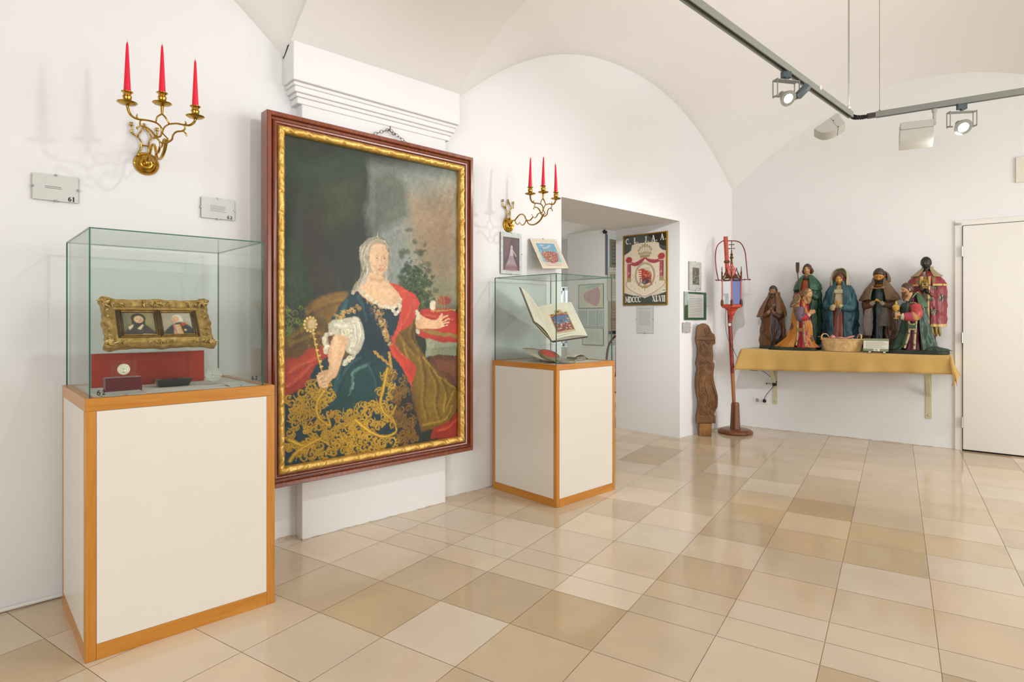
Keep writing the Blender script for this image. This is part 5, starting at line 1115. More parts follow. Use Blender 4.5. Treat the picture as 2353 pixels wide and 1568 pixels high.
# ================================================================== labels and pictures hung on the walls
M_print = mat('printed_paper', 'FFFFFF', 0.45, vcol=True, coat=0.25, coat_rough=0.05)
M_clip = mat('steel_clip', 'A9A9A4', 0.3, metal=0.9)
M_back = mat('hardboard_back', '8A7A60', 0.8)
def hang(name, label, cat, loc, rotz, w, h, canvas, frame=None, th=0.010, roll=0, skew=None, gap=0.004):
    t = thing(name, label, cat, loc, R(rotz)); Mr = RY(roll)
    if skew: Mr = Mr @ skew
    B().box(0, w, -th*0.6-gap, -gap, -h, 0, Mr).build('backing_board', M_back, t)
    canvas.build('printed_sheet', M_print, t, M=Mr @ T(0, -th*0.6-gap-0.0006, 0))
    if frame:
        fw, m = frame; y0 = -th-gap-0.004
        mitre(0.002, w-0.002, -h+0.002, -0.002, [(0, y0), (fw, y0), (fw, -gap), (0, -gap)]).build('frame', m, t)
    else:
        B().box(-0.0008, w+0.0008, -th*0.6-gap-0.0032, -th*0.6-gap-0.0012, -h-0.0008, 0.0008, Mr).build('glass_sheet', M_acryl, t, smooth=0)
        for x, z in ((w/2, 0), (w/2, -h), (0, -h/2), (w, -h/2)):
            B().box(x-0.004, x+0.004, -th*0.6-gap-0.005, -gap, z-0.004, z+0.004, Mr).build('glass_clip', M_clip, t)
    return t
def plaque(num, w, h, nl):
    c = Canvas(w, h, 0.0011, 'DEE0DA'); 
    if nl == 2: c.lines(w*0.27, w*0.74, h*0.46, h*0.52, 2, '6E6E6C', h*0.028, 0.5)
    else: c.lines(w*0.27, w*0.78, h*0.38, h*0.64, 5, '77777A', h*0.024, 0.25)
    c.text(num, w*0.78, h*0.80, h*0.155, '10151E', h*0.034, gap=0.36); return c
hang('number_plaque', 'clip-framed caption card numbered 61, at the far left', 'caption card', (0.240, 0, 1.809), 0, 0.156, 0.109, plaque('61', 0.156, 0.109, 2))
hang('number_plaque', 'clip-framed caption card numbered 63, left of the big portrait', 'caption card', (0.890, 0, 1.798), 0, 0.156, 0.101, plaque('63', 0.156, 0.101, 5))
# small photograph of a portrait
w_, h_ = 0.207, 0.300; c = Canvas(w_, h_, 0.0016, 'D3D9D3')
c.poly([(0.022, 0.032), (w_-0.022, 0.032), (w_-0.022, h_-0.028), (0.022, h_-0.028)], '4C343A')
c.poly([(0.03, 0.04), (0.10, 0.04), (0.07, 0.16), (0.03, 0.2)], '6E4E54', soft=0.01); c.poly([(0.12, 0.05), (0.18, 0.05), (0.18, 0.2), (0.15, 0.2)], '5E4248', soft=0.01)
c.poly([(0.095, 0.13), (0.115, 0.13), (0.13, 0.19), (0.165, 0.268), (0.045, 0.268), (0.075, 0.19)], 'A58A92', soft=0.004, smooth=3)
c.poly([(0.093, 0.115), (0.118, 0.115), (0.123, 0.165), (0.088, 0.165)], 'C9B4BC', soft=0.003); c.blob(0.106, 0.103, 0.010, 0.013, 'D2B8B4')
c.stroke([(0.12, 0.13), (0.15, 0.165)], 'C9B4B8', 0.008, soft=0.003); c.poly([(0.022, 0.235), (w_-0.022, 0.24), (w_-0.022, 0.272), (0.022, 0.272)], '7A3E38', soft=0.01, al=0.7); c.noise(0.14, 0.012)
hang('clip_picture', 'small framed purple-toned photograph of a lady in a pale gown, below the right sconce', 'framed picture', (2.873, 0, 1.821), 0, w_, h_, c, gap=0.006)
# leaning armorial print
def arms(c, u, v, w, h, rg, cols):
    n = 4
    for i in range(n):
        for j in range(5):
            if abs(i-(n-1)/2) > 1.2 and j > 3: continue
            x0 = u-w/2+w*i/n; y0 = v-h/2+h*j/5; c.poly([(x0, y0), (x0+w/n*0.96, y0), (x0+w/n*0.96, y0+h/5*0.94), (x0, y0+h/5*0.94)], rg.choice(cols))
            c.blob(x0+w/n*0.5, y0+h/10, w/n*0.25, h/5*0.3, rg.choice(cols), 0.9)
w_, h_ = 0.300, 0.262; c = Canvas(w_, h_, 0.0016, 'EADCC4'); rg = random.Random(31)
c.poly([(0.045, 0.04), (w_-0.045, 0.04), (w_-0.045, 0.205), (0.045, 0.205)], '6FA9C8'); c.poly([(0.045, 0.12), (w_-0.045, 0.12), (w_-0.045, 0.205), (0.045, 0.205)], '9FC3C4', soft=0.03)
for k in range(7): c.blob(rg.uniform(0.09, 0.24), rg.uniform(0.055, 0.09), 0.018, 0.006, 'CFE0E4', 0.6, hard=0.2)
c.poly([(0.075, 0.12), (0.225, 0.115), (0.235, 0.16), (0.21, 0.20), (0.15, 0.215), (0.09, 0.20), (0.065, 0.16)], 'B8504A', soft=0.002, smooth=3)
for k in range(260): c.blob(rg.uniform(0.072, 0.228), rg.uniform(0.112, 0.205), rg.uniform(0.003, 0.006), rg.uniform(0.003, 0.006), rg.choice(['C84850', 'D8606A', '5E6A5A', '8E7450', 'E0A890', '3E5468', 'C8B070']), 0.9)
for x in (0.09, 0.12, 0.15, 0.18, 0.205): c.stroke([(x, 0.118), (x-0.004, 0.09)], rg.choice(['4E5A50', 'A89048', '3C4E5C']), 0.005, 0.003); c.blob(x-0.004, 0.088, 0.006, 0.006, rg.choice(['B89A4C', '5A6A60']))
for k in range(46):
    s = k/46*4; q = s-int(s); x, y = {0: (0.02+0.26*q, 0.02), 1: (0.28, 0.02+0.21*q), 2: (0.28-0.26*q, 0.235), 3: (0.02, 0.235-0.21*q)}[int(s)]
    c.scroll(x, y, 0.006, k, 1.1, rg.choice(['C8707A', 'B0A080', '8A94A0', 'D08888', '9AA68A']), 0.0016)
c.lines(0.06, 0.24, 0.222, 0.236, 2, 'C85A6A', 0.004, 0.1); c.noise(0.03, 0.02)
SK = Matrix(((1, 0, -0.50, 0), (0, 1, 0, 0), (0, 0, 0.95, 0), (0, 0, 0, 1)))
ap = thing('armorial_print', 'crooked cream armorial print on blue, right of the small purple photograph', 'framed picture', (3.158, -0.002, 1.796))
QK = RY(0)
def leanpic(t, w, h, c, th=0.008):
    Q = RX(-27) @ RY(-4)
    B().box(0, w, -th*0.5, 0, -h, 0, T(0, -0.012, 0) @ Q).build('backing_board', M_back, t)
    c.build('printed_sheet', M_print, t, M=T(0, -0.012, 0) @ Q @ T(0, -th*0.5-0.0006, 0))
    B().box(-0.001, w+0.001, -th*0.5-0.0034, -th*0.5-0.0014, -h-0.001, 0.001, T(0, -0.012, 0) @ Q).build('glass_sheet', M_acryl, t, smooth=0)
    for x, z in ((w/2, 0), (0, -h/2), (w, -h/2)): B().box(x-0.004, x+0.004, -th*0.5-0.005, 0, z-0.004, z+0.004, T(0, -0.012, 0) @ Q).build('glass_clip', M_clip, t)
leanpic(ap, w_, h_, c)
# gold framed poster on the passage reveal
w_, h_ = 0.523, 0.728; c = Canvas(w_, h_, 0.0022, '48504C'); rg = random.Random(33)
c.poly([(w_*0.55, 0), (w_, 0), (w_, h_*0.2), (w_*0.8, h_*0.15)], '2C2A24', soft=0.004)
CR = 'DCCDB4'
c.poly([(0.0, 0.20), (0.055, 0.175), (0.09, 0.15), (0.10, 0.10), (0.15, 0.085), (0.38, 0.085), (0.43, 0.10), (0.44, 0.15), (0.47, 0.175), (w_, 0.19), (w_, 0.605), (0.40, 0.635), (0.33, 0.64), (0.26, 0.665), (0.20, 0.64), (0.12, 0.635), (0.0, 0.605)], CR, smooth=0)
c.stroke([(0.0, 0.20), (0.055, 0.175), (0.09, 0.15), (0.10, 0.10), (0.15, 0.085), (0.38, 0.085), (0.43, 0.10), (0.44, 0.15), (0.47, 0.175), (w_, 0.19)], 'B9AD90', 0.004)
c.text('C.', 0.022, 0.026, 0.056, 'E8E2D2'); c.text('L.', 0.125, 0.026, 0.052, 'E8E2D2'); c.text('J.', 0.262, 0.026, 0.052, 'E8E2D2'); c.text('A.', 0.345, 0.020, 0.056, 'E8E2D2'); c.text('A.', 0.450, 0.016, 0.056, 'E8E2D2')
c.text('MDCCC', 0.014, 0.648, 0.056, 'E8E2D2', gap=0.06); c.text('XLVII', 0.352, 0.645, 0.056, 'E8E2D2', gap=0.08)
# crown
for k in range(7):
    a = R(200+k*23.3); x = 0.262+0.085*math.cos(a); y = 0.185+0.075*math.sin(a); c.stroke([(0.262+0.03*math.cos(a), 0.225), (x, y), (0.262, 0.125)], '8C8460', 0.005, 0.003, smooth=4)
    for q in range(3): c.scroll(x+rg.uniform(-.012, .012), y+rg.uniform(-.01, .01), 0.010, rg.uniform(0, 6), 1.2, '9C9470', 0.0035)
c.poly([(0.20, 0.215), (0.325, 0.212), (0.318, 0.24), (0.208, 0.244)], 'A79C70', soft=0.001); c.stroke([(0.20, 0.228), (0.325, 0.225)], '6E6648', 0.003)
c.stroke([(0.262, 0.128), (0.262, 0.095)], '8C8460', 0.006); c.stroke([(0.25, 0.108), (0.274, 0.108)], '8C8460', 0.005)
# mantle with ermine field
c.poly([(0.085, 0.26), (0.262, 0.26), (0.44, 0.26), (0.44, 0.44), (0.50, 0.50), (0.47, 0.56), (0.38, 0.60), (0.32, 0.63), (0.262, 0.645), (0.20, 0.63), (0.12, 0.60), (0.05, 0.56), (0.025, 0.50), (0.085, 0.44)], 'E4D6C0', soft=0.001, smooth=0)
c.stroke([(0.44, 0.44), (0.50, 0.49), (0.49, 0.53), (0.43, 0.575), (0.34, 0.62), (0.27, 0.645), (0.20, 0.63), (0.11, 0.59), (0.04, 0.545), (0.025, 0.50), (0.085, 0.45)], '3A3A34', 0.004, smooth=4)
for k in range(15): x, y = rg.uniform(0.10, 0.43), rg.uniform(0.29, 0.60); c.stroke([(x, y), (x, y+0.012)], '33302A', 0.005, 0.002)
c.poly([(0.255, 0.238), (0.20, 0.26), (0.13, 0.285), (0.08, 0.27), (0.075, 0.30), (0.14, 0.325), (0.21, 0.305), (0.262, 0.255)], 'AE505A', soft=0.002, smooth=3)
c.poly([(0.268, 0.238), (0.32, 0.258), (0.40, 0.268), (0.45, 0.255), (0.455, 0.285), (0.39, 0.305), (0.32, 0.295), (0.266, 0.255)], 'AE505A', soft=0.002, smooth=3)
c.stroke([(0.255, 0.25), (0.18, 0.30), (0.10, 0.30)], '7E3A40', 0.005, smooth=3); c.stroke([(0.27, 0.25), (0.35, 0.285), (0.44, 0.28)], '7E3A40', 0.005, smooth=3)
for sx in (0.062, 0.462):
    x = sx; y = 0.24 if sx > 0.3 else 0.255
    c.blob(x, y, 0.042, 0.034, 'B84648', hard=0.85)
    for q in (-0.018, 0, 0.016): c.stroke([(x+q, y-0.028), (x+q*1.3, y), (x+q*0.6, y+0.03)], '6E1E26', 0.005, 0.003, smooth=3)
    c.stroke([(x-0.03, y+0.034), (x+0.03, y+0.034)], 'D9CBB0', 0.007); c.poly([(x-0.022, y+0.04), (x+0.026, y+0.04), (x+0.024, 0.445), (x-0.024, 0.445)], 'B0585E', soft=0.002)
    c.poly([(x+0.010, y+0.04), (x+0.026, y+0.04), (x+0.024, 0.445), (x+0.012, 0.445)], '7A4E50', soft=0.003)
    for q in range(3): c.blob(x-0.004+0.006*math.cos(q*2.1), 0.395+0.008*math.sin(q*2.1), 0.006, 0.006, 'D8A0A0')
    c.poly([(x-0.026, 0.445), (x+0.026, 0.445), (x+0.026, 0.49), (x-0.026, 0.49)], 'A79668', soft=0.001)
# order collar and quartered shield
c.stroke(arc(0.262, 0.425, 0.115, 0.125, 0, 360, 40), 'B4A888', 0.026); c.stroke(arc(0.262, 0.425, 0.115, 0.125, 0, 360, 40), '8A7E60', 0.004)
for k in range(9): c.blob(0.19+0.018*k, 0.195+0.01*math.sin(k), 0.012, 0.014, 'B8AC88', 0.9); c.scroll(0.19+0.018*k, 0.195, 0.009, k, 1.2, '7E7450', 0.003)
for k in range(40):
    a = 2*PI*k/40; c.scroll(0.262+0.115*math.cos(a), 0.425+0.125*math.sin(a), 0.009, k, 1, 'A09472', 0.003); c.blob(0.262+0.115*math.cos(a), 0.425+0.125*math.sin(a), 0.005, 0.005, 'B89A48' if k < 14 else 'C4B894', 0.8)
c.poly([(0.20, 0.345), (0.325, 0.345), (0.33, 0.49), (0.262, 0.53), (0.195, 0.49)], 'CFC4AC', soft=0.002)
c.poly([(0.18, 0.365), (0.24, 0.355), (0.345, 0.41), (0.34, 0.50), (0.262, 0.525), (0.20, 0.50)], 'B83A34', soft=0.001)
for j in range(4): c.poly([(0.185, 0.375+0.022*j), (0.222, 0.375+0.022*j), (0.222, 0.386+0.022*j), (0.185, 0.386+0.022*j)], 'E6DAC6')
c.poly([(0.20, 0.462), (0.226, 0.462), (0.226, 0.52), (0.205, 0.515)], 'E8DFCC'); c.stroke([(0.213, 0.462), (0.208, 0.48), (0.218, 0.495), (0.211, 0.51)], '20242C', 0.007, smooth=3)
c.poly([(0.236, 0.46), (0.325, 0.45), (0.32, 0.50), (0.262, 0.52), (0.236, 0.515)], '36405A', soft=0.001); c.poly([(0.228, 0.495), (0.262, 0.50), (0.262, 0.52), (0.232, 0.515)], '3E7A4C')
for k in range(120): c.blob(rg.uniform(0.235, 0.335), rg.uniform(0.375, 0.505), rg.uniform(0.003, 0.006), rg.uniform(0.003, 0.006), rg.choice(['C84A40', '2E3850', 'D8C8A8', 'A8863E', '8E2E30']), 0.9)
for x in (0.20, 0.33): c.stroke([(x, 0.50), (0.262+(x-0.262)*1.3, 0.53)], 'B8506A', 0.012, 0.008)
for q in range(6): c.scroll(0.262+rg.uniform(-.03, .03), 0.545+rg.uniform(-.012, .012), 0.012, rg.uniform(0, 6), 1.2, 'A8883E', 0.004)
c.stroke([(0.262, 0.55), (0.262, 0.59)], 'A8883E', 0.010, 0.005)
c.poly([(w_-0.055, 0.575), (w_-0.008, 0.57), (w_-0.008, 0.60), (w_-0.055, 0.605)], 'ECEAE2'); c.text('60', w_-0.046, 0.581, 0.014, '30384A', 0.0025) if False else c.stroke([(w_-0.046, 0.588), (w_-0.018, 0.586)], '4A5468', 0.008)
c.noise(0.04, 0.03)
M_gframe = mat('thin_gold_frame', 'C99A2E', 0.28, metal=0.9)
hang('gold_framed_poster', 'gold-framed heraldic poster lettered C. L. J. A. A. on the passage reveal', 'poster', (5.285, 0.664, 2.072), -90, w_, h_, c, frame=(0.011, M_gframe), th=0.016)
c = Canvas(0.204, 0.290, 0.0018, 'DDDEDA'); c.lines(0.03, 0.175, 0.035, 0.037, 1, '8C8C90', 0.004, 0.1); c.lines(0.03, 0.178, 0.062, 0.205, 15, '9A9A9E', 0.0032, 0.12)
hang('text_sheet', 'white clip-framed sheet of small print under the gold-framed poster', 'text panel', (5.285, 0.508, 1.332), -90, 0.204, 0.290, c)
# right of the passage
c = Canvas(0.240, 0.292, 0.0018, 'D2D2CA'); c.poly([(0.066, 0.060), (0.196, 0.060), (0.196, 0.235), (0.066, 0.235)], '6A6A5C')
rg = random.Random(35)
for k in range(60): c.blob(rg.uniform(0.075, 0.188), rg.uniform(0.13, 0.232), 0.006, 0.005, rg.choice(['8E8E80', 'B5B5A8', '55554A', 'C8C8BC']), 0.7)
c.poly([(0.13, 0.08), (0.15, 0.13), (0.11, 0.13)], '8A8A7C', soft=0.003); c.blob(0.215, 0.272, 0.007, 0.007, '2E2E2C'); c.noise(0.12, 0.02)
hang('clip_picture', 'small clip-framed grey photograph above the green-edged text panel', 'framed picture', (5.441, 0, 1.776), 0, 0.240, 0.292, c, gap=0.006)
c = Canvas(0.432, 0.286, 0.0022, '2B5A38'); c.poly([(0.070, 0.022), (0.375, 0.022), (0.375, 0.262), (0.070, 0.262)], 'DAD9D2'); c.lines(0.09, 0.20, 0.043, 0.045, 1, '6A6A6A', 0.004, 0.1); c.lines(0.085, 0.36, 0.068, 0.245, 12, '6E6E70', 0.0055, 0.06)
hang('green_text_panel', 'dark green panel with a typed white sheet, above the carved post', 'text panel', (5.352, 0, 1.466), 0, 0.432, 0.286, c, gap=0.006)
c = Canvas(0.150, 0.100, 0.0018, 'C6C6C2'); c.lines(0.055, 0.09, 0.048, 0.05, 1, '6E6E70', 0.003, 0.1)
hang('grey_card', 'small blank grey card beside the top of the carved post', 'caption card', (5.322, 0, 1.154), 0, 0.150, 0.100, c)
# blank panel high on the back wall
pn = B().box(2.433, 2.75, -0.016, -0.0005, 2.372, 2.594, MB).build('wall_panel', mat('painted_panel', 'DFD8CC', 0.5), bevel=0.003); tag(pn, 'blank painted cover panel high on the wall above the door', 'wall panel')

# ================================================================== carved post and processional lantern
M_oldwood = mat('dark_carved_oak', '7A5430', 0.38, var=0.4, vscale=7, col2='4A2E18', bump=0.7, bscale=35, stretch=(1, 1, 0.35), rvar=0.1)
M_oldwood2 = mat('worn_light_oak', '9A6A34', 0.55, var=0.4, vscale=9, col2='5E3A1C', bump=0.4, bscale=30)
cp = thing('carved_post', 'dark carved wooden bench end with scrollwork, leaning on the wall beside the lantern', 'wood carving', (5.60, -0.105, 0.0), R(-50))
SCW = 0.00141
def cw(x, y): return ((x-145)*SCW, (1480-y)*SCW)
outl = [(85, 690), (78, 740), (75, 800), (85, 830), (85, 900), (75, 960), (85, 990), (75, 1040), (72, 1110), (78, 1170), (90, 1230), (88, 1280), (80, 1330), (80, 1390), (95, 1395), (95, 1470), (110, 1480), (178, 1476), (185, 1385), (205, 1372), (205, 1330), (200, 1320), (222, 1262), (225, 1190), (205, 1110), (195, 1040), (203, 962), (193, 940), (195, 900), (190, 830), (208, 812), (205, 780), (202, 748), (185, 735), (165, 690), (135, 668), (105, 675)]
pts = [(p.x, p.y) for p in smoothpath([(*cw(*q), 0) for q in outl], 3, True)]
b = B(); b.prism([(x, y) for x, y in pts], -0.040, 0.040, RX(90)); b.build('carved_board', M_oldwood, cp, bevel=0.006, smooth=50, bseg=2)
b = B(); fy = -0.041
def sp3(cx, cy, r, a0, turns, hand=1, w=0.0085):
    o = []; n = int(turns*12)
    for k in range(n+1):
        q = k/n; rr = r*(1-q)**0.8+0.002; a = a0+hand*turns*2*PI*q; x, z = cw(cx, cy); o.append((x+rr*math.cos(a), fy, z+rr*math.sin(a)))
    b = B(); b.tube(o, [w, w*0.8, w*0.6], 6); b.build('carved_scroll', M_oldwood, cp, smooth=60)
for q in ((122, 1175, 0.042, 1.5, 1.6, 1), (190, 1255, 0.044, -1.5, 1.7, 1), (135, 885, 0.03, 0.5, 1.3, -1), (165, 800, 0.026, 2, 1.3, 1), (120, 1030, 0.03, 1, 1.4, 1), (168, 1080, 0.034, 3, 1.5, -1), (118, 1310, 0.028, 0, 1.4, 1), (150, 720, 0.032, -1, 1.3, 1), (175, 985, 0.024, 2, 1.2, 1), (150, 950, 0.022, 4, 1.2, -1), (110, 950, 0.02, 4, 1.2, 1)): sp3(*q)
rg = random.Random(77)
for k in range(34):
    y_ = rg.uniform(700, 1370); x_ = rg.uniform(98, 185)
    sp3(x_, y_, rg.uniform(0.012, 0.024), rg.uniform(0, 6), rg.uniform(0.7, 1.2), rg.choice([1, -1]), 0.0055)
for q in (((95, 1290), (105, 1180), (100, 1100), (120, 1000)), ((205, 1300), (215, 1200), (190, 1110), (180, 1030)), ((140, 1320), (160, 1200), (140, 1120), (150, 1020)), ((100, 870), (110, 820), (100, 790)), ((150, 1290), (170, 1340), (150, 1350))):
    B().tube(smoothpath([(*[cw(*p)[0]], fy, cw(*p)[1]) for p in q], 6), [0.003, 0.010, 0.003], 6).build('carved_vine', M_oldwood, cp, smooth=60)
for z0, z1, xa, xb_ in ((1330, 1385, 78, 208), (765, 790, 74, 207)):
    x0, q0 = cw(xa, z1); x1, q1 = cw(xb_, z0); B().box(x0, x1, -0.052, 0.046, q0, q1).build('carved_band', M_oldwood, cp, bevel=0.006)
x0, q0 = cw(96, 1482); x1, q1 = cw(182, 1388); B().box(x0, x1, -0.046, 0.040, 0.0, q1).build('tenon', M_oldwood2, cp, bevel=0.006)

M_lred = mat('worn_red_paint', '96281C', 0.4, var=0.35, vscale=16, col2='5E1410', coat=0.2)
M_lred2 = mat('bright_red_paint', 'B8402C', 0.4, var=0.2, vscale=20, coat=0.2)
M_lwood = wood('turned_brown_wood', '5A3216', '7E4A22', rough=0.4, coat=0.2)
M_lgilt = mat('dull_gilt_wood', '7E4E26', 0.5, metal=0.3, var=0.3, vscale=40, col2='4E2E14')
ln = thing('processional_lantern', 'tall red pole carrying a small gothic lantern of silver and blue glass', 'lantern', (5.955, -0.245, 0), R(-63))
B().lathe([(0.150, 0), (0.172, 0.004), (0.176, 0.016), (0.174, 0.022), (0.150, 0.040), (0.115, 0.046), (0.0001, 0.046)], 48).build('round_foot', M_lwood, ln, smooth=35)
B().lathe([(0.052, 0.045), (0.050, 0.07), (0.040, 0.30), (0.034, 0.318), (0.0001, 0.318)], 8).build('octagonal_socket', M_lwood, ln, smooth=0)
PL = lambda z: (-0.012-0.082*(z-0.3)/1.75, 0.01, z)
B().tube([PL(0.30), PL(0.62)], [0.0175, 0.0195], 8).build('lower_pole', wood('bare_pole_wood', '8A4E22', 'A8662E', rough=0.4), ln, smooth=60)
B().tube([PL(0.62), PL(1.2), PL(1.6)], [0.0195, 0.0205, 0.0205], 8).build('pole', M_lred, ln, smooth=60)
B().tube([PL(1.6), PL(2.055)], [0.020, 0.022], 8).build('upper_pole', M_lred2, ln, smooth=60)
p = PL(1.79); B().lathe([(0.022, -0.015), (0.030, -0.008), (0.030, 0.006), (0.024, 0.014)], 20, p).build('pole_ring', M_lgilt, ln, smooth=40)
digits_mesh('73', PL(1.13)[0]-0.008, 1.125, 0.012, 0.0004, 0.2).build('number_text', M_ink, ln, smooth=0, label='tiny dark number').location = (0.0, -0.0125, 0)
B().box(PL(1.13)[0]-0.014, PL(1.13)[0]+0.012, -0.0122, -0.0100, 1.118, 1.144).build('number_tag', M_plastic, ln, label='small white number tag')
# lantern body: six sides, its middle stands in front of the pole
LX, LYY = -0.036, -0.105; HR = 0.104
Ml = T(LX, LYY, 0)
def hexr(r, z, a0=0): return [(r*math.cos(R(60*k+a0+30)), r*math.sin(R(60*k+a0+30)), z) for k in range(6)]
B().loft([hexr(0.010, 1.190), hexr(0.022, 1.205), hexr(0.014, 1.218), hexr(0.036, 1.238), hexr(0.044, 1.268), hexr(0.072, 1.296), hexr(0.112, 1.310), hexr(0.116, 1.330), hexr(0.112, 1.338)], M=Ml).build('funnel_base', M_lred2, ln, smooth=0, bevel=0.002)
B().lathe([(0.0001, 1.165), (0.012, 1.175), (0.014, 1.188), (0.008, 1.196)], 16, M=Ml).build('pendant_knob', M_lred2, ln, smooth=40)
M_mirror = mat('silvered_glass', 'D8DADB', 0.08, metal=0.95)
M_blue = mat('cobalt_glass', '0E1C78', 0.12, spec=0.25)
for k in range(6):
    a0, a1 = R(60*k+30), R(60*k+90); p0 = Vector((HR*math.cos(a0), HR*math.sin(a0), 0)); p1 = Vector((HR*math.cos(a1), HR*math.sin(a1), 0))
    B().tube([Vector((*p0.xy, 1.336)), Vector((*p0.xy, 1.635))], 0.0065, 6, M=Ml).build('corner_post', M_lred2, ln)
    q0 = p0.lerp(p1, 0.05)*0.985; q1 = p0.lerp(p1, 0.95)*0.985; b = B()
    b.add([Ml @ Vector((v.x, v.y, z)) for v, z in ((q0, 1.34), (q1, 1.34), (q1, 1.60), (q0, 1.60), (q0*0.975, 1.34), (q1*0.975, 1.34), (q1*0.975, 1.60), (q0*0.975, 1.60))], [(0, 1, 2, 3), (7, 6, 5, 4), (0, 4, 5, 1), (1, 5, 6, 2), (2, 6, 7, 3), (3, 7, 4, 0)])
    m = (p0+p1).normalized()
    b.build('glass_pane', M_blue if m.x > 0.3 else M_mirror, ln, smooth=0, label='dark blue glass pane' if m.x > 0.3 else 'silvered glass pane')
    # pierced gable over every side
    mid = (p0+p1)/2; g = B(); ux = (p1-p0).normalized(); off = mid.normalized()*0.004
    def gp(u, z): return Ml @ (mid+ux*u+off+Vector((0, 0, z)))
    g.tube([gp(-0.050, 1.585), gp(-0.034, 1.625), gp(0, 1.700), gp(0.034, 1.625), gp(0.050, 1.585)], 0.0035, 6)
    g.tube([gp(0.036*math.cos(R(a)), 1.575+0.040*math.sin(R(a))) for a in range(0, 181, 20)], 0.0028, 6)
    for u, z in ((-0.036, 1.625), (-0.022, 1.652), (0.022, 1.652), (0.036, 1.625), (0, 1.705)): g.ball(gp(u, z), 0.0058, 6, 5)
    for u in (-0.018, 0, 0.018): g.ball(gp(u, 1.583), 0.008, 8, 5, (1, 1, 1.2))
    g.tube([gp(-0.015+0.015*math.cos(R(a)), 1.637+0.010*math.sin(R(a))) for a in range(0, 361, 45)], 0.002, 5)
    g.tube([gp(0.018+0.013*math.cos(R(a)), 1.637+0.010*math.sin(R(a))) for a in range(0, 361, 45)], 0.002, 5)
    g.build('pierced_gable', M_lgilt, ln, smooth=60)
    t_ = B().lathe([(0.008, 1.60), (0.007, 1.66), (0.010, 1.664), (0.005, 1.675), (0.002, 1.715), (0.0045, 1.72), (0.0001, 1.728)], 8, (p0.x*1.03, p0.y*1.03, 0), M=Ml); t_.lathe([(0.006, 1.318), (0.013, 1.33), (0.013, 1.37), (0.006, 1.39)], 8, (p0.x*1.03, p0.y*1.03, 0), M=Ml).build('pinnacle', M_lgilt, ln, smooth=40)
B().loft([hexr(0.088, 1.600), hexr(0.056, 1.64), hexr(0.024, 1.70), hexr(0.013, 1.77), hexr(0.011, 1.815)], M=Ml).build('spire_roof', M_lgilt, ln, smooth=0)
b = B().prism([(-0.036, 1.655), (0, 1.600), (0.036, 1.655), (0.036, 1.700), (0, 1.755), (-0.036, 1.700)], -0.100, -0.092, Ml @ Matrix(((1, 0, 0, 0), (0, 0, 1, 0), (0, 1, 0, 0), (0, 0, 0, 1)))); b.build('red_lozenge', M_lred2, ln, bevel=0.003)
b = B()
for x, z in ((0, 1.72), (0.014, 1.69), (-0.014, 1.69), (0, 1.662)): b.ball(Ml @ Vector((x, -0.101, z)), 0.006, 8, 6, (1, 0.5, 1))
b.build('rosette_studs', M_lgilt, ln, smooth=60)
b = B().lathe([(0.012, 1.81), (0.022, 1.818), (0.014, 1.828), (0.010, 1.845), (0.017, 1.852), (0.009, 1.862), (0.005, 1.885), (0.007, 1.89), (0.004, 1.90)], 12, M=Ml)
b.tube([Ml @ Vector((0, 0, 1.89)), Ml @ Vector((0, 0, 1.990))], 0.0042, 8)
for z, hw in ((1.915, 0.026), (1.955, 0.020)):
    b.tube([Ml @ Vector((-hw, 0, z)), Ml @ Vector((hw, 0, z))], 0.0038, 8)
    for x in (-hw, hw): b.ball(Ml @ Vector((x, 0, z)), 0.0065, 8, 6)
b.ball(Ml @ Vector((0, 0, 1.993)), 0.0065, 8, 6); b.build('finial_cross', M_lgilt, ln, smooth=50)
# carrying bow and its pivots
zt = 2.005; b = B()
bow = [(LX-0.128, LYY, 1.59), (LX-0.150, LYY, 1.72), (LX-0.158, LYY*0.9, 1.85), (LX-0.140, LYY*0.6, 1.95), (LX-0.095, LYY*0.25, 2.00), PL(2.01), (LX+0.070, LYY*0.3, 1.99), (LX+0.125, LYY*0.6, 1.90), (LX+0.140, LYY*0.9, 1.78), (LX+0.148, LYY, 1.68), (LX+0.158, LYY, 1.59)]
b.tube(smoothpath(bow, 6), 0.0055, 8).build('carrying_bow', M_lred, ln, smooth=60)
for sx in (-1, 1):
    x0 = LX+sx*0.095; x1 = LX+sx*(0.175 if sx > 0 else 0.150); B().tube([(x0, LYY, 1.592), (x1, LYY, 1.592)], 0.0045, 8).ball((x1, LYY, 1.592), 0.008, 8, 6).ball((x0+sx*0.03, LYY, 1.592), 0.009, 8, 6).build('pivot_pin', M_lgilt, ln, smooth=60)
M_cable = mat('black_cable', '1C1B1A', 0.5)
cbl = CB = B().tube(smoothpath([(5.86, -0.29, 1.60), (5.80, -0.25, 1.45), (5.79, -0.22, 1.2), (5.84, -0.22, 1.0), (5.92, -0.24, 0.88), (5.99, -0.24, 0.80), (6.02, -0.26, 0.74), (6.07, -0.30, 0.67), (6.16, -0.36, 0.645), (6.28, -0.34, 0.65), (6.36, -0.29, 0.67)], 8), 0.0024, 6)
Mi = (Matrix.Translation(ln.location) @ Matrix.Rotation(R(-63), 4, 'Z')).inverted(); CB.v = [tuple(Mi @ Vector(v)) for v in CB.v]; CB.build('power_cable', M_cable, ln)

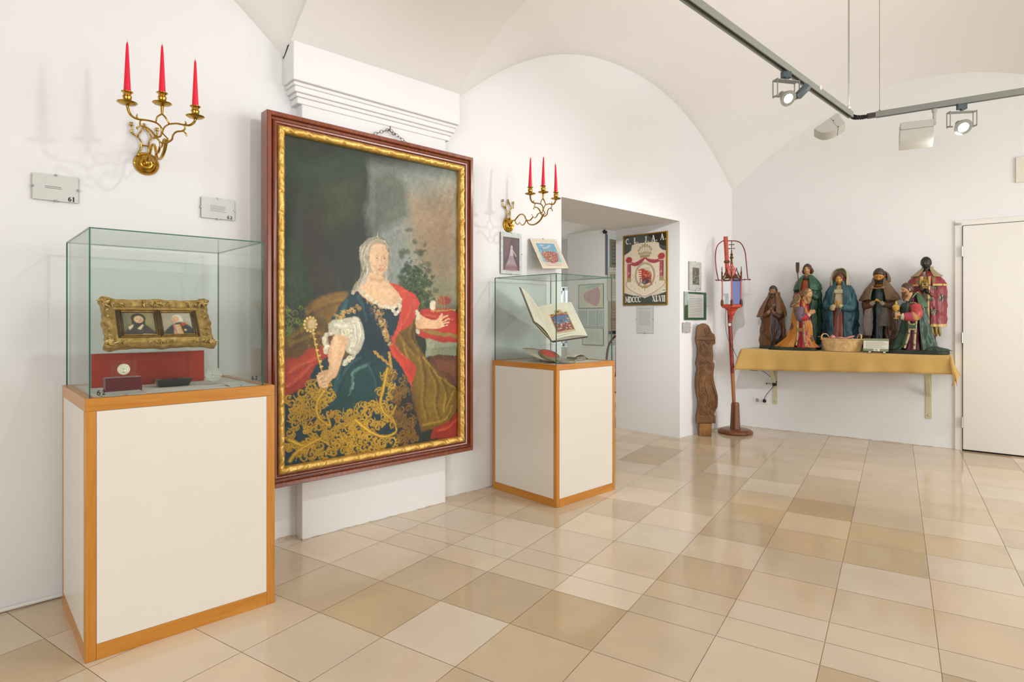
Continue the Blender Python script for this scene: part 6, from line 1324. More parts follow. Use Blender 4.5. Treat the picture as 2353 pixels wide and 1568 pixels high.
# ================================================================== lighting track
M_track = mat('grey_track_enamel', '8E928C', 0.35, spec=0.5)
M_trackd = mat('track_groove', '4A4438', 0.4, metal=0.3)
M_tplast = mat('pale_grey_enamel', 'C4C3BC', 0.4)
M_black = mat('black_plastic', '1B1B1C', 0.45)
ZT = 2.70
def rail(name, label, p, q, covers=()):
    p = Vector(p); q = Vector(q); L_ = (q-p).length; ang = math.atan2(q.y-p.y, q.x-p.x)
    t = thing(name, label, 'light track', p, ang, group='ceiling track rails')
    B().box(0, L_, -0.019, 0.019, 0.0, 0.006).box(0, L_, -0.019, -0.0145, -0.034, 0.0).box(0, L_, 0.0145, 0.019, -0.034, 0.0).box(0, L_, -0.004, 0.004, -0.018, 0.0).build('profile', M_track, t)
    for y in (-0.0095, 0.0095): B().box(0.002, L_-0.002, y-0.004, y+0.004, -0.012, -0.001).build('conductor_groove', M_trackd, t)
    B().box(-0.004, 0.0, -0.019, 0.019, -0.034, 0.006).build('end_cap', M_track, t); B().box(L_, L_+0.004, -0.019, 0.019, -0.034, 0.006).build('end_cap', M_track, t)
    return t
T2 = Vector((0.237, -0.971, 0)); T2A = Vector((4.925, -1.835, ZT))
rail('light_track', 'long grey lighting track running out of the top of the picture', (-2.3, -1.80, ZT), (4.79, -1.705, ZT))
rail('light_track', 'grey lighting track running to the right edge, carrying the brightest lamp', T2A, T2A+T2*4.4)
cn = thing('track_connector', 'black flexible joint linking the two ceiling tracks', 'track connector', (4.80, -1.705, ZT))
b = B(); pts = smoothpath([(0, 0, -0.016), (0.05, -0.01, -0.020), (0.09, -0.05, -0.020), (0.105, -0.08, -0.016)], 8); b.tube(pts, 0.013, 12)
for i in range(2, len(pts)-2, 2): b.tube([pts[i]-(pts[i+1]-pts[i-1])*0.12, pts[i]+(pts[i+1]-pts[i-1])*0.12], 0.0175, 12)
b.build('bellows', M_black, cn, smooth=50)
e = T2A-Vector((4.80, -1.705, ZT)); a_ = math.degrees(math.atan2(T2.y, T2.x))
B().box(-0.058, -0.004, -0.017, 0.017, -0.030, 0.002, T(*e) @ RZ(a_)).build('coupler', mat('brown_coupler', '4A3F38', 0.45), cn)
rd = B().tube([(4.755, -1.705, ZT+0.006), (4.755, -1.705, 3.78)], 0.0055, 12).lathe([(0.014, -0.012), (0.014, 0.035), (0.007, 0.04)], 12, (4.755, -1.705, ZT+0.006)).build('suspension_rod', mat('rod_grey', 'A7A49C', 0.35, metal=0.4), smooth=60)
tag(rd, 'thick grey rod hanging the corner of the lighting track', 'suspension rod')
wp = T2A+T2*0.02
wr = B().tube([(wp.x, wp.y, ZT+0.006), (wp.x, wp.y, 3.80)], 0.0018, 8).lathe([(0.006, 0), (0.006, 0.010), (0.003, 0.014)], 10, (wp.x, wp.y, ZT+0.006)).build('suspension_wire', mat('wire_brown', '8C7C66', 0.4, metal=0.5), smooth=60)
tag(wr, 'thin wire hanging the start of the right-hand lighting track', 'suspension wire')
jp = B().lathe([(0.016, -0.02), (0.016, 0.02)], 16, (0, 0, 0), M=T(4.13, -1.716, ZT+0.004) @ RX(90)).build('track_joint', M_plastic, smooth=40); tag(jp, 'small white round joint cap on top of the long lighting track', 'track joint')

M_bulb = mat('lit_lamp_face', 'FFFFFF', 0.5, emit='FFF8EE', estr=60.0)
def spot(label, loc, yaw, pitch, br=0.044, strength=None):
    t = thing('track_spotlight', label, 'spotlight', loc, R(yaw), group='lit track spotlights')
    B().box(-0.028, 0.028, -0.014, 0.014, -0.036, 0.0).lathe([(0.012, -0.036), (0.010, -0.052)], 14).build('track_adapter', mat('adapter_slate', '4E5A5E', 0.4), t)
    w = br+0.030; s = 0.010
    b = B().box(-w, w, -s, s, -0.056, -0.052)
    for x in (-w, w):
        b.box(x-0.002, x+0.002, -0.024, -0.018, -0.150, -0.053); b.box(x-0.002, x+0.002, 0.018, 0.024, -0.150, -0.053); b.box(x-0.002, x+0.002, -0.024, 0.024, -0.156, -0.148)
        b.box(x-0.002, x+0.002, -0.024, 0.024, -0.058, -0.050)
    b.box(-w, w, -0.024, 0.024, -0.058, -0.054)
    b.build('u_bracket', M_track, t)
    Q = T(0, 0, -0.150) @ RX(pitch)
    B().lathe([(0.0001, 0.055), (0.018, 0.055), (0.020, 0.02), (br*0.8, 0.005), (br, -0.020), (br+0.003, -0.022), (br+0.003, -0.026), (br-0.003, -0.026)], 32, M=Q).build('reflector_housing', M_track, t, smooth=40)
    B().lathe([(0.0001, -0.024), (br-0.004, -0.022), (br-0.004, -0.0245), (0.0001, -0.029)], 32, M=Q).build('lit_lens', M_bulb, t, smooth=60)
    for x in (-1, 1): B().tube([(x*(br+0.004), 0, -0.152), (x*(w+0.006), 0, -0.152)], 0.005, 10).build('pivot_screw', M_track, t)
    return t
s1 = spot('lit spotlight on the long track, with a dark cylinder behind it', (3.62, -1.721, ZT-0.034), -30, -52)
B().lathe([(0.0001, 0.0), (0.020, 0.0), (0.024, 0.006), (0.024, 0.075), (0.020, 0.083), (0.0001, 0.083)], 24, M=T(0.060, -0.02, -0.150) @ RY(40) @ RX(25)).build('lamp_cylinder', mat('slate_cylinder', '5A666A', 0.35), s1, smooth=35)
pp = T2A+T2*0.50
spot('brightest spotlight, at the right on the shorter track', (pp.x, pp.y, ZT-0.034), -52, -52, 0.052)
def flood(label, loc, yaw, tilt, far=1):
    t = thing('wall_washer', label, 'floodlight', loc, R(yaw), group='unlit grey floodlights')
    W = 0.096
    B().lathe([(0.016, 0), (0.016, -0.022), (0.011, -0.024), (0.011, -0.110), (0.0001, -0.110)], 16, (-(W+0.012)*far, 0, 0)).build('stem', M_tplast, t, smooth=40)
    Q = T(0, 0, -0.105) @ RX(tilt) @ T(0, -0.048, 0.02)
    B().box(-W, W, 0.0, 0.096, -0.052, 0.0, Q).build('gear_box', M_tplast, t, bevel=0.002)
    pr = [(0.001, -0.054), (0.093, -0.054), (0.092, -0.072), (0.088, -0.090), (0.077, -0.118), (0.060, -0.142), (0.035, -0.158), (0.001, -0.170)]
    B().loft([[(x, y, z) for y, z in pr] for x in (-W-0.003, W+0.003)], M=Q).build('curved_shade', M_tplast, t, smooth=35, bevel=0.001)
    for x in (-1, 1):
        for y in (0.03, 0.085): B().lathe([(0.0035, 0), (0.0035, 0.002)], 10, M=Q @ T(x*W, y, -0.046) @ RY(90*x)).build('screw', M_black, t)
    B().tube([(-(W+0.012)*far, 0, -0.103), (-W*far+0.004*far, 0, -0.103)], 0.008, 12).build('pivot', M_tplast, t)
    return t
flood('grey box floodlight on the long track near its corner, seen from the side', (4.53, -1.708, ZT-0.034), -160, -58, 1)
pp = T2A+T2*0.24
flood('grey box floodlight on the shorter track, its curved shade facing the room', (pp.x, pp.y, ZT-0.034), 110, 6, 1)

# ================================================================== wall shelf, cloth and what stands on it
SZ = 0.880
M_brk = mat('cream_bracket_paint', 'C9C3A0', 0.5)
sh = thing('long_shelf', 'long wall shelf on two cream metal brackets, covered with an ochre cloth', 'shelf', (0, 0, 0))
sh.matrix_world = MB.copy()
B().box(0.25, 1.965, -0.425, -0.012, SZ-0.028, SZ-0.004).build('shelf_board', mat('shelf_board', '8C7A58', 0.6), sh)
for tx, z0 in ((0.458, 0.275), (1.812, 0.258)):
    b = B().box(tx-0.024, tx+0.024, -0.006, -0.0005, z0, SZ-0.029).box(tx-0.020, tx+0.020, -0.36, -0.006, SZ-0.036, SZ-0.029)
    b.loft([[(tx-0.018, -0.006, 0.50), (tx+0.018, -0.006, 0.50), (tx+0.018, -0.012, 0.47), (tx-0.018, -0.012, 0.47)], [(tx-0.018, -0.32, SZ-0.037), (tx+0.018, -0.32, SZ-0.037), (tx+0.018, -0.345, SZ-0.037), (tx-0.018, -0.345, SZ-0.037)]])
    k = b.build('bracket', M_brk, sh, bevel=0.0015)
    for z in (z0+0.035, 0.60): B().lathe([(0.009, 0), (0.009, 0.003), (0.005, 0.005), (0.0001, 0.005)], 14, M=T(tx, -0.006, z) @ RX(90)).build('screw', M_metal, k)
# cloth: top sheet, front drop with slow waves, hanging corners
M_cloth = mat('ochre_tablecloth', 'C49F5A', 0.8, sheen=0.25, var=0.03, vscale=6, bump=0.12, bscale=300)
rows = []; nt_ = 120
def cl_row(q):
    t = 0.235+1.75*q; wv = 0.006*math.sin(q*23)+0.004*math.sin(q*51+1); dz = 0.205+0.012*math.cos(q*3)-0.03*q
    eL = math.exp(-(q/0.035)**2); eR = math.exp(-((1-q)/0.035)**2)
    r = [(t, -0.004, SZ-0.002), (t, -0.12, SZ-0.002), (t, -0.26, SZ-0.002), (t, -0.40, SZ-0.0025), (t, -0.426, SZ-0.004), (t, -0.434, SZ-0.014)]
    for k in range(1, 9):
        u = k/8; fl = (eL*0.055-eR*0.03)*u
        r.append((t-fl*1.2+(eR*0.04*u), -0.434-(0.010*u+wv*u*1.5)-0.03*(eL)*u, SZ-0.014-(dz-0.014)*u))
    return r
for i in range(nt_+1): rows.append(cl_row(i/nt_))
b = B(); b.loft(rows, closed=False)
# left end drop
def endrows(side):
    o = []
    for j in range(13):
        v = j/12; y = -0.004-0.43*v
        base = 0.235 if side < 0 else 1.985; rr_ = []
        for k in range(9):
            u = k/8; fold = 0.020*math.sin(v*9+1)*u
            if side < 0: x = base-0.012*min(1, u*6)-0.055*u*v*v+0.010*fold; z = SZ-0.002-0.012*min(1, u*5)-(0.20+0.010*v)*u
            else: x = base+0.010*min(1, u*6)+u*(0.012+0.03*v*v)+0.4*fold; z = SZ-0.002-0.012*min(1, u*5)-(0.16+0.10*math.exp(-((v-0.86)/0.13)**2))*u
            rr_.append((x, y-(0.035*u*v**4), z))
        o.append(rr_)
    return o
b.loft(endrows(-1), closed=False); b.loft(endrows(1), closed=False)
b.loft([[(1.985, -0.43, SZ-0.004), (1.99, -0.455, SZ-0.08), (2.0, -0.462, SZ-0.15), (2.015, -0.465, SZ-0.20), (2.0, -0.462, SZ-0.265)], [(2.0, -0.43, SZ-0.006), (2.02, -0.445, SZ-0.08), (2.035, -0.45, SZ-0.13), (2.055, -0.45, SZ-0.165), (2.025, -0.452, SZ-0.24)]], closed=False)
for i in range(len(b.v)): b.v[i] = tuple(MB @ Vector(b.v[i]))
clo = b.build('tablecloth', M_cloth, smooth=70, solid=0.002)
tag(clo, 'ochre cloth draped over the wall shelf with a hanging corner at the right', 'tablecloth')

# sockets, plug and adaptor under the shelf
sk = thing('wall_socket', 'white double power socket on the wall below the left shelf bracket', 'power socket', bw(0.315, 0, 0.302), BROT)
for x in (-0.038, 0.038):
    B().box(x-0.0375, x+0.0375, -0.010, 0, -0.0375, 0.0375).build('cover_plate', M_plastic, sk, bevel=0.003)
    B().lathe([(0.022, 0.0), (0.0225, 0.003), (0.020, 0.004), (0.019, -0.004), (0.0001, -0.004)], 28, M=T(x, -0.010, 0) @ RX(90)).build('socket_well', mat('socket_inner', 'CFCDC6', 0.4), sk, smooth=40)
    if x < 0:
        for z in (-0.0095, 0.0095): B().lathe([(0.0028, 0), (0.0028, 0.001)], 10, M=T(x, -0.0065, z) @ RX(90)).build('contact_hole', M_black, sk)
pg = thing('power_plug', 'black plug in the right half of the double wall socket, its lead going up', 'plug', bw(0.353, 0.013, 0.302), BROT)
B().lathe([(0.0185, 0), (0.0185, 0.012), (0.014, 0.026), (0.008, 0.034), (0.0001, 0.034)], 24, M=T(0, 0.0, 0) @ RX(90)).build('plug_body', M_black, pg, smooth=40)
pc_ = [bw(0.356, 0.044, 0.312), bw(0.37, 0.05, 0.35), bw(0.40, 0.05, 0.40), bw(0.44, 0.045, 0.45), bw(0.452, 0.035, 0.475)]
ld = B(); ld.tube(smoothpath(pc_, 8), 0.003, 8); inv = pg.matrix_basis.inverted() if False else (Matrix.Translation(pg.location) @ Matrix.Rotation(BROT, 4, 'Z')).inverted()
ld.v = [tuple(inv @ Vector(v)) for v in ld.v]; ld.build('lead', M_cable, pg)
ad = thing('cable_switch', 'small black cable switch on the left shelf bracket', 'cable switch', bw(0.462, 0.012, 0.505), BROT)
B().box(-0.022, 0.018, -0.032, -0.001, -0.032, 0.022).build('switch_body', M_black, ad, bevel=0.005)
ld = B(); ld.tube(smoothpath([(-0.01, -0.02, 0.015), (-0.03, -0.02, 0.05), (-0.09, -0.02, 0.10), (-0.15, -0.015, 0.145), (-0.16, -0.01, 0.22)], 8), 0.0026, 8).build('lead', M_cable, ad)
B().ball((-0.085, -0.008, -0.012), 0.008, 10, 8).tube([(-0.08, -0.008, -0.012), (-0.02, -0.012, -0.01)], 0.002, 6).build('small_clip', M_black, ad)

# ------------------------------------------------------------------ painted nativity statues
M_paint = mat('painted_plaster', 'FFFFFF', 0.42, vcol=True, coat=0.15, coat_rough=0.3, var=0.22, vscale=26, bump=0.12, bscale=60)
M_base = mat('dark_green_base', '26301F', 0.5, var=0.4, vscale=16, col2='12160F', bump=0.3, bscale=40)
SH_R = math.degrees(BROT)
def mixc(a, b, t): return tuple(x*(1-t)+y*t for x, y in zip(a, b))
def garment(name, t, keys, n, col, folds=9, amp=0.03, ph=0.0, span=(0, 360), solid=0.0, twist=0.0, colfn=None, steps=9, hem=0.0, label=None, deep=1.0):
    """keys: (z, cx, cy, rx, ry); angle 0 = +x (viewer's right), 270 = towards the viewer"""
    ks = keys; b = B(); rings = []; cols = []; base = lin(col); dark = tuple(v*0.55 for v in base)
    full = span == (0, 360); N = n if full else n+1
    nk = (len(ks)-1)*steps
    for i in range(nk+1):
        q = i/steps; k = min(int(q), len(ks)-2); f = q-k; f2 = f*f*(3-2*f)*0.5+f*0.5
        z, cx, cy, rx, ry = (ks[k][m]*(1-f2)+ks[k+1][m]*f2 for m in range(5)); u = i/nk; ring = []
        for j in range(N):
            a = R(span[0]+(span[1]-span[0])*j/n)
            w = math.sin(folds*a+ph+twist*u)+0.5*math.sin((folds*1.7)*a+ph*2.3-twist*u)+0.35*math.sin(folds*0.53*a+1.1+u*3)
            rn = abs(noise.noise(Vector((math.cos(a)*2.3+ph, math.sin(a)*2.3, z*9+ph*2))))+0.6*abs(noise.noise(Vector((math.cos(a)*5+ph, math.sin(a)*5-2, z*16))))
            g = min(amp, 0.06)*1.7*(0.55-2.0*rn)+amp*(w if w > 0 else w*1.2*deep)*(0.25+0.75*(1-u) if keys[0][0] < keys[-1][0] else 0.25+0.75*u)
            hz = hem*math.sin(folds*0.6*a+ph) if (i == 0 and keys[0][0] < keys[-1][0]) or (i == nk and keys[0][0] > keys[-1][0]) else 0
            x = cx+rx*(1+g)*math.cos(a); y = cy+ry*(1+g)*math.sin(a)
            ring.append((x, y, z+hz)); c = base
            if colfn: c = colfn(math.degrees(a) % 360, z, x, y, base)
            cols.append(c)
        rings.append(ring)
    b.loft(rings, closed=full, caps=full, cols=cols)
    kw = {'label': label} if label else {}
    return b.build(name, M_paint, t, smooth=75, solid=solid, **kw)
def colmesh(b, col): b.c = [lin(col)]*len(b.v); b.hascol = True; return b
def head(t, loc, r, yaw, pitch, skin, hair=None, beard=None, style='short', roll=0, blush='C07A5A'):
    """r: half the head height; looks along -y before turning"""
    Q = T(*loc) @ RZ(yaw) @ RX(pitch) @ RY(roll); b = B(); nu, nv = 72, 52; vs = []; cols = []; sk = lin(skin); bl = lin(blush)
    def surf(th, ph, grow=1.0):
        x = math.sin(ph)*math.cos(th); y = math.sin(ph)*math.sin(th); z = math.cos(ph)
        rx, ry, rz = 0.70, 0.84, 1.0
        if z < 0: k = 1-0.34*(-z)**1.3; rx *= k; ry *= (1-0.20*(-z)**1.5)
        p = Vector((x*rx, y*ry, z*rz)); fr = max(0, -y)
        g = lambda cx, cz, sx, sz: math.exp(-((p.x-cx)/sx)**2-((p.z-cz)/sz)**2)*(1 if y < 0 else 0)
        d = 0.0
        d += 0.24*g(0, -0.15, 0.080, 0.10)+0.15*g(0, 0.03, 0.055, 0.17)            # nose
        d += 0.055*g(0, -0.42, 0.16, 0.05)+0.05*g(0, -0.52, 0.14, 0.05)-0.03*g(0, -0.47, 0.2, 0.02)   # lips
        d += 0.07*g(0, -0.74, 0.15, 0.12)                                            # chin
        d += 0.05*g(0.24, 0.20, 0.18, 0.05)+0.05*g(-0.24, 0.20, 0.18, 0.05)         # brows
        d -= 0.13*g(0.25, 0.08, 0.13, 0.08)+0.13*g(-0.25, 0.08, 0.12, 0.07)         # eye sockets
        d += 0.05*g(0.25, 0.07, 0.07, 0.035)+0.05*g(-0.25, 0.07, 0.07, 0.035)       # lids
        d += 0.04*g(0.34, -0.18, 0.14, 0.12)+0.04*g(-0.34, -0.18, 0.14, 0.12)       # cheeks
        p.y -= d*fr; return p*grow
    for i in range(nv+1):
        ph = PI*i/nv
        for j in range(nu):
            th = 2*PI*j/nu; p = surf(th, ph); vs.append(Q @ (p*r)); c = sk
            if p.y < 0:
                e = lambda cx, cz, sx, sz: math.exp(-((p.x-cx)/sx)**2-((p.z-cz)/sz)**2)
                c = mixc(c, bl, min(0.5, 0.5*(e(0.36, -0.2, 0.16, 0.14)+e(-0.36, -0.2, 0.16, 0.14))))
                c = mixc(c, lin('A0402E') if sk[0] > 0.08 else lin('4A2A24'), min(0.8, 0.8*e(0, -0.47, 0.17, 0.06)))
                c = mixc(c, lin('D8CCB4') if sum(sk) > 0.1 else lin('9A9488'), min(1, 1.2*(e(0.25, 0.06, 0.085, 0.036)+e(-0.25, 0.06, 0.085, 0.036))))
                c = mixc(c, lin('1E120A'), min(1, 1.6*(e(0.25, 0.055, 0.040, 0.040)+e(-0.25, 0.055, 0.040, 0.040))))
                c = mixc(c, lin('2A180E'), min(1, 1.0*(e(0.25, 0.115, 0.13, 0.022)+e(-0.25, 0.115, 0.13, 0.022))))
                c = mixc(c, mixc(sk, lin('2A1A10'), 0.7), min(1, 0.9*(e(0.25, 0.225, 0.15, 0.03)+e(-0.25, 0.225, 0.15, 0.03))))
            cols.append(c)
    fs = [(i*nu+j, i*nu+(j+1) % nu, (i+1)*nu+(j+1) % nu, (i+1)*nu+j) for i in range(nv) for j in range(nu)]
    b.add(vs, fs, cols)
    for sx in (-1, 1):   # ears
        m = Q @ T(sx*0.68*r, 0.06*r, -0.02*r) @ RZ(sx*20); bb = B().ball((0, 0, 0), r*0.20, 10, 8, (0.45, 0.8, 1.25), m).ball((sx*0.03*r, -0.02*r, 0), r*0.10, 8, 6, (0.6, 0.8, 1.2), m)
        b.add(bb.v, bb.f, [sk]*len(bb.v))
    nk = B().tube([Q @ Vector((0, 0.12*r, -0.55*r)), Q @ Vector((0, 0.22*r, -1.15*r)), Vector(loc)+Vector((0, 0.24*r, -1.75*r))], [r*0.50, r*0.50, r*0.66], 16); b.add(nk.v, nk.f, [sk]*len(nk.v))
    h = b.build('head', M_paint, t, smooth=75)
    if hair:
        b = B(); vs = []; hc = lin(hair); cols = []; nu2, nv2 = 56, 26
        for i in range(nv2+1):
            for j in range(nu2):
                th = 2*PI*j/nu2; front = max(0, -math.sin(th))
                lim = {'short': 0.66-0.36*front**0.6, 'bob': 0.84-0.53*front**1.5, 'bald': 0.66-0.42*front, 'long': 0.86-0.57*front**1.2}[style]
                a0 = {'bald': 0.33}.get(style, 0.0); ph = PI*(a0+(lim-a0)*i/nv2)
                strand = 0.022*math.sin(th*17+ph*3)+0.012*math.sin(th*31-ph*5); edge = 0.10*(1-(i/nv2)**6)+0.012
                if style in ('bob', 'long') and i > nv2*0.55: edge += 0.05
                p = surf(th, ph, 1.0)*(1+edge+strand*(0.4+0.6*i/nv2)); vs.append(Q @ (p*r)); cols.append(mixc(hc, tuple(v*0.5 for v in hc), 0.5+0.5*math.sin(th*17+ph*3)))
        fs = [(i*nu2+j, i*nu2+(j+1) % nu2, (i+1)*nu2+(j+1) % nu2, (i+1)*nu2+j) for i in range(nv2) for j in range(nu2)]
        b.add(vs, fs, cols)
        if style in ('bob', 'long'):
            for sx in (-1, 1):
                for q in range(5):
                    y = -0.10+0.16*q; L_ = (0.85 if style == 'bob' else 1.35); P = [Q @ (Vector((sx*0.66, y, 0.25))*r), Q @ (Vector((sx*0.80, y+0.03, -0.25))*r), Q @ (Vector((sx*0.74, y+0.05, -0.55*L_))*r), Q @ (Vector((sx*0.60, y+0.05, -0.92*L_))*r)]
                    tb = B().tube(smoothpath(P, 4), [r*0.07, r*0.14, r*0.13, r*0.06], 8); b.add(tb.v, tb.f, [hc]*len(tb.v))
        b.build('hair', M_paint, h, smooth=75)
    if beard:
        col, ln_ = beard; b = B(); bc = lin(col); rg = random.Random(int(r*1e5))
        for row, (zz, wd, L_) in enumerate(((-0.30, 0.50, 0.5), (-0.50, 0.42, 0.75), (-0.68, 0.30, 1.0), (-0.80, 0.15, 1.1))):
            m = 9-row
            for q in range(m):
                x = wd*(-1+2*q/(m-1)) if m > 1 else 0; yy = -0.60*math.sqrt(max(0.02, 1-(x/0.72)**2))-0.05-0.05*row; L2 = ln_*L_*rg.uniform(0.8, 1.1)
                if row == 0 and abs(x) < 0.30: continue
                P = [Q @ (Vector((x, yy+0.08, zz+0.06))*r), Q @ (Vector((x*1.02, yy-0.03, zz-0.18*L2))*r), Q @ (Vector((x*0.85+0.05*math.sin(q*2), yy-0.02, zz-0.42*L2))*r), Q @ (Vector((x*0.6+0.06*math.sin(q), yy+0.02, zz-0.62*L2))*r)]
                tb = B().tube(smoothpath(P, 4), [r*0.09, r*0.12, r*0.10, r*0.03], 7); b.add(tb.v, tb.f, [mixc(bc, tuple(v*0.55 for v in bc), rg.random()*0.7)]*len(tb.v))
        for sx in (-1, 1):
            tb = B().tube(smoothpath([Q @ (Vector(p)*r) for p in ((sx*0.02, -0.88, -0.33), (sx*0.16, -0.84, -0.38), (sx*0.30, -0.72, -0.46))], 4), [r*0.05, r*0.07, r*0.03], 7); b.add(tb.v, tb.f, [bc]*len(tb.v))
        b.build('beard', M_paint, h, smooth=75)
    return h
def hand(t, wrist, dirv, palm, side, s, skin, curl=25, name='hand', spread=6):
    """palm, four fingers of different lengths and a thumb from the side of the palm; dirv: towards the finger tips, palm: palm normal"""
    d = Vector(dirv).normalized(); pn = Vector(palm); pn = (pn-d*pn.dot(d)).normalized(); sd = d.cross(pn)*side; W = Vector(wrist); b = B()
    rg_ = []
    for q, wd, th in ((-0.35, 0.30, 0.24), (0, 0.32, 0.22), (0.35, 0.44, 0.21), (0.75, 0.46, 0.18), (0.95, 0.42, 0.14)):
        c = W+d*q*s; rg_.append([c+sd*(wd*s*math.cos(a))+pn*(th*s*math.sin(a)) for a in (2*PI*k/12 for k in range(12))])
    b.loft(rg_)
    for k, (o, L_) in enumerate(((0.34, 0.78), (0.12, 0.90), (-0.11, 0.84), (-0.33, 0.66))):
        p = W+sd*o*s+d*0.85*s; a = 0; P = [p]; dd = (d+sd*R(spread)*(1.5-k)*0.5).normalized()
        for seg, f in enumerate((0.42, 0.32, 0.26)):
            a += R(curl*(0.5 if seg == 0 else 1)); v = dd*math.cos(a)+pn*math.sin(a); p = p+v*L_*f*s; P.append(p)
        b.tube(smoothpath(P, 3), [0.125*s, 0.12*s, 0.10*s, 0.075*s], 8); b.ball(P[-1], 0.075*s, 8, 6)
    p = W+sd*0.36*s+d*0.20*s; P = [p, p+(sd*0.75+d*0.55+pn*0.15)*0.32*s, p+(sd*0.75+d*0.75+pn*0.3)*0.52*s+d*0.10*s, p+(sd*0.6+d*1.1+pn*0.45)*0.60*s+d*0.12*s]
    b.tube(smoothpath(P, 3), [0.17*s, 0.14*s, 0.12*s, 0.08*s], 8); b.ball(P[-1], 0.08*s, 8, 6)
    colmesh(b, skin); return b.build(name, M_paint, t, smooth=75)
def sleeve(t, pts, rad, col, name='sleeve', n=16, folds=True, colfn=None):
    sp = smoothpath(pts, 6); k = len(sp); b = B()
    rr_ = [float(np.interp(i/(k-1), np.linspace(0, 1, len(rad)), rad))*(1+(0.06*math.sin(i*1.9) if folds else 0)) for i in range(k)]
    b.tube(sp, rr_, n); bc = lin(col)
    b.c = [bc if not colfn else colfn(i//n, k, bc) for i in range(len(b.v))]; b.hascol = True
    return b.build(name, M_paint, t, smooth=75)
def plinthbase(t, w, d, h=0.028, dx=0.0, dy=0.0):
    n = 40; o = []
    for z, g in ((0, 1.0), (h*0.35, 1.02), (h*0.8, 1.0), (h, 0.95)):
        o.append([(dx+g*w/2*math.copysign(abs(math.cos(a))**0.55, math.cos(a))*(1+0.03*math.sin(3*a+1)), dy+g*d/2*math.copysign(abs(math.sin(a))**0.55, math.sin(a))*(1+0.03*math.sin(5*a)), z) for a in (2*PI*k/n for k in range(n))])
    B().loft(o).build('base', M_base, t, smooth=50)
def statue(label, tpos, off, name='nativity_statue', rot=0): return thing(name, label, 'statue', bw(tpos, off, SZ), BROT+R(rot), group='painted nativity statues')
def brush(t, name, col, strokes, label=None):
    b = B()
    for p, r_ in strokes: b.tube(smoothpath(p, 5), r_, 8)
    colmesh(b, col); return b.build(name, M_paint, t, smooth=75, **({'label': label} if label else {}))
GOLD = 'C9A860'

# 1. brown-cloaked man with folded hands, left
s = statue('brown-cloaked bearded man with clasped hands, leftmost of the statues', 0.470, 0.155); plinthbase(s, 0.25, 0.17)
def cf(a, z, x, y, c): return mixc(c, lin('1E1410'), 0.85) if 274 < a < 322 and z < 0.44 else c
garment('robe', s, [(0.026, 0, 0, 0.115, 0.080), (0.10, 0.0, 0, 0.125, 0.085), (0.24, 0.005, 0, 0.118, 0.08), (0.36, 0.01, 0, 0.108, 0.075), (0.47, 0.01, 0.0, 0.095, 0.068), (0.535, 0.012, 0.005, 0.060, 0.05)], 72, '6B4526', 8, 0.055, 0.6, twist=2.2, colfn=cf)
garment('shoulder_cape', s, [(0.335, -0.005, -0.010, 0.145, 0.112), (0.42, 0.004, -0.006, 0.124, 0.098), (0.50, 0.012, 0.0, 0.088, 0.074), (0.545, 0.014, 0.006, 0.062, 0.056), (0.590, 0.016, 0.012, 0.052, 0.052)], 64, '7A5433', 7, 0.025, 1.0, span=(-62, 242), solid=0.005, hem=0.006)
head(s, (0.018, -0.030, 0.600), 0.055, -8, 12, '9A6A3A', '4A3826', ('5C4430', 0.55), 'short')
sleeve(s, [(-0.080, -0.02, 0.40), (-0.070, -0.070, 0.350), (-0.005, -0.100, 0.370)], [0.026, 0.028, 0.020], '6B4526'); sleeve(s, [(0.09, -0.02, 0.40), (0.095, -0.070, 0.335), (0.045, -0.098, 0.362)], [0.028, 0.034, 0.024], '4A2E1C')
sleeve(s, [(-0.015, -0.104, 0.372), (0.008, -0.112, 0.392)], [0.018, 0.016], '9A8A70', 'cuff'); sleeve(s, [(0.050, -0.100, 0.365), (0.032, -0.110, 0.385)], [0.019, 0.017], '8C5650', 'cuff')
hand(s, (0.010, -0.116, 0.395), (0.35, -0.15, 1), (1, 0, 0), 1, 0.026, 'A5794A', 40); hand(s, (0.034, -0.114, 0.39), (-0.15, -0.25, 1), (-1, 0, 0), -1, 0.026, 'A5794A', 45)
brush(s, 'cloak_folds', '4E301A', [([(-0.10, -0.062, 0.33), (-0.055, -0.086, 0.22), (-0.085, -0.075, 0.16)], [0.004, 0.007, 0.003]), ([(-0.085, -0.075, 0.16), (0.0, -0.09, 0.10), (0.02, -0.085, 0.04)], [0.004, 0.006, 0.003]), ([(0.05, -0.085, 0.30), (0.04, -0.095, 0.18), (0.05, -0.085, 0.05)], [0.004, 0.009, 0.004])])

# 2. standing shepherd in green with a staff
s = statue('tall standing shepherd in a green cloak with a long staff', 0.800, 0.115); plinthbase(s, 0.24, 0.16)
garment('robe', s, [(0.026, 0.01, 0, 0.070, 0.055), (0.15, 0.01, 0, 0.075, 0.06), (0.38, 0, 0, 0.085, 0.065), (0.60, 0, 0, 0.095, 0.065), (0.70, 0, 0, 0.075, 0.055), (0.745, 0, 0.002, 0.034, 0.034)], 64, 'B4552C', 9, 0.03, 0.2)
garment('cloak', s, [(0.05, 0.035, 0.005, 0.080, 0.062), (0.18, 0.030, 0.005, 0.100, 0.070), (0.34, 0.015, 0.005, 0.120, 0.076), (0.52, 0.005, 0.0, 0.128, 0.080), (0.64, 0, 0.0, 0.124, 0.076), (0.70, 0, 0.0, 0.095, 0.066), (0.735, 0, 0.005, 0.045, 0.044)], 72, '1C3F2A', 7, 0.045, 2.0, span=(-78, 246), solid=0.006, twist=1.6)
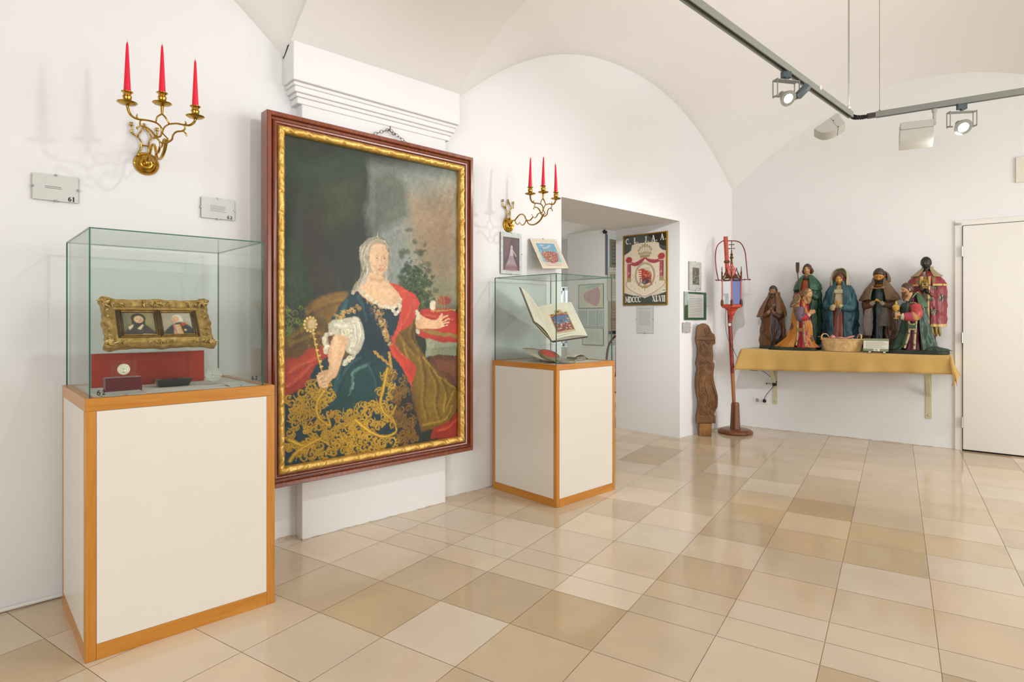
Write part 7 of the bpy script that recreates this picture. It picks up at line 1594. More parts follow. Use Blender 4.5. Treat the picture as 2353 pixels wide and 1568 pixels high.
garment('collar', s, [(0.605, 0, -0.008, 0.132, 0.094), (0.66, 0, -0.004, 0.120, 0.086), (0.715, 0, 0, 0.086, 0.068), (0.758, 0, 0.002, 0.040, 0.042)], 64, '2E5C40', 5, 0.03, 0.5, span=(-72, 250), solid=0.006, hem=0.010)
head(s, (0.004, -0.014, 0.812), 0.056, 0, 4, 'D2A06C', '5A3018', None, 'bob')
sleeve(s, [(-0.090, 0, 0.60), (-0.095, -0.05, 0.52), (-0.045, -0.084, 0.570)], [0.028, 0.032, 0.022], 'A8604A'); sleeve(s, [(0.095, 0, 0.60), (0.095, -0.05, 0.53), (0.05, -0.082, 0.562)], [0.030, 0.034, 0.024], '24503A')
hand(s, (-0.048, -0.092, 0.570), (0.35, -0.3, 0.7), (0.3, -0.2, 0), 1, 0.027, 'C08C5C', 60); hand(s, (0.045, -0.094, 0.575), (-1, -0.25, 0.25), (0, 0.3, -1), -1, 0.029, 'C99A66', 20)
st_ = B(); st_.tube(smoothpath([(-0.010, -0.110, 0.36), (-0.046, -0.115, 0.58), (-0.070, -0.10, 0.78)], 4), [0.0045, 0.005], 8); st_.loft([[(-0.070+dx, -0.10+dy, z) for dx, dy in ((-w, -0.006), (w, -0.006), (w, 0.006), (-w, 0.006))] for z, w in ((0.775, 0.006), (0.80, 0.014), (0.86, 0.017), (0.885, 0.015))])
colmesh(st_, '4E3622').build('staff', M_paint, s, smooth=50)
brush(s, 'cloak_clasp', '1E2C24', [([(-0.02, -0.060, 0.735), (0.0, -0.068, 0.715), (0.02, -0.060, 0.735)], 0.010)])

# 3. kneeling king in orange, seen from the side, facing right
s = statue('kneeling grey-bearded king in an orange cape with dark rosettes, hands raised to the right', 0.795, 0.335); plinthbase(s, 0.45, 0.16, 0.030, -0.09)
ROS = [(-0.040, 0.385), (-0.085, 0.235), (0.060, 0.325), (0.105, 0.125)]
def cf(a, z, x, y, c):
    o = c
    for (rx_, rz_) in ROS:
        d_ = math.hypot((x-rx_), (z-rz_)*0.8); aa = math.atan2(z-rz_, x-rx_)
        if d_ < 0.025*(1+0.18*math.sin(6*aa)) and y < 0: o = lin('5C3226') if math.sin(d_*500) > -0.2 else lin('7E4E38')
    return o
garment('under_robe', s, [(0.026, 0.020, -0.012, 0.085, 0.060), (0.14, 0.018, -0.012, 0.062, 0.055), (0.30, 0.012, -0.008, 0.052, 0.05), (0.44, 0.005, 0, 0.055, 0.045), (0.50, 0.005, 0, 0.032, 0.03)], 56, 'A01E2C', 8, 0.06, 0.3)
garment('cape', s, [(0.030, -0.050, 0.005, 0.205, 0.080), (0.065, -0.045, 0.004, 0.165, 0.076), (0.13, -0.020, 0.002, 0.118, 0.070), (0.25, -0.006, 0, 0.094, 0.066), (0.38, -0.008, 0, 0.072, 0.060), (0.46, -0.012, 0.002, 0.058, 0.052), (0.515, -0.016, 0.006, 0.030, 0.032)], 180, 'C07A20', 9, 0.05, 1.2, span=(-58, 268), solid=0.005, colfn=cf, steps=12, hem=0.004)
def trimline(t, pts, col='9A8A5A', r_=0.006, label='gilt trimmed edge'):
    b = B(); sp = smoothpath(pts, 8); b.tube(sp, r_, 6, flat=0.5); n6 = len(b.v); b.c = [lin('3E4A2A') if ((i//6) % 7 == 0) else lin(col) for i in range(n6)]; b.hascol = True; return b.build('trim_band', M_paint, t, smooth=60)
trimline(s, [(-0.016, -0.062, 0.455), (-0.030, -0.078, 0.39), (-0.022, -0.080, 0.28), (-0.018, -0.086, 0.15), (-0.030, -0.094, 0.05)], 'A8A070', 0.0075)
trimline(s, [(0.028, -0.075, 0.34), (0.034, -0.076, 0.25), (0.038, -0.082, 0.14), (0.055, -0.090, 0.045)], 'A8A070', 0.0065)
b = B().box(-0.025, 0.040, -0.090, -0.078, 0.185, 0.222); colmesh(b, '8A6E30').build('belt_clasp', M_paint, s, bevel=0.003)
garment('hood', s, [(0.425, -0.052, 0.002, 0.062, 0.052), (0.475, -0.046, 0.002, 0.056, 0.048), (0.525, -0.034, 0.004, 0.034, 0.034), (0.555, -0.030, 0.006, 0.012, 0.014)], 48, '7E6440', 5, 0.03, 0.4, solid=0)
trimline(s, [(-0.085, -0.040, 0.44), (-0.03, -0.062, 0.475), (-0.004, -0.045, 0.505), (-0.018, -0.028, 0.55)], 'B0A678', 0.004)
head(s, (0.055, -0.012, 0.558), 0.054, 62, 18, 'D8A878', 'A88A60', ('B89058', 1.35), 'bald')
brush(s, 'headband', '6E5A38', [([(0.01, -0.055, 0.575), (0.04, -0.062, 0.598), (0.075, -0.055, 0.600)], 0.006)])
sleeve(s, [(0.0, -0.05, 0.42), (0.005, -0.085, 0.33), (0.060, -0.088, 0.338)], [0.040, 0.046, 0.030], '6E5A66'); sleeve(s, [(0.010, -0.092, 0.318), (0.045, -0.096, 0.322), (0.078, -0.090, 0.345)], [0.026, 0.030, 0.024], 'C02838'); sleeve(s, [(0.074, -0.088, 0.342), (0.090, -0.086, 0.362)], [0.022, 0.019], 'CFC0A0', 'cuff')
hand(s, (0.092, -0.090, 0.368), (0.85, -0.1, 0.45), (0, 1, 0), 1, 0.030, 'E0B080', 10); hand(s, (0.094, -0.070, 0.362), (0.85, 0.0, 0.50), (0, -1, 0), -1, 0.030, 'D8A878', 10)

# 4. woman in blue
s = statue('woman in a blue mantle and white veil, hands pressed in prayer', 1.105, 0.160); plinthbase(s, 0.26, 0.17)
garment('gown', s, [(0.026, 0, -0.015, 0.100, 0.070), (0.18, 0, -0.015, 0.090, 0.066), (0.40, 0, -0.008, 0.075, 0.060), (0.56, 0, -0.004, 0.070, 0.055), (0.64, 0, 0, 0.045, 0.04)], 64, '84463A', 9, 0.045, 0.5, colfn=lambda a, z, x, y, c: lin('C4B28C') if z > 0.42 else c)
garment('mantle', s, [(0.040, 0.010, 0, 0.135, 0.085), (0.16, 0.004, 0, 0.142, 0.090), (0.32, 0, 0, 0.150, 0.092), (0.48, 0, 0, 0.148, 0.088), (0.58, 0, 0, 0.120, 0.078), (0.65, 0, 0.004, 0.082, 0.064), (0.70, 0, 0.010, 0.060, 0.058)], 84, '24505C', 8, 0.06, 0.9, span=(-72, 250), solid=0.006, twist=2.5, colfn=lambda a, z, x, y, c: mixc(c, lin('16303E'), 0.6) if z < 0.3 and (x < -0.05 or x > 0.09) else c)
b = B(); vcol_ = lin('B9B096'); rings = []
for i, (z, rx, ry, op) in enumerate(((0.635, 0.088, 0.060, 44), (0.665, 0.084, 0.062, 46), (0.70, 0.080, 0.064, 52), (0.74, 0.077, 0.062, 54), (0.768, 0.070, 0.060, 56), (0.790, 0.054, 0.052, 58), (0.802, 0.034, 0.036, 58), (0.807, 0.010, 0.012, 40))):
    rings.append([(rx*math.cos(R(a)), 0.0+ry*math.sin(R(a))-0.006, z+(0.004*math.sin(a*0.1))) for a in np.linspace(270+op, 630-op, 40)])
b.loft(rings, closed=False); colmesh(b, 'BDB499').build('veil', M_paint, s, smooth=75, solid=0.007)
head(s, (0, -0.026, 0.705), 0.060, 0, 16, 'D09A4C', '6A3418', None, 'long', blush='C8803C')
b = B().box(-0.042, 0.042, -0.074, -0.055, 0.560, 0.600, T(0, 0, 0)); colmesh(b, 'B9AC88').build('neck_scarf', M_paint, s, bevel=0.006, label='pale folded neck scarf')
sleeve(s, [(-0.105, 0, 0.54), (-0.112, -0.055, 0.43), (-0.045, -0.095, 0.430)], [0.030, 0.036, 0.026], '24505C'); sleeve(s, [(0.105, 0, 0.54), (0.110, -0.055, 0.42), (0.035, -0.095, 0.425)], [0.034, 0.044, 0.032], '2E5E6A')
sleeve(s, [(-0.050, -0.102, 0.40), (-0.045, -0.108, 0.425), (-0.026, -0.108, 0.445)], [0.022, 0.024, 0.018], 'B9A878', 'cuff'); sleeve(s, [(0.035, -0.104, 0.425), (0.010, -0.108, 0.445)], [0.024, 0.018], 'B9A878', 'cuff')
hand(s, (-0.024, -0.112, 0.447), (0.35, -0.30, 1), (1, 0.1, -0.2), 1, 0.032, 'CC9A50', 8); hand(s, (0.006, -0.112, 0.447), (-0.12, -0.30, 1), (-1, 0.1, 0), -1, 0.032, 'C8944A', 8)
brush(s, 'mantle_folds', '3E7078', [([(0.12, -0.08, 0.44), (0.03, -0.11, 0.41), (0.0, -0.105, 0.34)], [0.004, 0.008, 0.003])])
b = B().ball((0.005, -0.090, 0.043), 0.030, 12, 8, (0.8, 1.4, 0.5)); colmesh(b, '7E6A34').build('shoe', M_paint, s, smooth=60)

# 5. brown-hooded man with bowed head
s = statue('bearded man in a brown hooded cape, head bowed over his hands', 1.437, 0.160); plinthbase(s, 0.27, 0.17)
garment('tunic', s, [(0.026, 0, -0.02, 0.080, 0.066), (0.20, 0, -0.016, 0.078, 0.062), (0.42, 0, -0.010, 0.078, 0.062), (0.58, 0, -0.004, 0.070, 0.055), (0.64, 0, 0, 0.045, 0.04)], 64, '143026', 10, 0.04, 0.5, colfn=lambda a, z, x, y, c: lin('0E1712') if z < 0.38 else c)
garment('coat', s, [(0.030, 0.0, 0, 0.138, 0.085), (0.14, 0.0, 0, 0.130, 0.086), (0.30, 0.005, 0, 0.128, 0.086), (0.46, 0.005, 0, 0.136, 0.086), (0.57, 0, 0, 0.118, 0.076), (0.64, 0, 0.004, 0.06, 0.055)], 84, '56361E', 9, 0.06, 2.1, span=(-62, 240), solid=0.006, twist=1.8)
garment('cape', s, [(0.490, 0, -0.010, 0.165, 0.118), (0.56, 0, -0.004, 0.135, 0.100), (0.62, 0, 0.002, 0.098, 0.080), (0.67, 0.002, 0.012, 0.062, 0.056), (0.705, 0.004, 0.018, 0.046, 0.046)], 72, '6E5438', 5, 0.03, 0.3, span=(-68, 248), solid=0.007, hem=0.010)
garment('hood', s, [(0.66, 0.010, 0.020, 0.074, 0.058), (0.70, 0.014, 0.026, 0.068, 0.056), (0.74, 0.020, 0.034, 0.050, 0.044), (0.765, 0.024, 0.040, 0.020, 0.022)], 48, '6A5640', 4, 0.04, 0.3, span=(-40, 220), solid=0.007)
head(s, (0.004, -0.045, 0.722), 0.066, -4, 34, 'C08234', '4A3626', ('1E1610', 0.6), 'short', blush='B87028')
sleeve(s, [(-0.10, 0, 0.53), (-0.100, -0.065, 0.43), (-0.045, -0.102, 0.455)], [0.030, 0.038, 0.026], '56361E'); sleeve(s, [(0.10, 0, 0.53), (0.100, -0.065, 0.44), (0.040, -0.102, 0.452)], [0.030, 0.036, 0.026], '4E3A28')
sleeve(s, [(-0.052, -0.104, 0.452), (-0.030, -0.114, 0.470)], [0.022, 0.018], '9A8A74', 'cuff'); sleeve(s, [(0.048, -0.104, 0.448), (0.022, -0.114, 0.468)], [0.022, 0.018], '9A8A74', 'cuff')
hand(s, (-0.030, -0.120, 0.472), (0.7, -0.35, 0.55), (0.5, 0, -0.6), 1, 0.032, 'C8963A', 55); hand(s, (0.018, -0.122, 0.470), (-0.55, -0.35, 0.75), (-0.6, 0, -0.5), -1, 0.032, 'C8963A', 60)
garment('lapel', s, [(0.155, -0.085, -0.085, 0.030, 0.012), (0.25, -0.085, -0.092, 0.042, 0.014), (0.38, -0.08, -0.09, 0.036, 0.014), (0.46, -0.065, -0.09, 0.02, 0.012)], 32, '786E6A', 5, 0.10, 0.5, label='grey turned-back lapel'); garment('lapel', s, [(0.245, 0.045, -0.090, 0.046, 0.012), (0.33, 0.050, -0.096, 0.040, 0.014), (0.43, 0.058, -0.09, 0.024, 0.012)], 32, '5E554E', 5, 0.10, 1.5, label='grey turned-back lapel')
for x in (-0.045, 0.035): b = B().ball((x, -0.090, 0.605), 0.012, 10, 8, (1, 0.5, 1)); colmesh(b, 'A08A50').build('brooch', M_paint, s, smooth=60)
b = B().tube(smoothpath([(-0.045, -0.092, 0.605), (-0.005, -0.096, 0.598), (0.035, -0.092, 0.605)], 5), 0.007, 8); colmesh(b, '8A6236').build('neck_strap', M_paint, s, smooth=60)
brush(s, 'coat_folds', '6E4A2C', [([(0.10, -0.075, 0.40), (0.085, -0.085, 0.30), (0.09, -0.085, 0.10)], [0.003, 0.006, 0.003])])

# 6. king standing behind in red, dark skinned
s = statue('tall standing black king in a red cape with a golden box, at the right end', 1.800, 0.115); plinthbase(s, 0.24, 0.17)
def cf(a, z, x, y, c):
    if y > 0.03: return c
    if z < 0.265: return lin(GOLD)
    for (rx_, rz_) in ((0.060, 0.375), (0.035, 0.505), (0.068, 0.605), (0.118, 0.50)):
        d_ = math.hypot(x-rx_, (z-rz_)*0.85); aa = math.atan2(z-rz_, x-rx_)
        if d_ < 0.027*(1+0.16*math.sin(5*aa)): return lin('A08850') if (0.008 < d_ < 0.020 and math.cos(5*aa) > 0.35) or d_ < 0.004 else lin('1A1410')
    return c
garment('robe', s, [(0.028, 0.0, 0, 0.060, 0.050), (0.10, 0.0, 0, 0.070, 0.055), (0.20, 0, 0, 0.078, 0.06), (0.50, 0, 0, 0.090, 0.062), (0.68, 0, 0, 0.085, 0.058), (0.745, 0, 0.002, 0.034, 0.034)], 64, 'A48470', 9, 0.05, 0.2, colfn=lambda a, z, x, y, c: lin('C9BEAA') if z > 0.72 else (lin('4E3820') if z < 0.17 and x > 0.02 else c))
garment('cape', s, [(0.240, 0.026, 0.0, 0.122, 0.086), (0.262, 0.026, 0.0, 0.122, 0.086), (0.40, 0.022, 0.0, 0.128, 0.088), (0.56, 0.010, -0.004, 0.140, 0.090), (0.66, 0, 0, 0.132, 0.082), (0.715, 0, 0.0, 0.090, 0.064), (0.745, 0, 0.005, 0.045, 0.044)], 190, '86282A', 8, 0.035, 0.6, span=(-84, 238), solid=0.006, colfn=cf, steps=14)
garment('shoulder_cape', s, [(0.610, 0, -0.006, 0.150, 0.092), (0.625, 0, -0.006, 0.147, 0.091), (0.635, 0, -0.005, 0.144, 0.09), (0.69, 0, -0.002, 0.110, 0.076), (0.73, 0, 0.002, 0.070, 0.058), (0.745, 0, 0.004, 0.05, 0.05)], 80, '8E2A2C', 5, 0.025, 1.1, span=(-70, 250), solid=0.006, colfn=lambda a, z, x, y, c: lin(GOLD) if z < 0.627 else (lin('5E7048') if abs(abs(x)-0.060) < 0.012 and int(z*55) % 2 else (lin('B8503A') if abs(abs(x)-0.060) < 0.012 else c)), steps=8)
garment('collar', s, [(0.700, 0.002, 0.0, 0.118, 0.080), (0.735, 0.003, 0.004, 0.080, 0.064), (0.770, 0.005, 0.012, 0.046, 0.046), (0.79, 0.010, 0.022, 0.040, 0.034)], 60, '9C8A64', 5, 0.03, 0.3, span=(-62, 242), solid=0.006, hem=0.008)
trimline(s, [(-0.028, -0.092, 0.70), (-0.036, -0.096, 0.62)], GOLD, 0.012); trimline(s, [(0.030, -0.094, 0.70), (0.026, -0.102, 0.60), (0.020, -0.101, 0.44), (0.020, -0.100, 0.26)], GOLD, 0.010)
head(s, (0.0, -0.016, 0.820), 0.056, -10, 2, '241D18', '1E1A17', None, 'short', blush='3A2A22')
sleeve(s, [(-0.08, 0, 0.60), (-0.080, -0.05, 0.54), (-0.03, -0.098, 0.558)], [0.026, 0.028, 0.020], '96242A'); sleeve(s, [(0.07, 0, 0.60), (0.065, -0.055, 0.52), (0.030, -0.100, 0.542)], [0.022, 0.022, 0.016], '7E3A34')
hand(s, (-0.020, -0.112, 0.560), (0.5, -0.2, 0.6), (0.6, 0, -0.2), 1, 0.030, '15110E', 65); hand(s, (0.025, -0.115, 0.545), (-0.6, -0.3, 0.5), (-0.5, 0, 0.5), -1, 0.030, '15110E', 60)
b = B().box(-0.024, 0.024, -0.150, -0.105, 0.600, 0.640).box(-0.017, 0.017, -0.144, -0.112, 0.585, 0.600).loft([[(-0.028, -0.154, 0.640), (0.028, -0.154, 0.640), (0.028, -0.101, 0.640), (-0.028, -0.101, 0.640)], [(-0.010, -0.132, 0.675), (0.010, -0.132, 0.675), (0.010, -0.122, 0.675), (-0.010, -0.122, 0.675)]]).ball((0, -0.127, 0.684), 0.009, 10, 8)
colmesh(b, 'A8883E').build('golden_box', mat('gilt_box', 'A8883E', 0.35, metal=0.6, var=0.3, vscale=40, col2='5E4A1E'), s, bevel=0.002)
b = B().box(-0.008, 0.008, -0.153, -0.149, 0.612, 0.630); colmesh(b, '1E160C').build('box_opening', M_paint, s)
for x in (-0.025, 0.035):
    b = B().tube([(x, 0, 0.20), (x+0.002, -0.005, 0.10), (x+0.004, 0, 0.045)], [0.022, 0.020, 0.016], 12).ball((x+0.008, -0.022, 0.045), 0.022, 12, 8, (0.9, 1.9, 0.75)); colmesh(b, 'B08A78' if x < 0 else '4A3422').build('leg', M_paint, s, smooth=60)
for x in (0.045, 0.075, 0.10): b = B().tube([(x, -0.055, 0.245), (x+0.004, -0.058, 0.19), (x+0.008, -0.056, 0.155)], [0.010, 0.014, 0.006], 8); colmesh(b, '9A8240').build('tassel', M_paint, s, smooth=60)

# 7. kneeling king in green, facing left
s = statue('kneeling bearded king in a green cape holding a golden goblet, in front at the right', 1.715, 0.335); plinthbase(s, 0.46, 0.17, 0.034, 0.03)
def cf(a, z, x, y, c):
    for (rx_, rz_) in ((-0.075, 0.20), (0.105, 0.27)):
        if math.hypot(x-rx_, z-rz_) < 0.025 and y < 0: return mixc(c, lin('101A14'), 0.6)
    return lin('8E9A68') if z < 0.045 and False else c
garment('under_robe', s, [(0.030, 0.0, -0.02, 0.070, 0.058), (0.14, 0.004, -0.016, 0.052, 0.052), (0.30, 0.006, -0.012, 0.046, 0.05), (0.44, 0.0, -0.004, 0.055, 0.045), (0.50, -0.005, 0, 0.032, 0.03)], 56, '5E1430', 8, 0.06, 0.3)
garment('cape', s, [(0.034, 0.000, 0.002, 0.200, 0.082), (0.075, 0.008, 0.002, 0.165, 0.080), (0.16, 0.014, 0.002, 0.128, 0.074), (0.28, 0.014, 0, 0.104, 0.070), (0.40, 0.014, 0, 0.086, 0.064), (0.47, 0.016, 0.002, 0.062, 0.054), (0.53, 0.020, 0.006, 0.034, 0.034)], 100, '24442E', 9, 0.055, 0.4, span=(-70, 246), solid=0.005, colfn=cf, steps=10, hem=0.004)
trimline(s, [(-0.032, -0.078, 0.335), (-0.020, -0.080, 0.25), (-0.026, -0.086, 0.16), (-0.055, -0.094, 0.05)], 'B8AC78', 0.0085)
trimline(s, [(0.036, -0.076, 0.335), (0.028, -0.080, 0.25), (0.022, -0.084, 0.16), (0.018, -0.096, 0.045)], 'B8AC78', 0.0085)
trimline(s, [(-0.022, -0.086, 0.268), (0.005, -0.090, 0.262), (0.03, -0.086, 0.268)], 'A8A070', 0.007); trimline(s, [(-0.024, -0.086, 0.222), (0.005, -0.090, 0.218), (0.03, -0.086, 0.224)], 'A8A070', 0.007)
b = B().box(-0.024, 0.030, -0.090, -0.080, 0.226, 0.262); colmesh(b, '2E4A30').build('belt_clasp', M_paint, s, bevel=0.003)
garment('chest_panel', s, [(0.350, -0.040, -0.050, 0.048, 0.036), (0.42, -0.042, -0.046, 0.052, 0.040), (0.455, -0.036, -0.036, 0.040, 0.036)], 32, '1E3226', 4, 0.04, 0.3)
garment('shoulder_cape', s, [(0.415, 0.030, 0, 0.078, 0.068), (0.455, 0.030, 0, 0.072, 0.062), (0.50, 0.024, 0.002, 0.050, 0.048), (0.545, 0.024, 0.006, 0.026, 0.030)], 56, '3A5A3C', 5, 0.03, 0.4, span=(-80, 220), solid=0.005)
trimline(s, [(-0.03, -0.062, 0.45), (0.02, -0.074, 0.455), (0.065, -0.060, 0.425), (0.09, -0.045, 0.40)], 'A8A478', 0.004); trimline(s, [(0.0, -0.052, 0.50), (0.035, -0.05, 0.548), (0.05, -0.03, 0.54)], 'A8A478', 0.0035)
head(s, (-0.040, -0.014, 0.575), 0.057, -62, 10, 'CFA070', '5A3C28', ('7A5230', 1.25), 'short')
sleeve(s, [(0.020, -0.05, 0.43), (0.030, -0.090, 0.345), (-0.055, -0.092, 0.330)], [0.044, 0.050, 0.034], 'B03A38', colfn=lambda i, k, c: lin(GOLD) if 0.50 < i/k < 0.60 else (lin('B84A60') if i/k > 0.6 else c)); sleeve(s, [(-0.052, -0.092, 0.330), (-0.078, -0.092, 0.336)], [0.034, 0.028], 'D8CDB4', 'cuff')
b = B().lathe([(0.0001, 0), (0.020, 0.0), (0.022, 0.005), (0.008, 0.014), (0.006, 0.036), (0.014, 0.042), (0.006, 0.048), (0.007, 0.066), (0.018, 0.074), (0.027, 0.088), (0.030, 0.106), (0.032, 0.110), (0.030, 0.114), (0.018, 0.126), (0.008, 0.134), (0.010, 0.142), (0.003, 0.160), (0.0001, 0.164)], 24, (-0.118, -0.094, 0.312)); b.build('golden_goblet', mat('gilt_goblet', 'C8A24C', 0.35, metal=0.4), s, smooth=40)
hand(s, (-0.086, -0.094, 0.345), (-1, -0.25, 0.25), (0.1, -0.9, -0.2), 1, 0.032, 'D8AC7C', 42); hand(s, (-0.118, -0.068, 0.318), (0.1, -0.8, 0.3), (0, 0.2, 1), -1, 0.026, 'C89C6C', 40)
garment('trailing_hem', s, [(0.030, 0.150, 0.0, 0.120, 0.072), (0.050, 0.145, 0, 0.105, 0.064), (0.068, 0.12, 0, 0.06, 0.05)], 56, '1E3A26', 9, 0.08, 0.2)

# ------------------------------------------------------------------ wicker basket with a pink doll on straw, and the sign
M_wick2 = mat('pale_wicker', 'E2C592', 0.6, var=0.25, vscale=25, col2='C09A5C')
bs = thing('wicker_basket', 'small oval wicker basket with two looped handles on the ochre cloth', 'basket', bw(1.150, 0.335, SZ), BROT)
BW, BDp, BH = 0.205, 0.108, 0.112
def el(q, g=1.0): return lambda a: ((BW*(0.84+0.16*q)*g/1.0)*math.cos(a), (BDp*(0.84+0.16*q)*g)*math.sin(a))
nw = 52
for row in range(1):
    b = B()
    for r_ in range(19):
        q = r_/18; z = 0.006+BH*q*0.97; f = el(q); P = []
        for k in range(nw*3):
            a = 2*PI*k/(nw*3); x, y = f(a); s_ = 1+0.018*math.sin(nw*a/2+PI*(r_ % 2)); P.append((x*s_, y*s_, z))
        P = [(x*0.86, y*0.86, z) for x, y, z in P]; b.tube(P, 0.0040, 6, closed=True)
    b.build('woven_side', M_wick2, bs, smooth=60)
b = B()
for k in range(nw//2):
    a = 2*PI*k/(nw//2)+0.07; P = []
    for r_ in range(7): q = r_/6; x, y = el(q)(a); P.append((x*0.86, y*0.86, 0.004+BH*q))
    b.tube(P, 0.0034, 6)
b.build('stakes', M_wick2, bs, smooth=60)
B().lathe([(0.0001, 0.001), (BW*0.68, 0.001), (BW*0.72, 0.006), (0.0001, 0.006)], 40, sy=BDp/BW).build('basket_floor', M_wick2, bs)
b = B()
for off_ in (0, 1, 2):
    P = [(BW*0.885*math.cos(a)*(1+0.010*math.sin(18*a+off_*2.1)), BDp*0.885*math.sin(a)*(1+0.012*math.sin(18*a+off_*2.1)), BH+0.004+0.004*math.cos(18*a+off_*2.1)) for a in (2*PI*k/120 for k in range(120))]
    b.tube(P, 0.0036, 6, closed=True)
b.build('plaited_rim', M_wick2, bs, smooth=60)
for sx in (-1, 1):
    P = smoothpath([(sx*BW*0.80, -0.044, BH), (sx*BW*0.82, -0.044, BH+0.030), (sx*BW*0.78, -0.012, BH+0.052), (sx*BW*0.66, 0.03, BH+0.048), (sx*BW*0.56, 0.070, BH)], 8)
    b = B()
    for o_ in (0, PI): b.tube([p+Vector((0.0035*math.cos(i*0.9+o_), 0.0035*math.sin(i*0.9+o_), 0)) for i, p in enumerate(P)], 0.0042, 6)
    b.build('handle', M_wick2, bs, smooth=60)
strw = B(); rg = random.Random(6)
for k in range(260):
    a = rg.uniform(0, 2*PI); rr_ = math.sqrt(rg.random())*0.75; x, y = BW*0.85*rr_*math.cos(a), BDp*0.85*rr_*math.sin(a); d = rg.uniform(0, 2*PI); L_ = rg.uniform(0.015, 0.035); z = rg.uniform(0.092, 0.122)
    p0 = Vector((x-L_*math.cos(d), y-L_*math.sin(d)*0.7, z)); p1 = Vector((x+L_*math.cos(d), y+L_*math.sin(d)*0.7, z+rg.uniform(-0.004, 0.012)))
    for p in (p0, p1): p.x = max(-BW*0.78, min(BW*0.78, p.x)); p.y = max(-BDp*0.6, min(BDp*0.6, p.y))
    strw.tube([p0, p1], 0.0014, 4)
strw.tube([(-0.205, -0.02, 0.140), (-0.135, -0.01, 0.125)], 0.0022, 5)
M_straw = mat('straw', 'C9A868', 0.7); so = strw.build('straw', M_straw, bs, smooth=0, kind='stuff')
M_pink = mat('pink_plaster', 'D8968A', 0.5)
dl = thing('doll', 'pink plaster baby figure lying on straw in the wicker basket', 'doll', bw(1.150, 0.335, SZ+0.114), BROT)
bmh = bmesh.new()
def skinbody(verts, edges, radii, name, m, parent, sub=2):
    me = bpy.data.meshes.new(name); me.from_pydata(verts, edges, []); o = bpy.data.objects.new(name, me); sc.collection.objects.link(o)
    o.parent = parent; md = o.modifiers.new('k', 'SKIN'); md.use_smooth_shade = True
    for i, sv in enumerate(me.skin_vertices[0].data): sv.radius = (radii[i], radii[i]); sv.use_root = (i == 0)
    s2 = o.modifiers.new('u', 'SUBSURF'); s2.levels = sub; s2.render_levels = sub; me.materials.append(m); return o
skinbody([(0, 0, 0.006), (-0.035, 0, 0.008), (-0.056, 0, 0.010), (0.028, -0.014, 0.006), (0.062, -0.018, 0.022), (0.095, -0.014, 0.030), (0.108, -0.012, 0.038), (0.028, 0.014, 0.006), (0.060, 0.02, 0.020), (0.092, 0.018, 0.014), (-0.036, -0.026, 0.012), (-0.012, -0.040, 0.020), (0.016, -0.038, 0.014), (-0.036, 0.026, 0.012), (-0.010, 0.036, 0.018), (0.016, 0.030, 0.016)],
         [(0, 1), (1, 2), (0, 3), (3, 4), (4, 5), (5, 6), (0, 7), (7, 8), (8, 9), (1, 10), (10, 11), (11, 12), (1, 13), (13, 14), (14, 15)], [0.020, 0.020, 0.010, 0.013, 0.011, 0.009, 0.007, 0.013, 0.011, 0.009, 0.010, 0.008, 0.006, 0.010, 0.008, 0.006], 'body', M_pink, dl)
b = B().ball((-0.078, 0, 0.016), 0.026, 20, 14, (1.0, 0.9, 0.95)).ball((-0.080, -0.010, 0.043), 0.0040, 8, 6).ball((-0.080, -0.024, 0.016), 0.005, 8, 6).ball((-0.080, 0.024, 0.016), 0.005, 8, 6); b.build('head', M_pink, dl, smooth=60)
sg = thing('sign_card', 'green and white caption card numbered 74, standing on the ochre cloth', 'caption card', bw(1.340, 0.405, SZ+0.010), BROT)
w_, h_ = 0.200, 0.120; c = Canvas(w_, h_, 0.0016, '7C8A68'); c.poly([(0, 0.022), (w_, 0.022), (w_, 0.096), (0, 0.096)], 'D6D2C2'); c.lines(0.02, w_*0.95, 0.036, 0.086, 5, '8E8C84', 0.0048, 0.3, 0.8)
c.poly([(w_*0.42, 0.094), (w_*0.66, 0.094), (w_*0.66, h_), (w_*0.42, h_)], 'DAD8CC'); c.text('74', w_*0.46, 0.100, 0.016, '50504E', 0.003, gap=0.2)
Q = T(0, -0.028, 0.004) @ RX(-16); c.build('printed_sheet', M_print, sg, M=Q @ T(0, -0.0034, h_))
B().box(0, w_, -0.003, 0, 0, h_, Q).build('backing_board', M_base, sg)
for x in (0.045, 0.16): B().box(x, x+0.018, -0.034, 0.05, -0.0095, -0.006).box(x, x+0.018, -0.036, -0.032, -0.0095, 0.004).build('stand_foot', M_metal, sg)

# ================================================================== things in the next room
def flatpic(name, label, cat, plane, x, y, z, w, h, canvas, frame=None, th=0.012, group=None):
    """plane 'x': hangs on the pier facing -x, origin at its far upper corner; plane 'y': faces -y"""
    t = thing(name, label, cat, (x, y, z), R(-90) if plane == 'x' else 0, group)
    B().box(0, w, -th, -0.001, -h, 0).build('backing_board', M_back, t); canvas.build('printed_sheet', M_print, t, M=T(0, -th-0.0008, 0))
    if frame: mitre(0.003, w-0.003, -h+0.003, -0.003, [(0, -th-0.004), (frame[0], -th-0.004), (frame[0], -0.001), (0, -0.001)]).build('frame', frame[1], t)
    else: B().box(0, w, -th-0.0042, -th-0.002, -h, 0).build('glass_sheet', M_acryl, t, smooth=0)
    return t
M_tfr = mat('thin_dark_frame', '6E6A58', 0.5)
w_, h_ = 0.56, 0.42; c = Canvas(w_, h_, 0.006, 'C6C6AE'); c.poly([(0.10, 0.06), (0.30, 0.01), (0.50, 0.02), (0.45, 0.06), (0.25, 0.07)], '9CB2AC', soft=0.006)
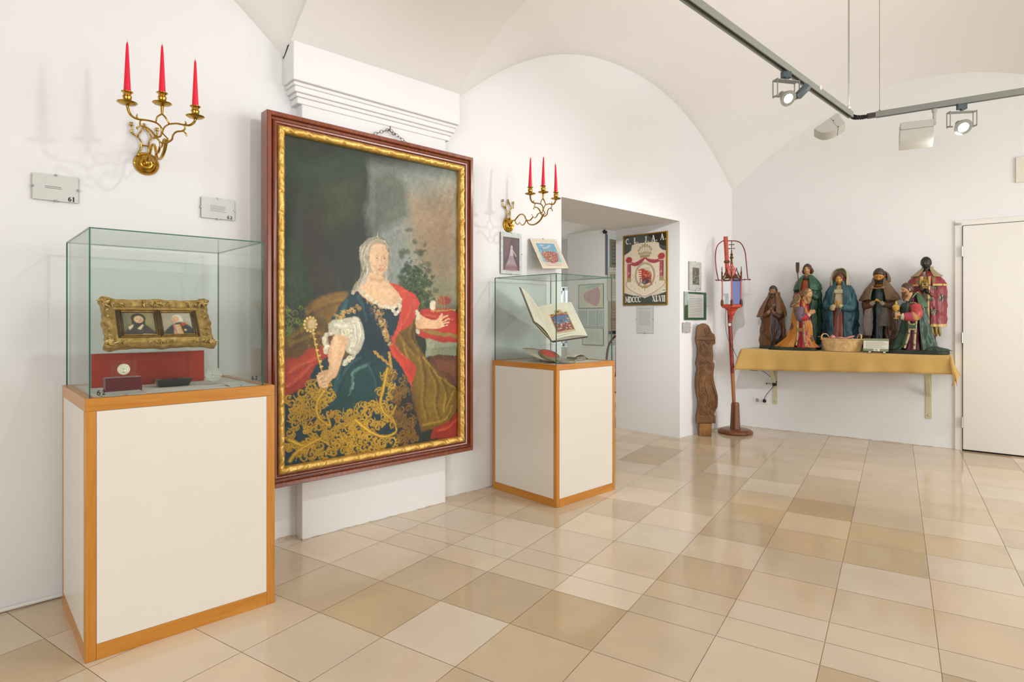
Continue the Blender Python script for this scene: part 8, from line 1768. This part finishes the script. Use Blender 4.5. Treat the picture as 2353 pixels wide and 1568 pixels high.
c.poly([(0.13, 0.16), (0.26, 0.10), (0.44, 0.06), (0.49, 0.16), (0.46, 0.34), (0.38, 0.39), (0.24, 0.33), (0.13, 0.27)], 'B88A90', soft=0.003, smooth=3)
rg = random.Random(9)
for k in range(26): u, v = rg.uniform(0.15, 0.46), rg.uniform(0.12, 0.34); c.stroke([(u, v), (u+rg.uniform(-.05, .05), v+rg.uniform(-.05, .05))], 'C9B4A8', 0.006)
flatpic('framed_map', 'framed town map in pink, on the grey pier in the next room', 'framed map', 'x', 8.359, 3.93, 1.80, w_, h_, c, (0.010, M_tfr))
for k, (y, nm) in enumerate(((3.955, 'leftmost'), (3.71, 'middle'), (3.49, 'rightmost'))):
    wd = 0.205 if k < 2 else 0.13; c = Canvas(wd, 0.295, 0.006, 'C3CCC8'); c.lines(0.02, wd-0.02, 0.03, 0.26, 12, '8E989C', 0.007, 0.2, 0.7)
    flatpic('text_sheet', nm+' of three clip-framed text sheets under the pink map in the next room', 'text panel', 'x', 8.359, y, 1.345, wd, 0.295, c, group='text sheets under the map')
c = Canvas(0.47, 0.30, 0.008, 'C9CCBF'); c.poly([(0.07, 0.05), (0.40, 0.05), (0.40, 0.25), (0.07, 0.25)], 'BFC2B4', soft=0.006)
flatpic('framed_print', 'pale framed print low on the pier in the next room, below the text sheets', 'framed picture', 'x', 8.359, 3.84, 1.02, 0.47, 0.30, c, (0.008, M_tfr))
PY = 3.349
def gothic(c, u, v, s, n, col):
    for k in range(n):
        x = u+k*s*0.55; c.stroke([(x, v), (x, v+s)], col, s*0.20); c.stroke([(x-s*0.12, v+s*0.1), (x+s*0.25, v-s*0.08)], col, s*0.10)
        if k % 2: c.stroke([(x, v+s), (x-s*0.1, v+s*1.35)], col, s*0.12)
        else: c.stroke([(x+s*0.18, v+s*0.2), (x+s*0.3, v+s*0.9)], col, s*0.14)
c = Canvas(0.42, 0.50, 0.007, '8F8872'); c.poly([(0.04, 0.05), (0.38, 0.05), (0.38, 0.45), (0.04, 0.45)], '5A584A')
for k in range(6): c.poly([(0.06, 0.07+0.06*k), (0.13, 0.07+0.06*k), (0.13, 0.11+0.06*k), (0.06, 0.11+0.06*k)], 'A49C84'); c.scroll(0.095, 0.09+0.06*k, 0.02, k, 1, '3A382E', 0.008)
c.poly([(0.16, 0.08), (0.36, 0.08), (0.36, 0.42), (0.16, 0.42)], 'C2C2B4')
flatpic('old_poster', 'dark-bordered old banknote-like print at the top right of the display wall', 'poster', 'y', 8.50, PY, 2.60, 0.42, 0.50, c)
c = Canvas(0.06, 0.72, 0.010, '5E6A84'); flatpic('blue_banner', 'narrow blue upright panel at the edge of the display wall in the next room', 'panel', 'y', 8.372, PY, 2.68, 0.055, 0.72, c)
c = Canvas(0.50, 0.60, 0.006, 'DED2BA'); c.stroke([(0.06, 0.10), (0.46, 0.10), (0.46, 0.54), (0.06, 0.54), (0.06, 0.10)], '8A7E6A', 0.006); gothic(c, 0.09, 0.13, 0.07, 9, '2E2A26'); c.lines(0.10, 0.42, 0.28, 0.50, 10, '9A8E7A', 0.008, 0.3); c.lines(0.16, 0.40, 0.04, 0.06, 1, '8E8270', 0.012, 0.1)
flatpic('old_poster', 'cream poster with black-letter heading on the display wall', 'poster', 'y', 8.43, PY, 2.105, 0.50, 0.60, c)
c = Canvas(0.44, 0.58, 0.008, 'B69C76'); c.scroll(0.16, 0.10, 0.06, 0, 1.3, '8A6E4A', 0.014); c.lines(0.06, 0.40, 0.20, 0.52, 8, '7E6446', 0.014, 0.3); c.poly([(0.05, 0.30), (0.4, 0.30), (0.4, 0.33), (0.05, 0.33)], '8C6A48')
flatpic('old_poster', 'brown aged proclamation below the black-letter poster', 'poster', 'y', 8.45, PY, 1.49, 0.44, 0.50, c)
c = Canvas(0.44, 0.24, 0.008, 'D4CAB4'); gothic(c, 0.08, 0.07, 0.05, 9, '3A342C'); c.lines(0.06, 0.4, 0.17, 0.21, 2, '8E8270', 0.008, 0.3)
flatpic('old_poster', 'small lowest printed sheet on the display wall, behind the dark chair', 'poster', 'y', 8.45, PY, 0.97, 0.44, 0.24, c)
sp = thing('wall_speaker', 'small black loudspeaker high in the corner of the next room', 'loudspeaker', (8.30, 3.30, 2.71)); sp.scale = (0.6, 0.6, 0.6); B().loft([[(-0.07, -0.05, 0.02), (0.06, -0.05, 0.02), (0.06, 0.04, 0.02), (-0.07, 0.04, 0.02)], [(-0.03, -0.03, -0.06), (0.06, -0.04, -0.06), (0.06, 0.04, -0.06), (-0.03, 0.03, -0.06)]]).build('cabinet', M_black, sp, bevel=0.004)
B().box(0.0, 0.03, 0.0, 0.045, 0.02, 0.06).build('bracket', M_black, sp)
# bentwood chair
M_chair = wood('reddish_chair_wood', '3E1712', '64281C', rough=0.3, coat=0.4)
ch = thing('spindle_chair', 'dark reddish spindle-backed wooden chair in the next room, behind the right case', 'chair', (6.50, 1.72, 0), R(-75))
def seat(z, g): return [(g*0.20*math.copysign(abs(math.cos(a))**0.7, math.cos(a)), g*0.19*math.copysign(abs(math.sin(a))**0.7, math.sin(a)), z) for a in (2*PI*k/36 for k in range(36))]
B().loft([seat(0.425, 0.95), seat(0.435, 1.02), seat(0.455, 1.0), seat(0.458, 0.9)]).build('seat', M_chair, ch, smooth=50)
for x in (-1, 1):
    for y in (-1, 1): B().tube([(x*0.14, y*0.13, 0.43), (x*0.165, y*0.165, 0.25), (x*0.19, y*0.20, 0.0)], [0.014, 0.019, 0.011], 12).build('leg', M_chair, ch, smooth=60)
B().tube([(-0.16, 0.0, 0.20), (0.16, 0.0, 0.20)], 0.010, 10).build('stretcher', M_chair, ch, smooth=60)
bowp = [(-0.17, 0.15, 0.45), (-0.195, 0.18, 0.62), (-0.175, 0.21, 0.82), (-0.10, 0.225, 0.935), (0, 0.23, 0.965), (0.10, 0.225, 0.935), (0.175, 0.21, 0.82), (0.195, 0.18, 0.62), (0.17, 0.15, 0.45)]
B().tube(smoothpath(bowp, 6), 0.016, 12).build('back_bow', M_chair, ch, smooth=60)
for k in range(5): x = -0.12+0.06*k; B().tube([(x*0.8, 0.155, 0.455), (x*1.05, 0.20, 0.75), (x*1.1, 0.222, 0.955-0.6*x*x*3.4)], [0.006, 0.008, 0.006], 8).build('spindle', M_chair, ch, smooth=60)
